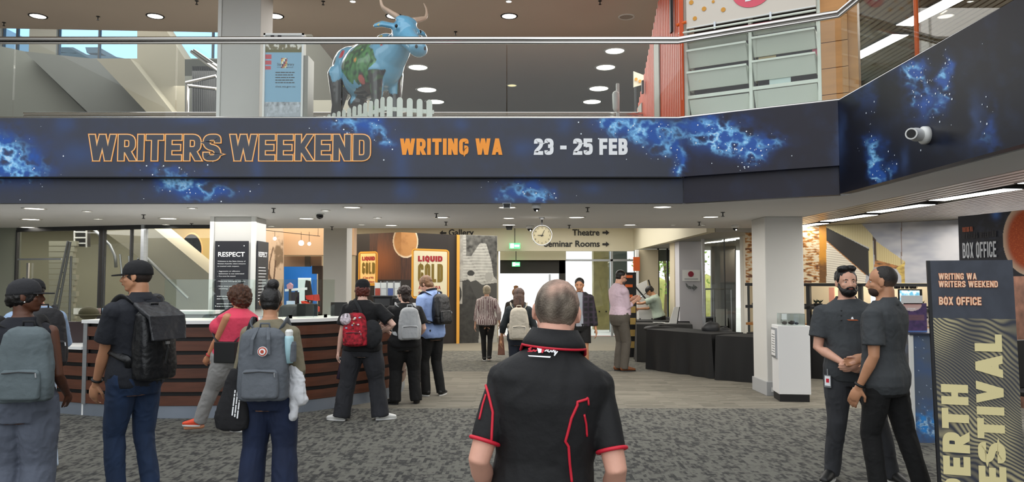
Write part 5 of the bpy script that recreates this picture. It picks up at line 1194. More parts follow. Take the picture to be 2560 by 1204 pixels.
for (p_, q_) in (((x0,-.02,zb_),(x0+.025,.01,zt_)),((x1-.025,-.02,zb_),(x1,.01,zt_)),((x0,-.02,zt_-.025),(x1,.01,zt_))): MB().box(p_,q_).build('frame', whitem, lb)
MB().box((x1,.0,zb_),(x1+.06,.30,zt_-.3)).build('side_box', mat('dull_metal','#77746c',.4,.6), lb)
text_obj('words','State Library',(-.10,-.003,zt_-.44),(1,0,0),(0,0,1),.035,navy,lb,width=.23); text_obj('words','OF WESTERN AUSTRALIA',(-.10,-.003,zt_-.47),(1,0,0),(0,0,1),.012,navy,lb,width=.22)
mbl = MB()
for i in range(5): blurred_line(mbl, (-.12,-.003,zt_-.54-i*.035), (1,0,0), (0,0,1), .26-.02*(i%2), .016, i)
mbl.build('small_print', navy, lb)
text_obj('words','slwa.wa.gov.au',(-.12,-.003,zt_-.74),(1,0,0),(0,0,1),.025,navy,lb,width=.27)
# picket fence around the cow
fe = empty('picket_fence', (0,0,UF), 0, 'white round-topped picket fence around the cow statue', 'fence'); fw = mat('fence_white','#dfe3da',.5)
fc = P(962, 250, 9.05); fl_ = P(780, 290, 10.4); frr = P(1086, 262, 9.25); fc.z = fl_.z = frr.z = 0
def pickets(a, b, n, h0):
    d = (b-a); L = d.length; d.normalize(); nn_ = Vector((-d.y, d.x, 0))
    if nn_.y < 0: nn_ = -nn_
    for i in range(n):
        c_ = a+d*(L*(i+.5)/n); w = .036; h = h0; arc = [Vector((math.cos(t_*PI/6)*w, 0, h-w+math.sin(t_*PI/6)*w)) for t_ in range(7)]
        pts = [c_+d*w, *[c_+d*q.x+Vector((0,0,q.z)) for q in arc], c_-d*w]; MB().prism([(p_.x,p_.y,p_.z) for p_ in pts], nn_*.018).build('picket', fw, fe)
    for z in (.15,.30): MB().prism([a+nn_*.02+Vector((0,0,z)), b+nn_*.02+Vector((0,0,z)), b+nn_*.02+Vector((0,0,z+.05)), a+nn_*.02+Vector((0,0,z+.05))], nn_*.02).build('rail', fw, fe)
pickets(fl_, fc, 14, .475); pickets(fc, frr, 5, .475)
# =====================================================  PEOPLE
def remesh(mb, name, vox, m, parent, it=3, disp=None, cols=None):
    me = bpy.data.meshes.new('t'); me.from_pydata([tuple(v) for v in mb.v], [], mb.f)
    t = bpy.data.objects.new('t', me); COL.objects.link(t)
    r = t.modifiers.new('r', 'REMESH'); r.mode = 'VOXEL'; r.voxel_size = vox
    if it: s = t.modifiers.new('s', 'SMOOTH'); s.factor = .5; s.iterations = it
    dg = bpy.context.evaluated_depsgraph_get(); out = bpy.data.meshes.new_from_object(t.evaluated_get(dg))
    bpy.data.objects.remove(t); bpy.data.meshes.remove(me)
    if disp:
        ns = [v.normal.copy() for v in out.vertices]
        for v, n in zip(out.vertices, ns): v.co += n*disp(v.co)
    out.materials.clear(); out.materials.append(m)
    for p in out.polygons: p.use_smooth = True
    if cols:
        at = out.color_attributes.new('Col', 'FLOAT_COLOR', 'POINT'); fl = []
        for v in out.vertices: c = cols(v.co); fl += [c[0], c[1], c[2], 1]
        at.data.foreach_set('color', fl)
    out.name = name; o = bpy.data.objects.new(name, out); COL.objects.link(o)
    if parent: o.parent = parent
    return o
def folds(amp, s=9, seed=0):
    def f(p):
        q = noise.noise(Vector((p.x*s+seed, p.y*s, p.z*s*.7))); w = noise.noise(Vector((p.x*s*2.2, p.y*s*2.2+seed, p.z*s*1.6+q*2)))
        return amp*(q*.9+(.5-abs(w)*1.6)*.55)
    return f
def ik(a, c, l1, l2, pole):
    d = c-a; L = d.length
    if L > (l1+l2)*.999: c = a+d*((l1+l2)*.999/L); d = c-a; L = d.length
    x = (l1*l1-l2*l2+L*L)/(2*L); h = math.sqrt(max(0, l1*l1-x*x)); d.normalize()
    pv = Vector(pole); pv = (pv-d*pv.dot(d)).normalized(); return a+d*x+pv*h, c
def hand(mb, w, d, n, s, H, curl=.35, thumb=1):
    d = d.normalized(); n = (n-d*n.dot(d)).normalized(); sd = d.cross(n)*thumb
    M = Matrix((sd, d, n)).transposed()
    mb.ell(w+d*.034*H, (.024*H, .036*H, .0125*H), 12, 8, M); mb.ell(w+d*.004*H, (.017*H, .022*H, .013*H), 10, 8, M)
    for i, L in enumerate((.92, 1.0, .93, .75)):
        b = w+d*.058*H+sd*((.018-.0118*i)*H); dd = d.copy(); pts = [b-d*.015*H]; rs = [.0062*H]
        for k, sl in enumerate((.026, .018, .014)):
            ang = curl*(.6+.5*k); dd = (dd*math.cos(ang)+n*math.sin(ang)).normalized(); pts.append(pts[-1]+dd*sl*L*H*(1.35 if not k else 1)); rs.append((.0058, .0052, .0045)[k]*H)
        mb.capsule(pts, rs, 8)
    b = w+d*.012*H+sd*.014*H; t1 = b+(d*.6+sd*.75+n*.25).normalized()*.030*H; t2 = t1+(d*.9+sd*.25+n*.35).normalized()*.022*H
    mb.capsule([b, t1, t2], [.0085*H, .0066*H, .0052*H], 8)
skins = {}
def skin(c, n): return mat('skin_'+n, c, .5, vary=(14, .06), bump=(120, .06))
def cloth_m(n, c, rough=.85, vary=None, bump=(26, .40, .014)): return mat('fabric_'+n, c, rough, vary=vary or (5, .10), bump=bump)
TOR = [(.455,.0,.075,.062),(.50,.0,.097,.074),(.54,.0,.099,.074),(.60,.004,.089,.066),(.64,.004,.084,.062),(.70,.0,.094,.067),(.76,-.004,.103,.069),(.80,-.007,.108,.061),(.825,-.011,.088,.050),(.845,-.013,.055,.040),(.862,-.012,.036,.036)]
class Person: pass
def make_person(label, px, Y, face, H, sk, fem=False, wx=1., wy=1., lean=0, side=0, head=(0,0), aL=(-.16,.03,.40), aR=(.16,.03,.40), pL=(-.5,-1,0), pR=(.5,-1,0), fL=(-.05,0), fR=(.05,0),
                hipz=.525, vox=.010, top=None, bottom=None, shoes=None, curl=.35, handn=None, toes=(10,10), belly=0, hd=None, legs_skin=False, group=None, sh=1.0):
    r = Person(); X = P(px, 700, Y).x; root = empty('person', (X, Y, 0), math.radians(face), label, 'person', group); r.root = root; r.H = H
    R = Matrix.Rotation(math.radians(-lean), 4, 'X') @ Matrix.Rotation(math.radians(side), 4, 'Y'); piv = Vector((0, 0, hipz*H))
    tf = lambda v: piv + (R @ (Vector(v)-piv)); r.tf = tf; dz = (hipz-.525)
    def tor(infl=0, z0=.45, z1=.87, kx=1., hemk=1., dx=0):
        mb = MB(); n = 24; rings = []; zz = [t[0] for t in TOR]; lst = [z0]+[z for z in zz if z0 < z < z1]+[z1]
        for z in lst:
            i = max(0, min(len(TOR)-2, max(k for k in range(len(TOR)) if TOR[k][0] <= max(z, TOR[0][0]))))
            a, b = TOR[i], TOR[i+1]; t = max(0, min(1, (z-a[0])/(b[0]-a[0]))); c, rx, ry = [a[k]*(1-t)+b[k]*t for k in (1,2,3)]
            if z < .80: rx *= wx; ry *= wy
            else: rx *= 1+(wx-1)*max(0, (.862-z)/.062); ry *= 1+(wy-1)*max(0, (.862-z)/.062)
            if fem: rx *= {0: 1.04}.get(0) if z < .56 else (.88 if z < .68 else .86 if z > .74 else .86)
            if belly: 
                bb = belly*math.exp(-((z-.61)/.075)**2); ry += bb; c += bb*.7
            k2 = hemk if z < .55 else 1
            rings.append((z+dz, c, (rx*k2)*H+infl, (ry*k2)*H+infl))
        for z, c, rx, ry in rings:
            for k in range(n):
                a = 2*PI*k/n; ca, sa = math.cos(a), math.sin(a); e_ = .82
                mb.v.append(tuple(tf((math.copysign(abs(ca)**e_, ca)*rx, c*H+math.copysign(abs(sa)**e_, sa)*ry, z*H))))
        m_ = len(rings)
        for i in range(m_-1):
            for k in range(n): mb.f.append((i*n+k, i*n+(k+1)%n, (i+1)*n+(k+1)%n, (i+1)*n+k))
        mb.f += [tuple(range(n))[::-1], tuple(range((m_-1)*n, m_*n))]
        if fem and z0 < .74 < z1:
            for s in (-1, 1): mb.ell(tf((s*.045*H*wx, .045*H*wy, (.725+dz)*H)), (.042*H*wx+infl, .038*H*wy+infl, .040*H*wx+infl))
        return mb
    def addt(dst, src): dst.add(src.v, src.f)
    sx = .104*wx**.8*(.9 if fem else 1)*sh; S_ = [tf((s*sx*H, -.008*H, (.797+dz)*H)) for s in (-1, 1)]
    tg = [Vector((a[0]*H, a[1]*H, a[2]*H)) for a in (aL, aR)]; E = []; Wr = []
    for i, pole in ((0, pL), (1, pR)):
        e_, w = ik(S_[i], tg[i], .172*H, .150*H, pole); E.append(e_); Wr.append(w)
    r.S, r.E, r.W = S_, E, Wr
    hj = [Vector((s*.050*H*wx*(1.03 if fem else 1), 0, hipz*H)) for s in (-1, 1)]; AN = [Vector((f[0]*H, (f[1]-.012)*H, (f[2] if len(f) > 2 else .042)*H)) for f in (fL, fR)]; KN = []
    for i in (0, 1): k_, a_ = ik(hj[i], AN[i], .245*H, .245*H, (0, 1, 0)); KN.append(k_); AN[i] = a_
    # head transform
    hh = .133*H; nb = Vector((0, -.014*H, (.853+dz)*H)); yaw, pit = map(math.radians, head)
    HR = R @ Matrix.Rotation(yaw, 4, 'Z') @ Matrix.Rotation(-pit, 4, 'X')
    hc = Vector((0, .018*H, (.147-.0665)*H)); npv = tf(nb)
    ht = lambda v: npv + HR @ (hc + Vector(v)*hh); r.ht = ht; r.HR = HR.to_3x3(); r.hh = hh
    # ---- body: one continuous surface
    b = MB(); addt(b, tor(0)); fs = .88 if fem else 1
    b.capsule([tf((0,-.013*H,(.83+dz)*H)), ht((0,-.14,-.25))], [.036*H*fs*wx**.5, .033*H*fs*wx**.5], 16)
    hm = MB(); hd = hd or {}; jw = hd.get('jaw', 1)
    hm.ell((0,-.06,.13),(.335,.40,.37),20,14); hm.ell((0,.075,-.12),(.262*jw,.285,.34),20,14); hm.ell((0,.19,-.37),(.13*jw,.12,.10))
    hm.capsule([(-.2*jw,-.02,-.2),(-.09,.18,-.37),(.09,.18,-.37),(.2*jw,-.02,-.2)],[.10,.08,.08,.10],10)
    hm.capsule([(0,.33,.06),(0,.385,-.06),(0,.41,-.12)],[.035,.045,.06],10); hm.ell((0,.375,-.13),(.075,.05,.04))
    hm.capsule([(-.17,.265,.10),(0,.305,.095),(.17,.265,.10)],[.045,.04,.045],10); [hm.ell((s*.16,.20,-.10),(.10,.11,.09)) for s in (-1,1)]
    hm.ell((0,.335,-.215),(.095,.05,.025)); hm.ell((0,.33,-.255),(.08,.05,.028))
    for s in (-1, 1):
        Me = Matrix.Rotation(s*.35, 3, 'Z'); hm.ell((s*.345,-.05,-.02),(.028,.095,.135),12,8,Me); hm.ell((s*.33,-.03,-.10),(.03,.05,.05))
    hm.v = [tuple(ht(v)) for v in hm.v]; addt(b, hm)
    af = (.86 if fem else 1)*wx**.6
    for i in (0, 1):
        b.capsule([S_[i], S_[i].lerp(E[i], .4), E[i], E[i].lerp(Wr[i], .3), Wr[i]], [.029*H*af, .027*H*af, .0215*H*af, .0225*H*af, .0135*H*af**.6], 14)
        dr = (Wr[i]-E[i]); nn = Vector((1 if i == 0 else -1, 0.2, 0)) if not handn else Vector(handn[i]); hand(b, Wr[i], dr if not (hd.get('hdir') and hd['hdir'][i]) else Vector(hd['hdir'][i]), nn, 1, H*(.92 if fem else 1), curl, thumb=(1 if i == 0 else -1)*(-1 if hd.get('flip') else 1))
        b.capsule([hj[i], hj[i].lerp(KN[i], .35), KN[i], KN[i].lerp(AN[i], .3), AN[i]], [.050*H*wx, .046*H*wx, .031*H*wx**.5, .031*H*wx**.5, .019*H], 14)
        ta = math.radians(toes[i])*(1 if i == 0 else -1); td = Vector((-math.sin(ta), math.cos(ta), 0)); b.capsule([Vector((AN[i].x,AN[i].y,AN[i].z*.55))-td*.02*H, Vector((AN[i].x,AN[i].y,AN[i].z*.38))+td*.10*H],[.018*H,.014*H],10)
    r.body = remesh(b, 'body', vox*.8, sk, root, 2)
    # ---- clothes
    if bottom:
        c = MB(); rr = bottom['r']; infl = bottom.get('infl', .018); addt(c, tor(infl, .452, bottom.get('waist', .545))); top_len = bottom.get('len', 1.0)
        for i in (0, 1):
            end = AN[i] if top_len >= 1 else KN[i]; seg = [hj[i]-Vector((0,0,-.02*H)), hj[i].lerp(KN[i], .45), KN[i]]; rads = [rr[0]*H*wx, rr[1]*H*wx, rr[2]*H]
            if top_len >= 1: 
                low = AN[i].lerp(KN[i], .0)+Vector((0, 0, -.018*H)); seg += [KN[i].lerp(AN[i], .5), low]; rads += [(rr[2]+rr[3])/2*H, rr[3]*H]
            else: seg[2] = hj[i].lerp(KN[i], top_len*1.6); 
            c.tube(seg, rads, 18)
        root_b = remesh(c, bottom.get('name', 'trousers'), vox, bottom['m'], root, 3, folds(bottom.get('fold', .006), 8, px))
        r.bottom = root_b
    if top:
        c = MB(); infl = top.get('infl', .014)+.006; addt(c, tor(infl, top.get('hem', .49), top.get('ntop', .855), hemk=top.get('hemk', 1.0))); sl = top.get('sleeve', .5); fu = top.get('full', .012)
        nk = top.get('neck', True)
        for i in (0, 1):
            if sl > 0: c.ell(S_[i]+Vector((0,0,-.008*H)), .0345*H*af+max(fu,.002)*.6+.002, 14, 10)
            if sl > 0:
                if sl <= .5:
                    e_ = S_[i].lerp(E[i], sl*1.55); c.tube([S_[i].lerp(tf((0,-.01*H,.80*H)), .25)+Vector((0,0,.004*H)), S_[i]+Vector((0,0,.003*H)), S_[i].lerp(e_, .5), e_], [.030*H*af, .033*H*af+fu*.6, .034*H*af+fu, .032*H*af+fu*1.5], 18)
                else:
                    c.tube([S_[i].lerp(tf((0,-.01*H,.80*H)), .25), S_[i], E[i], E[i].lerp(Wr[i], min(.96, (sl-.5)*1.95))], [.030*H*af, .033*H*af+fu*.6, .026*H*af+fu, .020*H*af+fu*.8], 18)
        r.top = remesh(c, top.get('name', 'shirt'), vox, top['m'], root, top.get('it', 3), folds(top.get('fold', .005), top.get('fs', 8), px+3), cols=top.get('cols'))
        if top.get('collar'):
            c = MB(); n = 24; pr = []
            for k in range(n+1 if not top.get('open') else n+1):
                a = 2*PI*k/n+PI/2; pr.append((math.cos(a), math.sin(a)))
            vs = []
            for hgt, ex in ((.838, .012), (.872, .007), (.874, .003), (.845, .0215)):
                pass
            ring = lambda z, rx, ry, yc: [tf((math.cos(2*PI*k/n)*rx*H, yc*H+math.sin(2*PI*k/n)*ry*H, (z+dz+(.012 if math.sin(2*PI*k/n) < 0 else -.016*math.sin(2*PI*k/n)))*H)) for k in range(n)]
            cw = wx**.5*top.get('ck', 1); dz += top.get('cz', 0)
            rs_ = [ring(.826, .052*cw, .047*cw, -.012), ring(.852, .040*cw, .041*cw, -.010), ring(.856, .044*cw, .045*cw, -.010), ring(.832, .058*cw, .052*cw, -.013), ring(.822, .061*cw, .054*cw, -.013)]
            for q in rs_: vs += q
            fs_ = [(j*n+k, j*n+(k+1)%n, (j+1)*n+(k+1)%n, (j+1)*n+k) for j in range(4) for k in range(n)]
            c.add(vs, fs_); r.collar = c.build('collar', top.get('cm', top['m']), root, smooth=True); mo = r.collar.modifiers.new('s', 'SOLIDIFY'); mo.thickness = .004
            r.collar_edge = rs_[4]
    if shoes:
        for i in (0, 1):
            ta = math.radians(toes[i])*(1 if i == 0 else -1); td = Vector((-math.sin(ta), math.cos(ta), 0)); c0 = Vector((AN[i].x, AN[i].y, 0)); z0 = AN[i].z-.042*H
            c = MB(); c.capsule([c0-td*.018*H+Vector((0,0,z0+.030*H)), c0+td*.03*H+Vector((0,0,z0+.030*H)), c0+td*.07*H+Vector((0,0,z0+.022*H)), c0+td*.108*H+Vector((0,0,z0+.017*H))], [(.026*H,.024*H),(.025*H,.025*H),(.019*H,.027*H),(.013*H,.023*H)], 14)
            c.v = [(v[0], v[1], max(v[2], z0+.006)) for v in c.v]; s_ = c.build('shoe', shoes['m'], root, smooth=True)
            sdv = Vector((td.y, -td.x, 0)); out = []
            for k in range(20):
                a = 2*PI*k/20; ca, sa = math.cos(a), math.sin(a); out.append(c0+td*(.045*H+ca*.080*H)+sdv*(sa*(.027+.004*ca)*H)+Vector((0,0,z0+.001)))
            MB().prism(out, (0, 0, .016)).build('sole', shoes.get('sole', black), s_)
    return r
def hp(r, mb, name, vox, m, it=2, disp=None, cols=None):   # head-local mesh -> remeshed part
    mb.v = [tuple(r.ht(v)) for v in mb.v]; return remesh(mb, name, vox, m, r.root, it, disp, cols)
def hb(r, mb, name, m, smooth=True):
    mb.v = [tuple(r.ht(v)) for v in mb.v]; return mb.build(name, m, r.root, smooth=smooth)
def face_parts(r, brow=True, hairm=None, iris='#2a1a10'):
    for s in (-1, 1):
        e_ = hb(r, MB().ell((s*.125,.262,.015),(.052,.045,.032)), 'eye', mat('eye_white','#cfc8c0',.3)); 
        q = MB().ell((s*.125,.298,.012),(.024,.014,.024)); q.v = [tuple(r.ht(v)) for v in q.v]; q.build('iris', mat('iris'+iris, iris, .2), e_, smooth=True)
        if brow: hb(r, MB().capsule([(s*.06,.315,.085),(s*.13,.310,.105),(s*.20,.262,.085)],[.016,.02,.012],8), 'eyebrow', hairm or black)
    hb(r, MB().ell((0,.368,-.235),(.085,.022,.025)), 'lips', mat('lip_tone','#9a5a50',.5))
def cap_hat(r, m, yaw=0, brim=.34):
    Mz = Matrix.Rotation(yaw, 3, 'Z'); mb = MB(); n = 28; rings = []
    for z, k in ((.06,1.02),(.12,1.03),(.25,1.0),(.38,.86),(.47,.62),(.52,.3),(.535,.05)):
        rings.append((z, .365*k, .435*k))
    vs = [(math.cos(2*PI*i/n)*a, -.07+math.sin(2*PI*i/n)*b, z) for z, a, b in rings for i in range(n)]
    fs = [(j*n+i, j*n+(i+1)%n, (j+1)*n+(i+1)%n, (j+1)*n+i) for j in range(len(rings)-1) for i in range(n)]; fs += [tuple(range(n))[::-1], tuple(range((len(rings)-1)*n, len(rings)*n))]
    mb.add(vs, fs); c = hb(r, mb, 'cap', m)
    pts = []; k_ = 14
    top_ = [(math.cos(PI*i/k_)*.30, .20+math.sin(PI*i/k_)*(brim+.16), .10-.05*math.sin(PI*i/k_)+.03*abs(math.cos(PI*i/k_))*0) for i in range(k_+1)]
    mb = MB(); vs = top_+[(x, y, z-.035-.02*abs(x)) for x, y, z in top_]; n2_ = len(top_); mb.add(vs, [tuple(range(n2_)), tuple(range(n2_, 2*n2_))[::-1]]+[(i, (i+1)%n2_, (i+1)%n2_+n2_, i+n2_) for i in range(n2_)])
    mb.v = [tuple(r.ht(v)) for v in mb.v]; mb.build('brim', m, c); q = MB().ell((0,-.07,.54),(.03,.03,.02)); q.v = [tuple(r.ht(v)) for v in q.v]; q.build('button', m, c, smooth=True)
    return c
def hair_cap(big=1.05, dn=0, extra=()):
    mb = MB().ell((0,-.125-dn*.1,.20),(.352*big,.385*big,.345*big),20,14).ell((0,-.20,.0),(.30*big,.27*big,.26*big),16,10)
    for c, rr in extra: mb.ell(c, rr)
    return mb
def backpack(r, label, m, w, h, d, zc, yb, pocket=True, dx=0, strap=None, m2=None, taper=.8, group=None, front=True, vox=.009, sides=(1,1), top_k=.75):
    H = r.H; e = empty('backpack', r.root.location, r.root.rotation_euler.z, label, 'backpack', group); tf = r.tf; n = 28
    def shell(w, h, d, cx, cy, z0, prof, ex=.55):
        mb = MB(); 
        for t, kw, kd in prof:
            for k in range(n):
                a = 2*PI*k/n; ca, sa = math.cos(a), math.sin(a); mb.v.append(tuple(tf((cx+math.copysign(abs(ca)**ex, ca)*w/2*kw, cy+math.copysign(abs(sa)**ex, sa)*d/2*kd, z0+t*h))))
        q = len(prof)
        mb.f += [(i*n+k, i*n+(k+1)%n, (i+1)*n+(k+1)%n, (i+1)*n+k) for i in range(q-1) for k in range(n)]+[tuple(range(n))[::-1], tuple(range((q-1)*n, q*n))]; return mb
    pr = [(0,.86,.8),(.03,.96,.95),(.2,1,1),(.5,.99,.95),(.75,(1+taper)/2,.85),(.9,taper,.72),(.97,taper*top_k,.5),(1,taper*top_k*.6,.3)]
    o = remesh(shell(w, h, d, dx, yb-d/2, zc-h/2, pr), 'pack_body', vox, m, e, 2, folds(.008, 9, w*10))
    if pocket:
        remesh(shell(w*.74, h*.40, d*.4, dx, yb-d*.98, zc-h*.46, [(0,.85,.7),(.06,.97,1),(.5,1,1),(.9,.95,.8),(1,.8,.4)]), 'pocket', vox*.8, m2 or m, e, 1, folds(.004, 12, 2))
        MB().tube([tf((dx-w*.30,yb-d*1.17,zc-h*.10)),tf((dx,yb-d*1.20,zc-h*.085)),tf((dx+w*.30,yb-d*1.17,zc-h*.10))],.004,6).build('zip', darkgrey, e)
        MB().tube([tf((dx+w*.30,yb-d*1.18,zc-h*.10)),tf((dx+w*.31,yb-d*1.19,zc-h*.16))],.005,6).build('zip_pull', satin, e)
    MB().tube([tf((dx-.035,yb-d*.35,zc+h*.47)),tf((dx-.03,yb-d*.4,zc+h*.47+.045)),tf((dx+.03,yb-d*.4,zc+h*.47+.045)),tf((dx+.035,yb-d*.35,zc+h*.47))],.008,8).build('handle', strap or m, e, smooth=True)
    for s, on in zip((-1, 1), sides):
        if not on: continue
        sx_ = .072*H; st_ = .828*H; dp = .085*H
        pts = [(dx+s*w*.22, yb+.005, zc+h*.42),(s*sx_,-.055*H,st_+.005*H),(s*sx_,-.005*H,st_+.022*H),(s*sx_*1.02,.045*H,st_-.005*H),(s*sx_*1.08,dp,.75*H),(s*sx_*1.35,.07*H,.66*H),(s*(.096*H),-.02*H,.62*H),(s*(.088*H),-.075*H,.60*H),(dx+s*w*.42,yb+.01,zc-h*.36)]
        pts = catmull([Vector(p) for p in pts], 5); MB().tube([tf(p) for p in pts], [(.007,.028)]*len(pts), 8).build('strap', strap or m, e, smooth=True)
    return e
denim = lambda n, c: cloth_m('denim_'+n, c, .85, (7, .28, (1,1,.5)), (220, .15))
sneak = dict(m=mat('shoe_white','#dcdcd8',.5), sole=whitem); blk = dict(m=mat('shoe_black','#141414',.5), sole=whitem); blk2 = dict(m=MC['shoe_black'], sole=black)
SK_pale = skin('#d9a58c', 'pale'); SK_pink = skin('#e0a892', 'rosy'); SK_tan = skin('#c08a68', 'tan'); SK_brown = skin('#5b3624', 'deep'); SK_mid = skin('#b98663', 'olive')
hair_dk = mat('hair_black','#14100f',.45,vary=(30,.5,(1,1,.3)),bump=(60,.5)); hair_br = mat('hair_brown','#43291c',.5,vary=(30,.5,(1,1,.3)),bump=(60,.6)); hair_lt = mat('hair_ash','#a89c84',.5,vary=(30,.35,(1,1,.3)),bump=(60,.5)); hair_mid = mat('hair_sandy','#6d4c30',.5,vary=(30,.4,(1,1,.3)),bump=(60,.6))
def on_shirt(r, pxs, obj=None, offs=.004):
    o = obj or r.top; M = r.root.matrix_basis; bpy.context.view_layer.update(); M = o.matrix_world; Mi = M.inverted(); bv = BVHTree.FromObject(o, bpy.context.evaluated_depsgraph_get()); out = []
    for x, y in pxs:
        d = (Mi.to_3x3() @ ray(x, y)).normalized(); org = Mi @ Vector((0,0,CZ)); h_ = bv.ray_cast(org, d)
        if h_[0] is not None: out.append((h_[0]+h_[1]*offs, h_[1]))
    return out
def piping(r, pxs, rad, m, name='piping', obj=None):
    dense = []
    for a, b_ in zip(pxs, pxs[1:]):
        k = max(2, int(math.hypot(b_[0]-a[0], b_[1]-a[1])/6)); dense += [(a[0]+(b_[0]-a[0])*t/k, a[1]+(b_[1]-a[1])*t/k) for t in range(k)]
    dense.append(pxs[-1]); pts = [p for p, n in on_shirt(r, dense, obj, rad*.5)]; run = []
    for p in pts:
        if run and (p-run[-1]).length > .10: 
            if len(run) > 2: MB().tube(run, rad, 8).build(name, m, r.root, smooth=True)
            run = []
        if run and (p-run[-1]).length < .002: continue
        run.append(p)
    if len(run) > 2: MB().tube(run, rad, 8).build(name, m, r.root, smooth=True)
red_pipe = mat('red_piping','#d01f36',.6)

# 1 man in black polo, nearest the camera
def nearshirt(): return mat('fabric_polo','#0c0c0f',.75,vary=(4,.12),bump=(14,.35,.02))
m1 = make_person('man seen from behind in black polo with red piping and thinning grey hair, centre foreground', 1350, 2.52, 0, 1.655, SK_pink, wx=1.02, wy=1.10, side=4.5, head=(-8,2),
    aL=(-.105,.06,.545), aR=(.145,.05,.53), pL=(-.35,-1,0), pR=(.12,-1,0), vox=.0075, top=dict(m=nearshirt(), sleeve=.5, hem=.47, infl=.016, full=-.006, fold=.006, fs=6, collar=True, ck=1.06, cz=.031, ntop=.872), bottom=dict(m=cloth_m('black','#0b0b0c'), r=(.062,.055,.045,.036)), shoes=blk2, belly=.02, sh=.90)
def hcol(p):
    q = noise.noise(Vector((p.x*45,p.y*45,p.z*12))); q2 = noise.noise(Vector((p.x*12,p.y*12,p.z*14)))
    l = (m1.HR.inverted() @ (p-m1.ht((0,0,0))))/m1.hh
    c = mix((.075,.055,.040),(.21,.17,.13), .5+q*1.3); bald = sstep(.18,.60, l.z+.35*q2+.22*l.x)*sstep(-.5,.15,l.z)
    c = mix(c,(.62,.36,.27), bald*(.62+.5*q)); edge = sstep(-.02,-.30,l.z+.05*q); return mix(c,(.52,.36,.28), edge*.55)
hp(m1, MB().ell((0,-.075,.11),(.345,.415,.40),24,16), 'hair', .007, mat('hair_thinning','#ffffff',.65,attr=True,bump=(150,.5)), 2, lambda p: .0025*noise.noise(p*60), hcol)
# red trims
for i in (0, 1):
    S0, E0 = m1.S[i], m1.E[i]; c_ = S0.lerp(E0, .5*1.55); ax = (E0-S0).normalized(); u = ax.orthogonal().normalized(); w = ax.cross(u); rr = .032*1.655*1.012-.006*1.5+.003
    MB().tube([c_+(u*math.cos(2*PI*k/28)+w*math.sin(2*PI*k/28))*rr for k in range(28)], .0065, 8, closed=True).build('cuff_trim', red_pipe, m1.root, smooth=True)
MB().tube(m1.collar_edge, .005, 8, closed=True).build('collar_trim', red_pipe, m1.root, smooth=True)
piping(m1, [(1216,963),(1222,985),(1232,1030),(1228,1100),(1220,1204)], .0045, red_pipe)
piping(m1, [(1216,985),(1208,1010),(1199,1048)], .0035, red_pipe)
piping(m1, [(1469,994),(1464,998),(1443,1004),(1443,1012),(1428,1045),(1418,1085),(1413,1102),(1421,1115),(1424,1160),(1429,1204)], .0045, red_pipe)
piping(m1, [(1469,994),(1471,1012)], .0035, red_pipe); piping(m1, [(1460,1035),(1465,1060),(1467,1090)], .0035, red_pipe)
lg = on_shirt(m1, [(1352,884)]); 
if lg:
    p_, n_ = lg[0]; xd = Vector((1,0,-.10)); xd = (xd-n_*xd.dot(n_)).normalized(); yd = n_.cross(xd)
    def zig(pts, m, wd):
        mb = MB()
        for a, b_ in zip(pts, pts[1:]):
            a = Vector(a); b_ = Vector(b_); t_ = (b_-a).normalized(); q = Vector((-t_.y, t_.x))*wd; mb.add([p_+n_*.008+xd*c.x+yd*c.y for c in (a-q, b_-q, b_+q, a+q)], [(0,1,2,3)])
        mb.build('logo_script', m, m1.root)
    zig([(-.030,.016),(-.040,.012),(-.030,.006),(-.042,.003),(-.026,.004),(-.022,.010),(-.018,.003),(-.012,.009)], red_pipe, .0022); zig([(.014,.004),(.024,.016),(.028,.010),(.018,.008),(.030,.002),(.034,.009),(.038,.002),(.044,.013),(.045,.001),(.050,.008),(.046,-.010),(.056,.006)], wht, .0018)
    q = MB().add([p_+n_*.008+xd*a+yd*b_ for a, b_ in ((-.012,.016),(.004,.018),(.003,.0),(-.006,-.002))], [(0,3,2,1)]); q.build('logo_shield', wht, m1.root)
    q = MB().add([p_+n_*.008+xd*a+yd*b_ for a, b_ in ((.004,.018),(.016,.016),(.008,-.002),(.003,.0))], [(0,3,2,1)]); q.build('logo_shield', red_pipe, m1.root)
    q = MB().add([p_+n_*.008+xd*a+yd*b_ for a, b_ in ((-.04,-.010),(.035,-.012),(.033,-.017),(-.036,-.014))], [(0,3,2,1)]); q.build('logo_line', wht, m1.root)

# 2 bearded staff man facing camera
polo = cloth_m('grey_polo','#3e4144'); 
m2 = make_person('bearded man facing camera in charcoal polo with clasped hands, beside box office desk', 2122, 6.17, 172, 1.745, SK_pale, wx=1.12, wy=1.1, side=1.5, head=(3,-2), aL=(-.005,.135,.575), aR=(.075,.125,.57), pL=(-.8,-1,-.3), pR=(.8,-1,-.3), fL=(-.17,.02), fR=(.09,-.02), toes=(18,32),
    vox=.008, top=dict(m=polo, sleeve=.46, hem=.475, infl=.016, full=.018, fold=.006, collar=True), bottom=dict(m=denim('black','#35363a'), r=(.060,.054,.042,.036), fold=.008), shoes=blk, belly=.018, handn=((.3,-1,.2),(-.3,-1,.2)), curl=.5, hd=dict(hdir=((.75,.25,-.35),(-.75,.25,-.35)), flip=True))
hp(m2, hair_cap(1.07, 0, (((-.12,.06,.50),(.22,.22,.13)),((.12,.08,.49),(.22,.22,.13)),((-.31,.0,.14),(.05,.10,.17)),((.31,.0,.14),(.05,.10,.17)))), 'hair', .007, hair_dk, 2, lambda p: .004*noise.noise(p*40))
face_parts(m2, True, hair_dk)
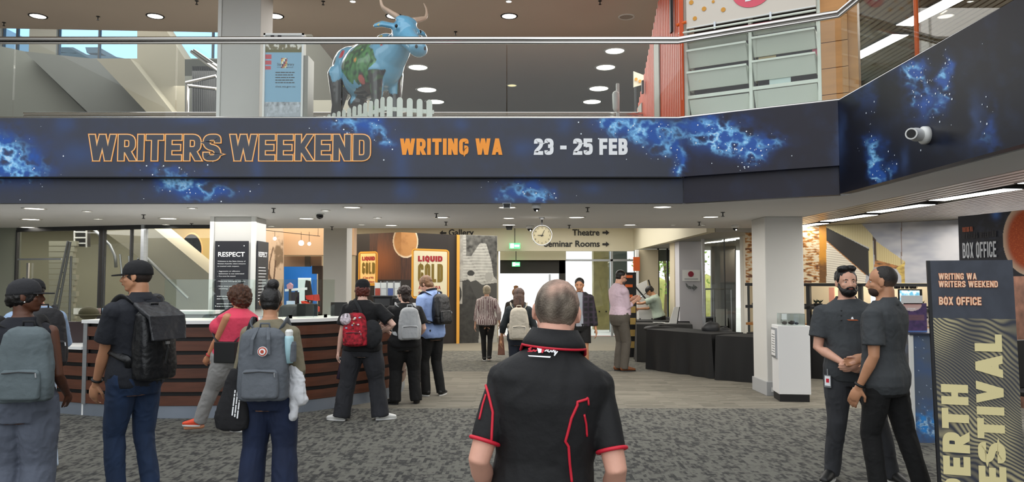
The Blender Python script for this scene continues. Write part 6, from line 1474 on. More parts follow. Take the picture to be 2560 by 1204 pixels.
bd_ = MB().ell((0,.15,-.33),(.275,.235,.20),16,12); [bd_.capsule([(s*.30,.03,-.02),(s*.285,.07,-.16),(s*.22,.16,-.28)],[.035,.06,.09],8) for s in (-1,1)]; bd_.capsule([(-.15,.30,-.26),(-.10,.37,-.185),(0,.40,-.175),(.10,.37,-.185),(.15,.30,-.26)],[.035,.032,.028,.032,.035],8)
hp(m2, bd_, 'beard', .006, hair_dk, 2, lambda p: .003*noise.noise(p*70)); hb(m2, MB().ell((0,.388,-.232),(.075,.022,.018)), 'mouth', mat('lip_tone2','#a3625a',.5))
def badge():
    g = on_shirt(m2, [(2073,952)], m2.bottom, .01)
    if not g: return
    p_, n_ = g[0]; n_ = Vector((n_.x, n_.y, 0)).normalized(); xd = Vector((0,0,1)).cross(n_).normalized(); M = frame(p_+n_*.01, xd, (0,0,1))
    t = empty('id_badge', (0,0,0)); t.parent = m2.root; MB().box((-.03,-.05,0),(.03,.05,.004),M).build('card', satin, t); MB().box((-.024,-.036,.004),(.024,.042,.005),M).build('print', wht, t); MB().box((-.012,-.01,.005),(.014,.022,.006),M).build('photo', red_pipe, t); MB().box((-.006,.05,0),(.006,.10,.003),M).build('clip', satin, t)
badge()
g = on_shirt(m2, [(2131,798)])
if g:
    p_, n_ = g[0]; xd = Vector((0,0,1)).cross(n_).normalized(); yd = n_.cross(xd); MB().add([p_+xd*a+yd*b_+n_*.004 for a, b_ in ((-.045,-.004),(.03,-.004),(.045,-.010),(-.03,-.010))], [(0,3,2,1)][:1]).build('chest_logo', orange, m2.root); MB().add([p_+xd*a+yd*b_+n_*.004 for a, b_ in ((-.012,.0),(.008,.0),(.004,.02),(-.006,.018))], [(0,1,2,3)]).build('chest_logo', wht, m2.root)
for k, y in enumerate((776,788,800)):
    g = on_shirt(m2, [(2103,y)])
    if g: MB().ell(g[0][0], .006, 8, 6).build('button', darkgrey, m2.root, smooth=True)
# 3 second staff man, back view
m3 = make_person('man in charcoal polo seen from behind, turned left towards the bearded man', 2207, 5.62, 38, 1.752, SK_tan, wx=1.02, wy=1.0, side=-1, head=(22,0), aL=(-.130,.05,.49), aR=(.10,.14,.60), pL=(-.2,-1,0), pR=(1,-.5,0), fL=(-.04,.03), fR=(.11,-.09), vox=.008,
    top=dict(m=polo, sleeve=.48, hem=.462, infl=.015, full=.018, fold=.007, collar=True, hemk=1.04), bottom=dict(m=cloth_m('black_trouser','#0c0c0d'), r=(.058,.052,.042,.036), fold=.007), shoes=blk2)
def fade(p):
    l = (m3.HR.inverted() @ (p-m3.ht((0,0,0))))/m3.hh; return mix((.16,.10,.07),(.018,.014,.012), sstep(-.2,.12,l.z+.05*noise.noise(p*40)))
hp(m3, MB().ell((0,-.115,.15),(.345,.395,.385),22,16), 'hair', .007, mat('hair_fade','#ffffff',.6,attr=True,bump=(150,.4)), 2, lambda p: .002*noise.noise(p*80), fade)
hp(m3, MB().ell((0,.16,-.29),(.262,.22,.19),16,12), 'beard', .008, mat('stubble','#3a261c',.8), 2); face_parts(m3, True, hair_dk)
ax = (m3.W[0]-m3.E[0]).normalized(); u = ax.orthogonal().normalized(); w = ax.cross(u); c_ = m3.W[0]-ax*.02
MB().tube([c_+(u*math.cos(k*PI/9)+w*math.sin(k*PI/9))*.031 for k in range(18)], (.010), 8, closed=True).build('watch_band', black, m3.root, smooth=True)

# 4 man in black cap and jeans
m4 = make_person('tall man in black cap, dark polo and blue jeans looking left, black roll-top pack', 345, 5.55, 62, 1.795, SK_tan, wx=1.04, wy=1.06, head=(38,0), aL=(-.10,.11,.49), aR=(.13,.05,.44), pL=(-.4,-1,0), vox=.008, fL=(-.055,.03), fR=(.06,-.03),
    top=dict(m=cloth_m('navy_black','#1b1e26'), sleeve=.49, hem=.485, infl=.014, full=.018, fold=.007, collar=True), bottom=dict(m=denim('indigo','#1a2d4a'), r=(.058,.053,.041,.035), fold=.009, name='jeans'), shoes=blk2, curl=.5)
hp(m4, MB().ell((0,-.085,.08),(.340,.405,.36),20,14), 'hair', .008, mat('hair_crop','#2b201a',.6,bump=(150,.4)), 2); face_parts(m4, True, hair_dk); cap_hat(m4, cloth_m('cap_black','#131316'))
bp4 = backpack(m4, 'large black roll-top backpack worn by the man in cap and jeans', cloth_m('pack_black','#111215',.40), .30, .52, .19, 1.19, -.115, pocket=False, taper=.95, vox=.009, dx=.0)
tf = m4.tf; remesh(MB().prism([tf((-.14,-.15,1.46)),tf((.14,-.15,1.46)),tf((.15,-.345,1.36)),tf((-.15,-.345,1.36))],tf((0,0,.035))-tf((0,0,0))).add(*(lambda q:(q.v,q.f))(MB().prism([tf((-.15,-.325,1.38)),tf((.15,-.325,1.38)),tf((.14,-.36,1.22)),tf((-.14,-.36,1.22))],tf((0,-.02,.0))-tf((0,0,0))))), 'flap', .009, cloth_m('pack_flap','#25262a',.38), bp4, 2, folds(.006,9))
MB().tube([tf((0,-.335,1.23)),tf((.01,-.345,1.16)),tf((0,-.33,1.05))],(.009),8).build('buckle_strap', black, bp4); MB().cbox(tf((0,-.35,1.2)),(.03,.012,.02)).build('buckle', satin, bp4)
ax = (m4.W[0]-m4.E[0]).normalized(); u = ax.orthogonal().normalized(); w = ax.cross(u); c_ = m4.W[0]-ax*.03
MB().tube([c_+(u*math.cos(k*PI/9)+w*math.sin(k*PI/9))*.031 for k in range(18)], .009, 8, closed=True).build('wristwatch', black, m4.root, smooth=True)

# 5 woman at far left
m5 = make_person('woman in black cap and navy tank top at far left, wide grey trousers', 64, 4.8, 12, 1.655, SK_brown, fem=True, wx=1.08, wy=1.1, head=(-78,-4), aL=(-.15,.08,.50), aR=(.125,.10,.54), pL=(-.2,-1,0), pR=(.2,-1,0), vox=.009,
    top=dict(m=cloth_m('navy_tank','#14161f'), sleeve=0, hem=.56, infl=.012, fold=.004, name='tank_top'), bottom=dict(m=cloth_m('grey_trouser','#595f6d'), r=(.066,.066,.062,.066), fold=.011, waist=.63), shoes=blk2)
hp(m5, MB().ell((0,-.10,.02),(.36,.44,.36),18,12).ell((0,-.40,-.10),(.20,.17,.20)), 'hair', .010, hair_dk, 2, lambda p: .010*noise.noise(p*60)); face_parts(m5, True, hair_dk); cap_hat(m5, cloth_m('cap_charcoal','#232327'))
hb(m5, MB().ell((.37,-.01,-.16),.022), 'earring', whitem); pts = [m5.tf((math.cos(k*PI/8)*.065,-.02+math.sin(k*PI/8)*.062,1.405)) for k in range(16)]
MB().tube(pts,.003,6,closed=True).build('necklace', mat('silver_chain','#d8cfc0',.3,.8), m5.root)
backpack(m5, 'slate grey-green backpack worn by the woman at far left', cloth_m('pack_slate','#596468',.8), .31, .46, .16, 1.13, -.10, dx=.09, taper=.78, strap=cloth_m('strap_black','#1a1a1c'), vox=.009)

# 6 person behind far left
m6 = make_person('visitor in pale blue shirt and black cap at the low counter, mostly hidden at left', 96, 6.45, 52, 1.665, SK_mid, head=(10,10), lean=4, vox=.012, top=dict(m=cloth_m('pale_blue','#93aac8'), sleeve=.9, hem=.5, infl=.018, full=.02), bottom=dict(m=denim('pale','#b3c3d6'), r=(.058,.052,.045,.042)), shoes=dict(m=mat('sandal_tan','#a06a50',.6), sole=black), fL=(-.06,.08), fR=(.06,-.04), aL=(-.12,.22,.62), aR=(.12,.22,.62))
cap_hat(m6, MC['fabric_cap_black']); hp(m6, MB().ell((0,-.085,.08),(.345,.41,.36),16,12), 'hair', .012, hair_dk)
backpack(m6, 'crumpled black backpack worn by the visitor in pale blue shirt', cloth_m('pack_dark','#17161a',.7), .32, .50, .22, 1.15, -.10, vox=.012)

# 7 woman in coral top
m7 = make_person('woman in coral tank top and grey cargo trousers leaning at the counter, curly hair', 590, 8.1, 78, 1.575, skin('#c98a66','warm'), fem=True, wx=1.45, wy=1.75, lean=-3, head=(5,0), aL=(-.075,.16,.515), aR=(.06,.17,.50), pL=(-.6,-1,0), fL=(-.05,.26,.045), fR=(.06,-.04), toes=(5,5), vox=.010,
    top=dict(m=cloth_m('coral','#e04560'), sleeve=0, hem=.52, infl=.010, fold=.004, name='tank_top'), bottom=dict(m=cloth_m('cargo_grey','#93918f'), r=(.060,.056,.050,.042), fold=.009, waist=.57), shoes=dict(m=mat('shoe_orange','#e8502f',.5), sole=whitem), curl=.5)
hp(m7, MB().ell((0,-.10,.12),(.56,.60,.54),20,14).ell((0,-.24,-.18),(.54,.46,.40),18,12), 'hair', .011, mat('hair_curly','#4e2f1d',.6,vary=(40,.6),bump=(90,.8)), 1, lambda p: .020*noise.noise(p*34)+.012*noise.noise(p*80))
e = empty('crossbody_bag', m7.root.location, m7.root.rotation_euler.z, 'small black crossbody bag on the hip of the woman in coral', 'bag')
remesh(MB().box((-.26,-.16,.78),(-.17,.08,1.0)), 'pouch', .010, black, e, 4); pts = catmull([Vector(p) for p in ((-.22,.06,.98),(-.17,.15,1.1),(-.06,.17,1.25),(.09,.06,1.36),(.10,-.05,1.36),(0,-.17,1.2),(-.19,-.12,1.0))],5); MB().tube(pts,[(.005,.017)]*len(pts),8).build('strap', darkgrey, e, smooth=True)
c_ = m7.W[0]; ax = (m7.W[0]-m7.E[0]).normalized(); u = ax.orthogonal().normalized(); w = ax.cross(u); MB().tube([c_-ax*.02+(u*math.cos(k*PI/8)+w*math.sin(k*PI/8))*.027 for k in range(16)],.005,6,closed=True).build('bracelet', red_pipe, m7.root)

# 8 bun woman
m8 = make_person('woman with black hair bun, olive top and wide navy jeans seen from behind', 679, 5.4, 3, 1.60, SK_tan, fem=True, wx=1.06, wy=1.0, head=(8,4), aL=(-.09,.13,.64), aR=(.10,.12,.56), pL=(-.3,-1,-.2), pR=(.35,-1,0), vox=.009,
    top=dict(m=cloth_m('olive','#7d7560'), sleeve=.93, hem=.51, infl=.011, full=.010, fold=.005), bottom=dict(m=denim('navy','#182440'), r=(.062,.060,.055,.060), fold=.009, waist=.60, name='jeans'), shoes=blk2, fL=(-.085,.0), fR=(.075,.0), sh=1.0)
hb_ = MB().ell((0,-.09,.12),(.37,.44,.41),20,14).ell((0,-.2,-.10),(.31,.30,.22)).ell((.08,-.26,.58),(.20,.20,.20),16,12).ell((-.10,-.20,.47),(.16,.15,.12))
hp(m8, hb_, 'hair', .007, hair_dk, 2, lambda p: .006*noise.noise(Vector((p.x*30,p.y*30,p.z*12)))); pts = [(.08+math.cos(k*PI/8)*.13,-.26+math.sin(k*PI/8)*.13,.43) for k in range(16)]; hb(m8, MB().tube(pts,.018,8,closed=True), 'hair_tie', wht)
gbm = cloth_m('pack_grey','#5b6067',.8)
bp8 = backpack(m8, 'boxy grey backpack with round red badge worn by the bun-haired woman', gbm,   .345, .50, .17, 1.065, -.085, taper=.86, vox=.008, m2=cloth_m('pack_grey2','#60656c',.8))
tf = m8.tf
def disc(par, name, c, r_, m, dep=.004): MB().lathe(tf(c), [(r_,0),(r_,dep)], 20, RX).build(name, m, par)
disc(bp8,'badge',(0.02,-.270,1.16),.034,wht,.006); disc(bp8,'badge_ring',(0.02,-.277,1.16),.030,mat('badge_red','#b8452c',.5),.003); disc(bp8,'badge_centre',(0.02,-.281,1.16),.022,wht,.003); disc(bp8,'badge_emblem',(0.02,-.285,1.16),.012,MC['badge_red'],.003)
for s in (-1,1): MB().tube([tf((s*.035,-.20,1.32)),tf((s*.055,-.262,1.24)),tf((s*.06,-.268,1.14))],[(.004,.013)]*3,6).build('webbing', gbm, bp8)
MB().lathe(tf((.19,-.17,1.08)),[(.034,0),(.036,.02),(.036,.12),(.030,.14)],16).build('bottle_pocket', gbm, bp8)
e = empty('water_bottle', m8.root.location+Vector((.185,-.17,1.19)), 0, 'pale blue and white bottle in the side pocket of the grey backpack', 'bottle'); MB().lathe((0,0,0),[(.030,-.12),(.032,0),(.032,.05),(.028,.07)],16).build('body', mat('bottle_blue','#a9cfd8',.3), e, smooth=True); MB().lathe((0,0,.07),[(.026,0),(.028,.03),(.018,.045)],14).build('lid', whitem, e)
tb = empty('tote_bag', m8.root.location, 0, 'long black tote bag with white vertical printing hanging at left of bun-haired woman', 'bag')
mb = MB(); n = 20
for z, cx, w_, d_ in ((.585,-.235,.07,.03),(.60,-.235,.115,.045),(.68,-.24,.125,.055),(.80,-.225,.105,.055),(.95,-.205,.085,.045),(1.02,-.185,.065,.03)):
    for k in range(n): a = 2*PI*k/n; mb.v.append((cx+math.copysign(abs(math.cos(a))**.6,math.cos(a))*w_, -.07+math.copysign(abs(math.sin(a))**.6,math.sin(a))*d_, z))
mb.f += [(i*n+k,i*n+(k+1)%n,(i+1)*n+(k+1)%n,(i+1)*n+k) for i in range(5) for k in range(n)]+[tuple(range(n))[::-1],tuple(range(5*n,6*n))]
remesh(mb,'bag_body',.009,cloth_m('tote_black','#18181b'),tb,2,folds(.009,9,4)); pts = catmull([Vector(p) for p in ((-.20,-.08,1.0),(-.15,-.105,1.2),(-.115,-.06,1.36),(-.115,.0,1.365),(-.15,.08,1.2),(-.20,-.02,1.0))],5); MB().tube(pts,[(.005,.018)]*len(pts),8).build('handle', MC['fabric_tote_black'], tb, smooth=True)
mbl = MB()
for k in range(3): blurred_line(mbl, (-.176-k*.018, -.137, .68+.01*k), (.10,0,1), (-1,0,.10), .24-.03*k, .014, k)
mbl.ell((-.152,-.137,.95),(.008,.003,.010),8,6).ell((-.150,-.137,.975),(.007,.003,.012),8,6).build('print', wht, tb)
cj = empty('white_jumper', m8.root.location, 0, 'white jumper draped over the arm of the bun-haired woman', 'jumper')
mb = MB(); mb.capsule([(.175,-.02,1.02),(.20,-.04,.93),(.215,-.06,.84)],[(.03,.04),(.045,.065),(.05,.07)],12); mb.capsule([(.215,-.06,.84),(.25,-.06,.80)],[.05,.045],10); mb.capsule([(.19,-.05,.86),(.20,-.07,.72),(.19,-.07,.68)],[.04,.03,.03],10); remesh(mb,'knit',.008,cloth_m('white_knit','#d5d6da'),cj,2,folds(.012,12,6))

# 9 beanie visitor
m9 = make_person('visitor in black beanie, black tee and baggy black jeans at the counter, red hair', 908, 8.85, -4, 1.655, skin('#e0b5a2','fair'), fem=True, wx=1.22, wy=1.1, head=(12,0), aL=(-.185,.02,.46), aR=(.115,.06,.62), pL=(-.5,-1,0), pR=(1,-.4,-.2), fL=(-.14,-.02), fR=(.13,.03), toes=(70,55), vox=.010,
    top=dict(m=cloth_m('tee_black','#0b0b0e'), sleeve=.47, hem=.49, infl=.02, full=.022, fold=.007, name='t_shirt'), bottom=dict(m=denim('washed_black','#24252a'), r=(.062,.062,.058,.062), fold=.011, name='jeans'), shoes=sneak, curl=.6)
hp(m9, MB().ell((0,-.10,-.05),(.42,.42,.40),18,12).ell((0,-.2,-.28),(.38,.26,.16)), 'hair', .011, mat('hair_red','#5a2418',.5,vary=(40,.5),bump=(80,.6)), 1, lambda p: .012*noise.noise(p*50))
hp(m9, MB().lathe((0,-.07,0),[(.40,-.02),(.41,.12),(.385,.32),(.29,.48),(.12,.56)],24), 'beanie', .009, cloth_m('beanie','#0e0e11'), 3)
rb = backpack(m9, 'red patterned rucksack with pin badges worn low by the beanie visitor', mat('fabric_red_pattern','#9a1626',.8,vary=(26,.8),bump=(60,.4)), .30, .38, .15, 1.08, -.12, dx=-.03, taper=.7, strap=cloth_m('strap_blk','#17171a'), vox=.010, sides=(1,0)); random.seed(4)
tf = m9.tf
for i in range(16): 
    z = random.uniform(.97,1.24); x = -.03+random.uniform(-.11,.11); MB().ell(tf((x,-.285+abs(x+.03)*.25,z)),(.010+.006*random.random(),.006,.010),8,6).build('pin_badge', mat('pin%d'%(i%4), ('#e8e8e6','#c9b98a','#9ab3cc','#e0c0c0')[i%4], .4), rb, smooth=True)
remesh(MB().ell(tf((-.13,-.24,1.20)),(.07,.05,.07)), 'patterned_scarf', .010, mat('scarf','#b9aeb4',.7,vary=(30,.9)), rb, 1, folds(.012,14))
sbg = empty('shoulder_bag', m9.root.location, m9.root.rotation_euler.z, 'black slouchy shoulder bag behind the beanie visitor', 'bag'); remesh(MB().ell((.15,-.17,1.02),(.13,.07,.17),16,12), 'bag_body', .011, cloth_m('bag_blk','#1a1b1e'), sbg, 1, folds(.012,9)); pts = catmull([Vector(p) for p in ((.05,-.2,1.2),(0,-.17,1.33),(-.08,-.08,1.42),(-.09,.0,1.42))],4); MB().tube(pts,[(.005,.02)]*len(pts),8).build('strap', MC['fabric_bag_blk'], sbg, smooth=True)
w_ = m9.W[0]; e = empty('drink_flask', m9.root.location+Matrix.Rotation(math.radians(-4),3,'Z')@(w_+Vector((0,.02,-.09))), 0, 'dark purple flask hanging from the hand of the beanie visitor', 'flask'); mb = MB().lathe((0,0,-.24),[(.026,0),(.032,.01),(.032,.19),(.024,.21),(.024,.24)],16,Matrix.Rotation(.2,3,'Y')); mb.build('body', mat('flask_purple','#2a2030',.3), e, smooth=True); MB().lathe((-.0,0,-.01),[(.026,0),(.026,.03)],14).build('lid', satin, e)
# 10 curly woman in black
m10 = make_person('short woman in black with dark curly hair and glasses at counter end', 1013, 10.0, 12, 1.575, skin('#e3b8a4','fair2'), fem=True, wx=1.22, wy=1.15, head=(48,4), aL=(-.13,.10,.60), aR=(.12,.10,.56), pL=(-1,-.5,0), fL=(-.08,0), fR=(.10,.01), toes=(50,10), vox=.011,
    top=dict(m=MC['fabric_tee_black'], sleeve=.49, hem=.48, infl=.02, full=.02, fold=.006), bottom=dict(m=cloth_m('wide_black','#0a0a0b'), r=(.066,.062,.056,.05), fold=.008), shoes=blk2)
hp(m10, MB().ell((0,-.12,.12),(.42,.47,.42),18,12).ell((0,-.26,-.22),(.36,.27,.42),16,12), 'hair', .011, mat('hair_dark_curly','#2a1a14',.55,bump=(80,.8)), 1, lambda p: .016*noise.noise(p*38)); face_parts(m10, False); 
for s in (-1,1): hb(m10, MB().tube([(s*.13+math.cos(k*PI/6)*.075,.315,.015+math.sin(k*PI/6)*.06) for k in range(12)],.010,6,closed=True), 'glasses', black)
backpack(m10, 'pale grey canvas backpack worn by the short woman in black', cloth_m('pack_pale','#aeb0b2',.8), .30, .42, .16, 1.08, -.11, dx=.05, taper=.75, vox=.010)
# 11 man in blue shirt
m11 = make_person('man in light blue shirt with headphones around neck bowing his head at counter end', 1082, 10.7, 48, 1.74, SK_pale, wx=1.0, lean=6, head=(20,24), aL=(-.13,.10,.52), aR=(.14,.06,.47), vox=.011, fL=(-.04,.04), fR=(.06,-.03), toes=(5,60), hipz=.525,
    top=dict(m=cloth_m('shirt_blue','#8ea6d6'), sleeve=.95, hem=.47, infl=.017, full=.02, fold=.008, collar=True), bottom=dict(m=MC['fabric_black'], r=(.058,.054,.044,.038)), shoes=blk)
hp(m11, MB().ell((0,-.10,.12),(.39,.45,.43),18,12).ell((0,-.25,-.16),(.33,.24,.28)), 'hair', .010, hair_mid, 1, lambda p: .006*noise.noise(p*40)); face_parts(m11, True, hair_mid)
hb(m11, MB().tube([(.40*math.cos(a*PI/8),-.18+.33*math.sin(a*PI/8),-.50+.08*math.sin(a*PI/8)) for a in range(-9,2)],.06,8), 'headphones', black)
backpack(m11, 'black daypack worn by the man in the light blue shirt', MC['fabric_pack_black'], .29, .44, .17, 1.22, -.10, dx=.03, taper=.8, vox=.011)
e = empty('face_mask', m11.root.location, m11.root.rotation_euler.z, 'white looped mask straps hanging from the hand of the man in blue', 'mask'); w_ = m11.W[0]; MB().tube([w_+Vector((0,.03,-.06)),w_+Vector((-.03,.04,-.16)),w_+Vector((-.01,.04,-.23)),w_+Vector((.03,.03,-.14)),w_+Vector((.01,.03,-.06))],.005,6).build('loop', wht, e)
# 12 striped blouse woman
def stripes(p): 
    return (.62,.55,.52) if math.sin(math.atan2(p.y,p.x)*26 if abs(p.x) < .19 else p.x*180) > -.1 else (.16,.08,.09)
m12 = make_person('grey-haired woman in striped blouse walking away toward the doors', 1217, 15.3, 0, 1.54, skin('#c99a80','mature'), fem=True, wx=1.12, wy=1.1, vox=.011, aL=(-.155,.0,.47), aR=(.17,.0,.50), fL=(-.03,.03), fR=(.035,-.05,.06), toes=(5,5),
    top=dict(m=mat('striped_blouse','#ffffff',.8,attr=True), sleeve=.85, hem=.475, infl=.028, full=.02, cols=stripes, name='blouse', hemk=1.08), bottom=dict(m=MC['fabric_black'], r=(.054,.046,.036,.030)), shoes=blk)
hp(m12, MB().ell((0,-.09,.13),(.41,.46,.42),18,12).ell((0,-.14,-.14),(.40,.36,.30)), 'hair', .010, hair_lt, 1, lambda p: .004*noise.noise(p*30))
e = empty('carry_bag', m12.root.location+Vector((.285,.0,0)), 0, 'brown paper carry bag held by the woman in the striped blouse', 'bag'); MB().prism([(-.05,-.05,.34),(.05,-.05,.34),(.075,-.05,.06+.1),(-.03,-.05,.12)],(0,.1,0)).prism([(-.06,-.03,.12),(.09,-.03,.12),(.06,-.03,.5),(-.03,-.03,.5)],(0,.06,0)).build('bag_body', mat('kraft_brown','#8a6050',.7), e); MB().tube([(-.02,0,.5),(-.01,0,.70),(.03,0,.70),(.045,0,.5)],.006,6).build('handle', MC['kraft_brown'], e)
# 13 cream backpack woman
m13 = make_person('woman with very long dark hair walking to the doors left of the polo man', 1297, 11.0, 0, 1.535, SK_mid, fem=True, wx=1.0, vox=.011, top=dict(m=cloth_m('dark_teal','#1d2428'), sleeve=.75, hem=.5, infl=.016, full=.02), bottom=dict(m=denim('dk','#1d2330'), r=(.056,.05,.042,.038)), shoes=blk2, aR=(.19,.02,.46), aL=(-.17,.06,.50))
hp(m13, MB().ell((0,-.10,.10),(.42,.47,.44),18,12).capsule([m13 and (0,-.25,-.1),(0,-.36,-.7),(0,-.38,-1.25)],[.40,.42,.32],16), 'hair', .012, hair_br, 2, lambda p: .006*noise.noise(Vector((p.x*40,p.y*40,p.z*6))))
backpack(m13, 'cream backpack worn by the woman with very long dark hair', cloth_m('pack_cream','#b5ad9e',.8), .29, .46, .16, 1.02, -.11, taper=.8, vox=.011)
# 14 person with fair bun in doorway
m14 = make_person('fair-haired visitor with top bun silhouetted in the bright doorway', 1290, 14.2, 0, 1.50, SK_mid, vox=.013, fem=True, wx=1.05, top=dict(m=cloth_m('dark_brown','#2a231d'), sleeve=.9, hem=.49, infl=.02, full=.02), bottom=dict(m=MC['fabric_black'], r=(.056,.05,.04,.036)), shoes=blk2)
hp(m14, MB().ell((0,-.09,.10),(.39,.44,.40),16,12).ell((0,-.12,.58),(.24,.22,.20)), 'hair', .012, mat('hair_copper','#8a5a2a',.5,bump=(60,.6)), 1, lambda p: .006*noise.noise(p*40))
# 15 plaid man
def plaid(p):
    if p.y > .07 and abs(p.x+.01) < .045+.03*(1.4-p.z): return (.28,.30,.34)
    a = math.sin(p.z*70) > .55; b_ = math.sin(p.x*70) > .55; return (.035,.025,.04) if (a or b_) else (.012,.012,.014)
m15 = make_person('man in dark plaid overshirt and black shorts walking toward camera with head bowed', 1449, 13.0, 170, 1.69, SK_tan, vox=.012, head=(0,14), aL=(-.17,.0,.44), aR=(.14,.10,.50), fL=(-.07,.0), fR=(.05,.05), top=dict(m=mat('plaid_cloth','#ffffff',.85,attr=True), sleeve=.93, hem=.50, infl=.028, full=.022, cols=plaid, name='overshirt'), bottom=dict(m=MC['fabric_black'], r=(.064,.062,.058,.05), len=.5, name='shorts', infl=.03), shoes=sneak)
hp(m15, hair_cap(1.08), 'hair', .011, hair_dk, 2); face_parts(m15, True, hair_dk)
# 16 man with phone
m16 = make_person('tall man in pale pink shirt and lanyard reading a phone beside the draped tables', 1548, 13.6, -68, 1.835, SK_pale, wx=1.04, wy=1.08, vox=.010, head=(-12,14), aL=(-.045,.155,.70), aR=(.045,.17,.70), pL=(-.25,-1,-.8), pR=(.25,-1,-.8), fL=(-.03,.0), fR=(.05,.03), toes=(0,8), belly=.01,
    top=dict(m=cloth_m('shirt_pink','#d6bfcd'), sleeve=.72, hem=.555, infl=.02, full=.024, fold=.008, collar=True), bottom=dict(m=cloth_m('taupe_trouser','#5b554d'), r=(.058,.054,.046,.040), fold=.007, waist=.60), shoes=dict(m=mat('shoe_tan','#7a4a2c',.45), sole=darkgrey), curl=.55)
hp(m16, hair_cap(1.04), 'hair', .010, hair_dk, 2); hp(m16, MB().ell((0,.17,-.31),(.24,.20,.15)), 'beard', .010, mat('grey_stubble','#6b5d55',.8), 2); face_parts(m16, True, hair_dk)
for s in (-1,1): hb(m16, MB().tube([(s*.13+math.cos(k*PI/6)*.08,.34,.015+math.sin(k*PI/6)*.06) for k in range(12)],.012,6,closed=True), 'glasses', black); hb(m16, MB().tube([(s*.21,.33,.02),(s*.34,-.02,.03)],.012,6), 'glasses_arm', black)
pts = [m16.tf(q) for q in ((-.07,-.01,1.55),(-.06,.10,1.44),(-.01,.165,1.26),(.0,.17,1.18),(.01,.165,1.26),(.06,.10,1.44),(.07,-.01,1.55))]; MB().tube(pts,[(.004,.012)]*7,6).build('lanyard', black, m16.root)
MB().tube([m16.tf((math.cos(k*PI/12)*.175,.005+math.sin(k*PI/12)*.145,1.04)) for k in range(24)],.018,8,closed=True).build('belt', mat('belt_brown','#5a2a22',.5), m16.root)
wp = (m16.W[0]+m16.W[1])/2+Vector((0,.12,.035)); e = empty('phone', m16.root.location+Matrix.Rotation(math.radians(-68),3,'Z')@wp, math.radians(-68), 'dark smartphone held by the man in the pale pink shirt', 'phone'); MB().cbox((0,0,0),(.075,.15,.01),Matrix.Rotation(.5,4,'X')).build('body', black, e); MB().cbox((0,0,.006),(.066,.14,.001),Matrix.Rotation(.5,4,'X')).build('screen', mat('phone_glow','#99aabb',.3,emit=.3), e)
# 17 mint woman
m17 = make_person('woman in mint tee and black cap reaching left to a white board behind tables', 1648, 16.9, 74, 1.60, SK_mid, fem=True, vox=.012, lean=16, hipz=.50, head=(0,20), aL=(-.10,.36,.70), aR=(.05,.30,.62), wx=1.05, top=dict(m=cloth_m('mint','#a9b8a8'), sleeve=.48, hem=.53, infl=.02, full=.02), bottom=dict(m=MC['fabric_black'], r=(.058,.052,.042,.038)), shoes=blk2)
hp(m17, hair_cap(1.1, 0, (((0,-.42,.0),(.14,.14,.2)),)), 'hair', .012, hair_dk, 1); cap_hat(m17, MC['fabric_cap_black'])

# =====================================================  COW STATUE
cw = empty('cow_statue', P(922, 290, 10.0)-Vector((0,0,0)), 0, 'painted blue cow statue with horns standing behind the picket fence upstairs', 'statue'); cw.location.z = UF; cw.scale = (.86, 1.0, 1.03); cw.rotation_euler.z = math.radians(-42)
# local frame: +x forward (head), y side, z up
bm_ = MB(); bm_.ell((-.02,0,1.04),(.66,.31,.38),24,16).ell((.42,0,1.10),(.32,.24,.35),20,14).ell((-.48,0,1.13),(.30,.27,.31),20,14).ell((-.62,0,1.32),(.13,.16,.11)).capsule([(-.6,0,1.36),(0,0,1.36),(.5,0,1.34)],[(.07,.12),(.07,.12),(.1,.12)],12)
bm_.capsule([(.55,0,1.15),(.72,0,1.22),(.88,-.02,1.32)],[(.26,.22),(.21,.17),(.16,.14)],18)
for s in (-1,1):
    bm_.capsule([(.42,s*.15,.95),(.44,s*.16,.55),(.43,s*.16,.12)],[.13,.075,.06],12); bm_.capsule([(-.52,s*.16,1.02),(-.56,s*.17,.62),(-.64,s*.17,.46),(-.58,s*.17,.10)],[(.20,.14),.09,.065,.06],12)
bm_.capsule([(-.70,0,1.22),(-.77,0,1.0),(-.76,.0,.55)],[.035,.03,.045],8); bm_.ell((-.30,0,.64),(.17,.13,.11)); [bm_.ell((-.30+a*.07,b_*.06,.54),(.02,.02,.05)) for a in (-1,1) for b_ in (-1,1)]
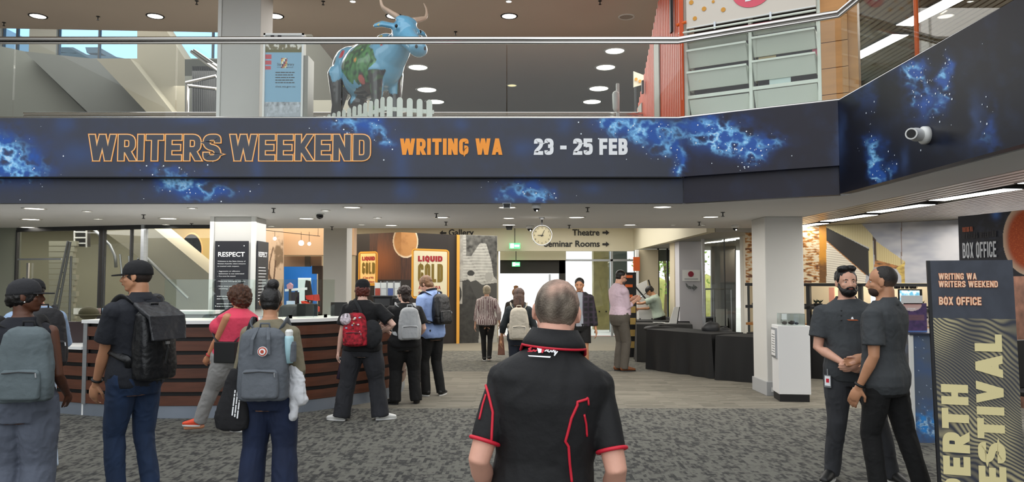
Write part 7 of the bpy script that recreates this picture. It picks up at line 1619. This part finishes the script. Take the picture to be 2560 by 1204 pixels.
# head, turned slightly toward the viewer
hM = Matrix.Translation((.93,-.04,1.36)) @ Matrix.Rotation(math.radians(-12),4,'Z') @ Matrix.Rotation(math.radians(28),4,'Y') @ Matrix.Scale(1.22,4)
h_ = MB(); h_.ell((0,0,0),(.17,.145,.16),18,12).capsule([(.0,0,-.01),(.22,0,-.03),(.40,0,-.045)],[(.13,.125),(.105,.10),(.09,.105)],16).ell((.43,0,-.05),(.08,.11,.085)).ell((-.02,0,.12),(.09,.13,.05))
for s in (-1,1): h_.ell((.06,s*.115,.05),(.05,.035,.035)); h_.capsule([(-.06,s*.12,.03),(-.10,s*.24,.02),(-.12,s*.31,-.02)],[(.03,.05),(.03,.075),(.02,.03)],12)
h_.v = [tuple(hM @ Vector(v)) for v in h_.v]; bm_.add(h_.v, h_.f)
def cow_col(p):
    x, y, z = p; q = fbm(x*3, y*3, z*3, 4); q2 = noise.noise(Vector((x*16, y*16, z*16))); blue = (.16,.42,.62); dk = (.035,.028,.026)
    c = blue; edge = .66+.10*math.sin(x*5+1)+q*.08
    if x < -.50+.10*q: c = dk
    if z < edge and not (x > .75): c = dk
    if x < -.30 and z < .82+.3*q: c = dk
    if .30 < x < .62 and z < .92 and abs(y) > .13: c = mix(dk,(.08,.16,.06),max(0,q2)*1.5)
    if x < .8:
        d = math.hypot((x-.12)/.36, (z-1.06)/.28)+q*.5
        if d < 1 and abs(y) > .08: c = mix((.012,.06,.02),(.09,.28,.08), .5+q2*1.3)
        if abs(x-.20) < .045+.03*(z < .8) and .60 < z < .92 and abs(y) > .08: c = (.07,.04,.03)
        if math.hypot(x-.18, z-.84) < .055 and abs(y) > .1: c = (.55,.12,.10)
        if math.hypot(x-.10, z-1.10) < .03 and abs(y) > .1: c = (.75,.35,.08)
        if math.hypot((x+.34)/.09, (z-.84)/.04)+q < .9 and abs(y) > .1: c = (.45,.48,.08)
        if z > 1.22 and noise.noise(Vector((x*9,y*9,4))) > .33: c = ((.6,.08,.1),(.7,.5,.1))[int(x*7) % 2]
    return c
cowm = mat('painted_gloss','#ffffff',.18,attr=True,coat=.6)
remesh(bm_, 'body', .014, cowm, cw, 3, None, cow_col)
hornm = mat('horn_cream','#cbb09a',.3)
for s in (-1,1):
    pts = [hM @ Vector(v) for v in ((-.05,s*.09,.13),(-.10,s*.20,.16),(-.12,s*.265,.19),(-.18,s*.28,.26),(-.24,s*.26,.31))]; MB().tube(catmull(pts,4),[.042*(1-.055*k) for k in range(17)],12).build('horn', hornm, cw, smooth=True)
    MB().ell(hM @ Vector((.075,s*.142,.06)),(.022,.022,.022)).build('eye', black, cw, smooth=True); MB().ell(hM @ Vector((.49,s*.05,-.02)),(.018,.02,.024)).build('nostril', black, cw, smooth=True)
for s, x in ((-1,.43),(1,.43),(-1,-.58),(1,-.58)): MB().lathe((x+.01,s*.165,0),[(.075,0),(.062,.10)],14).build('hoof', black, cw)
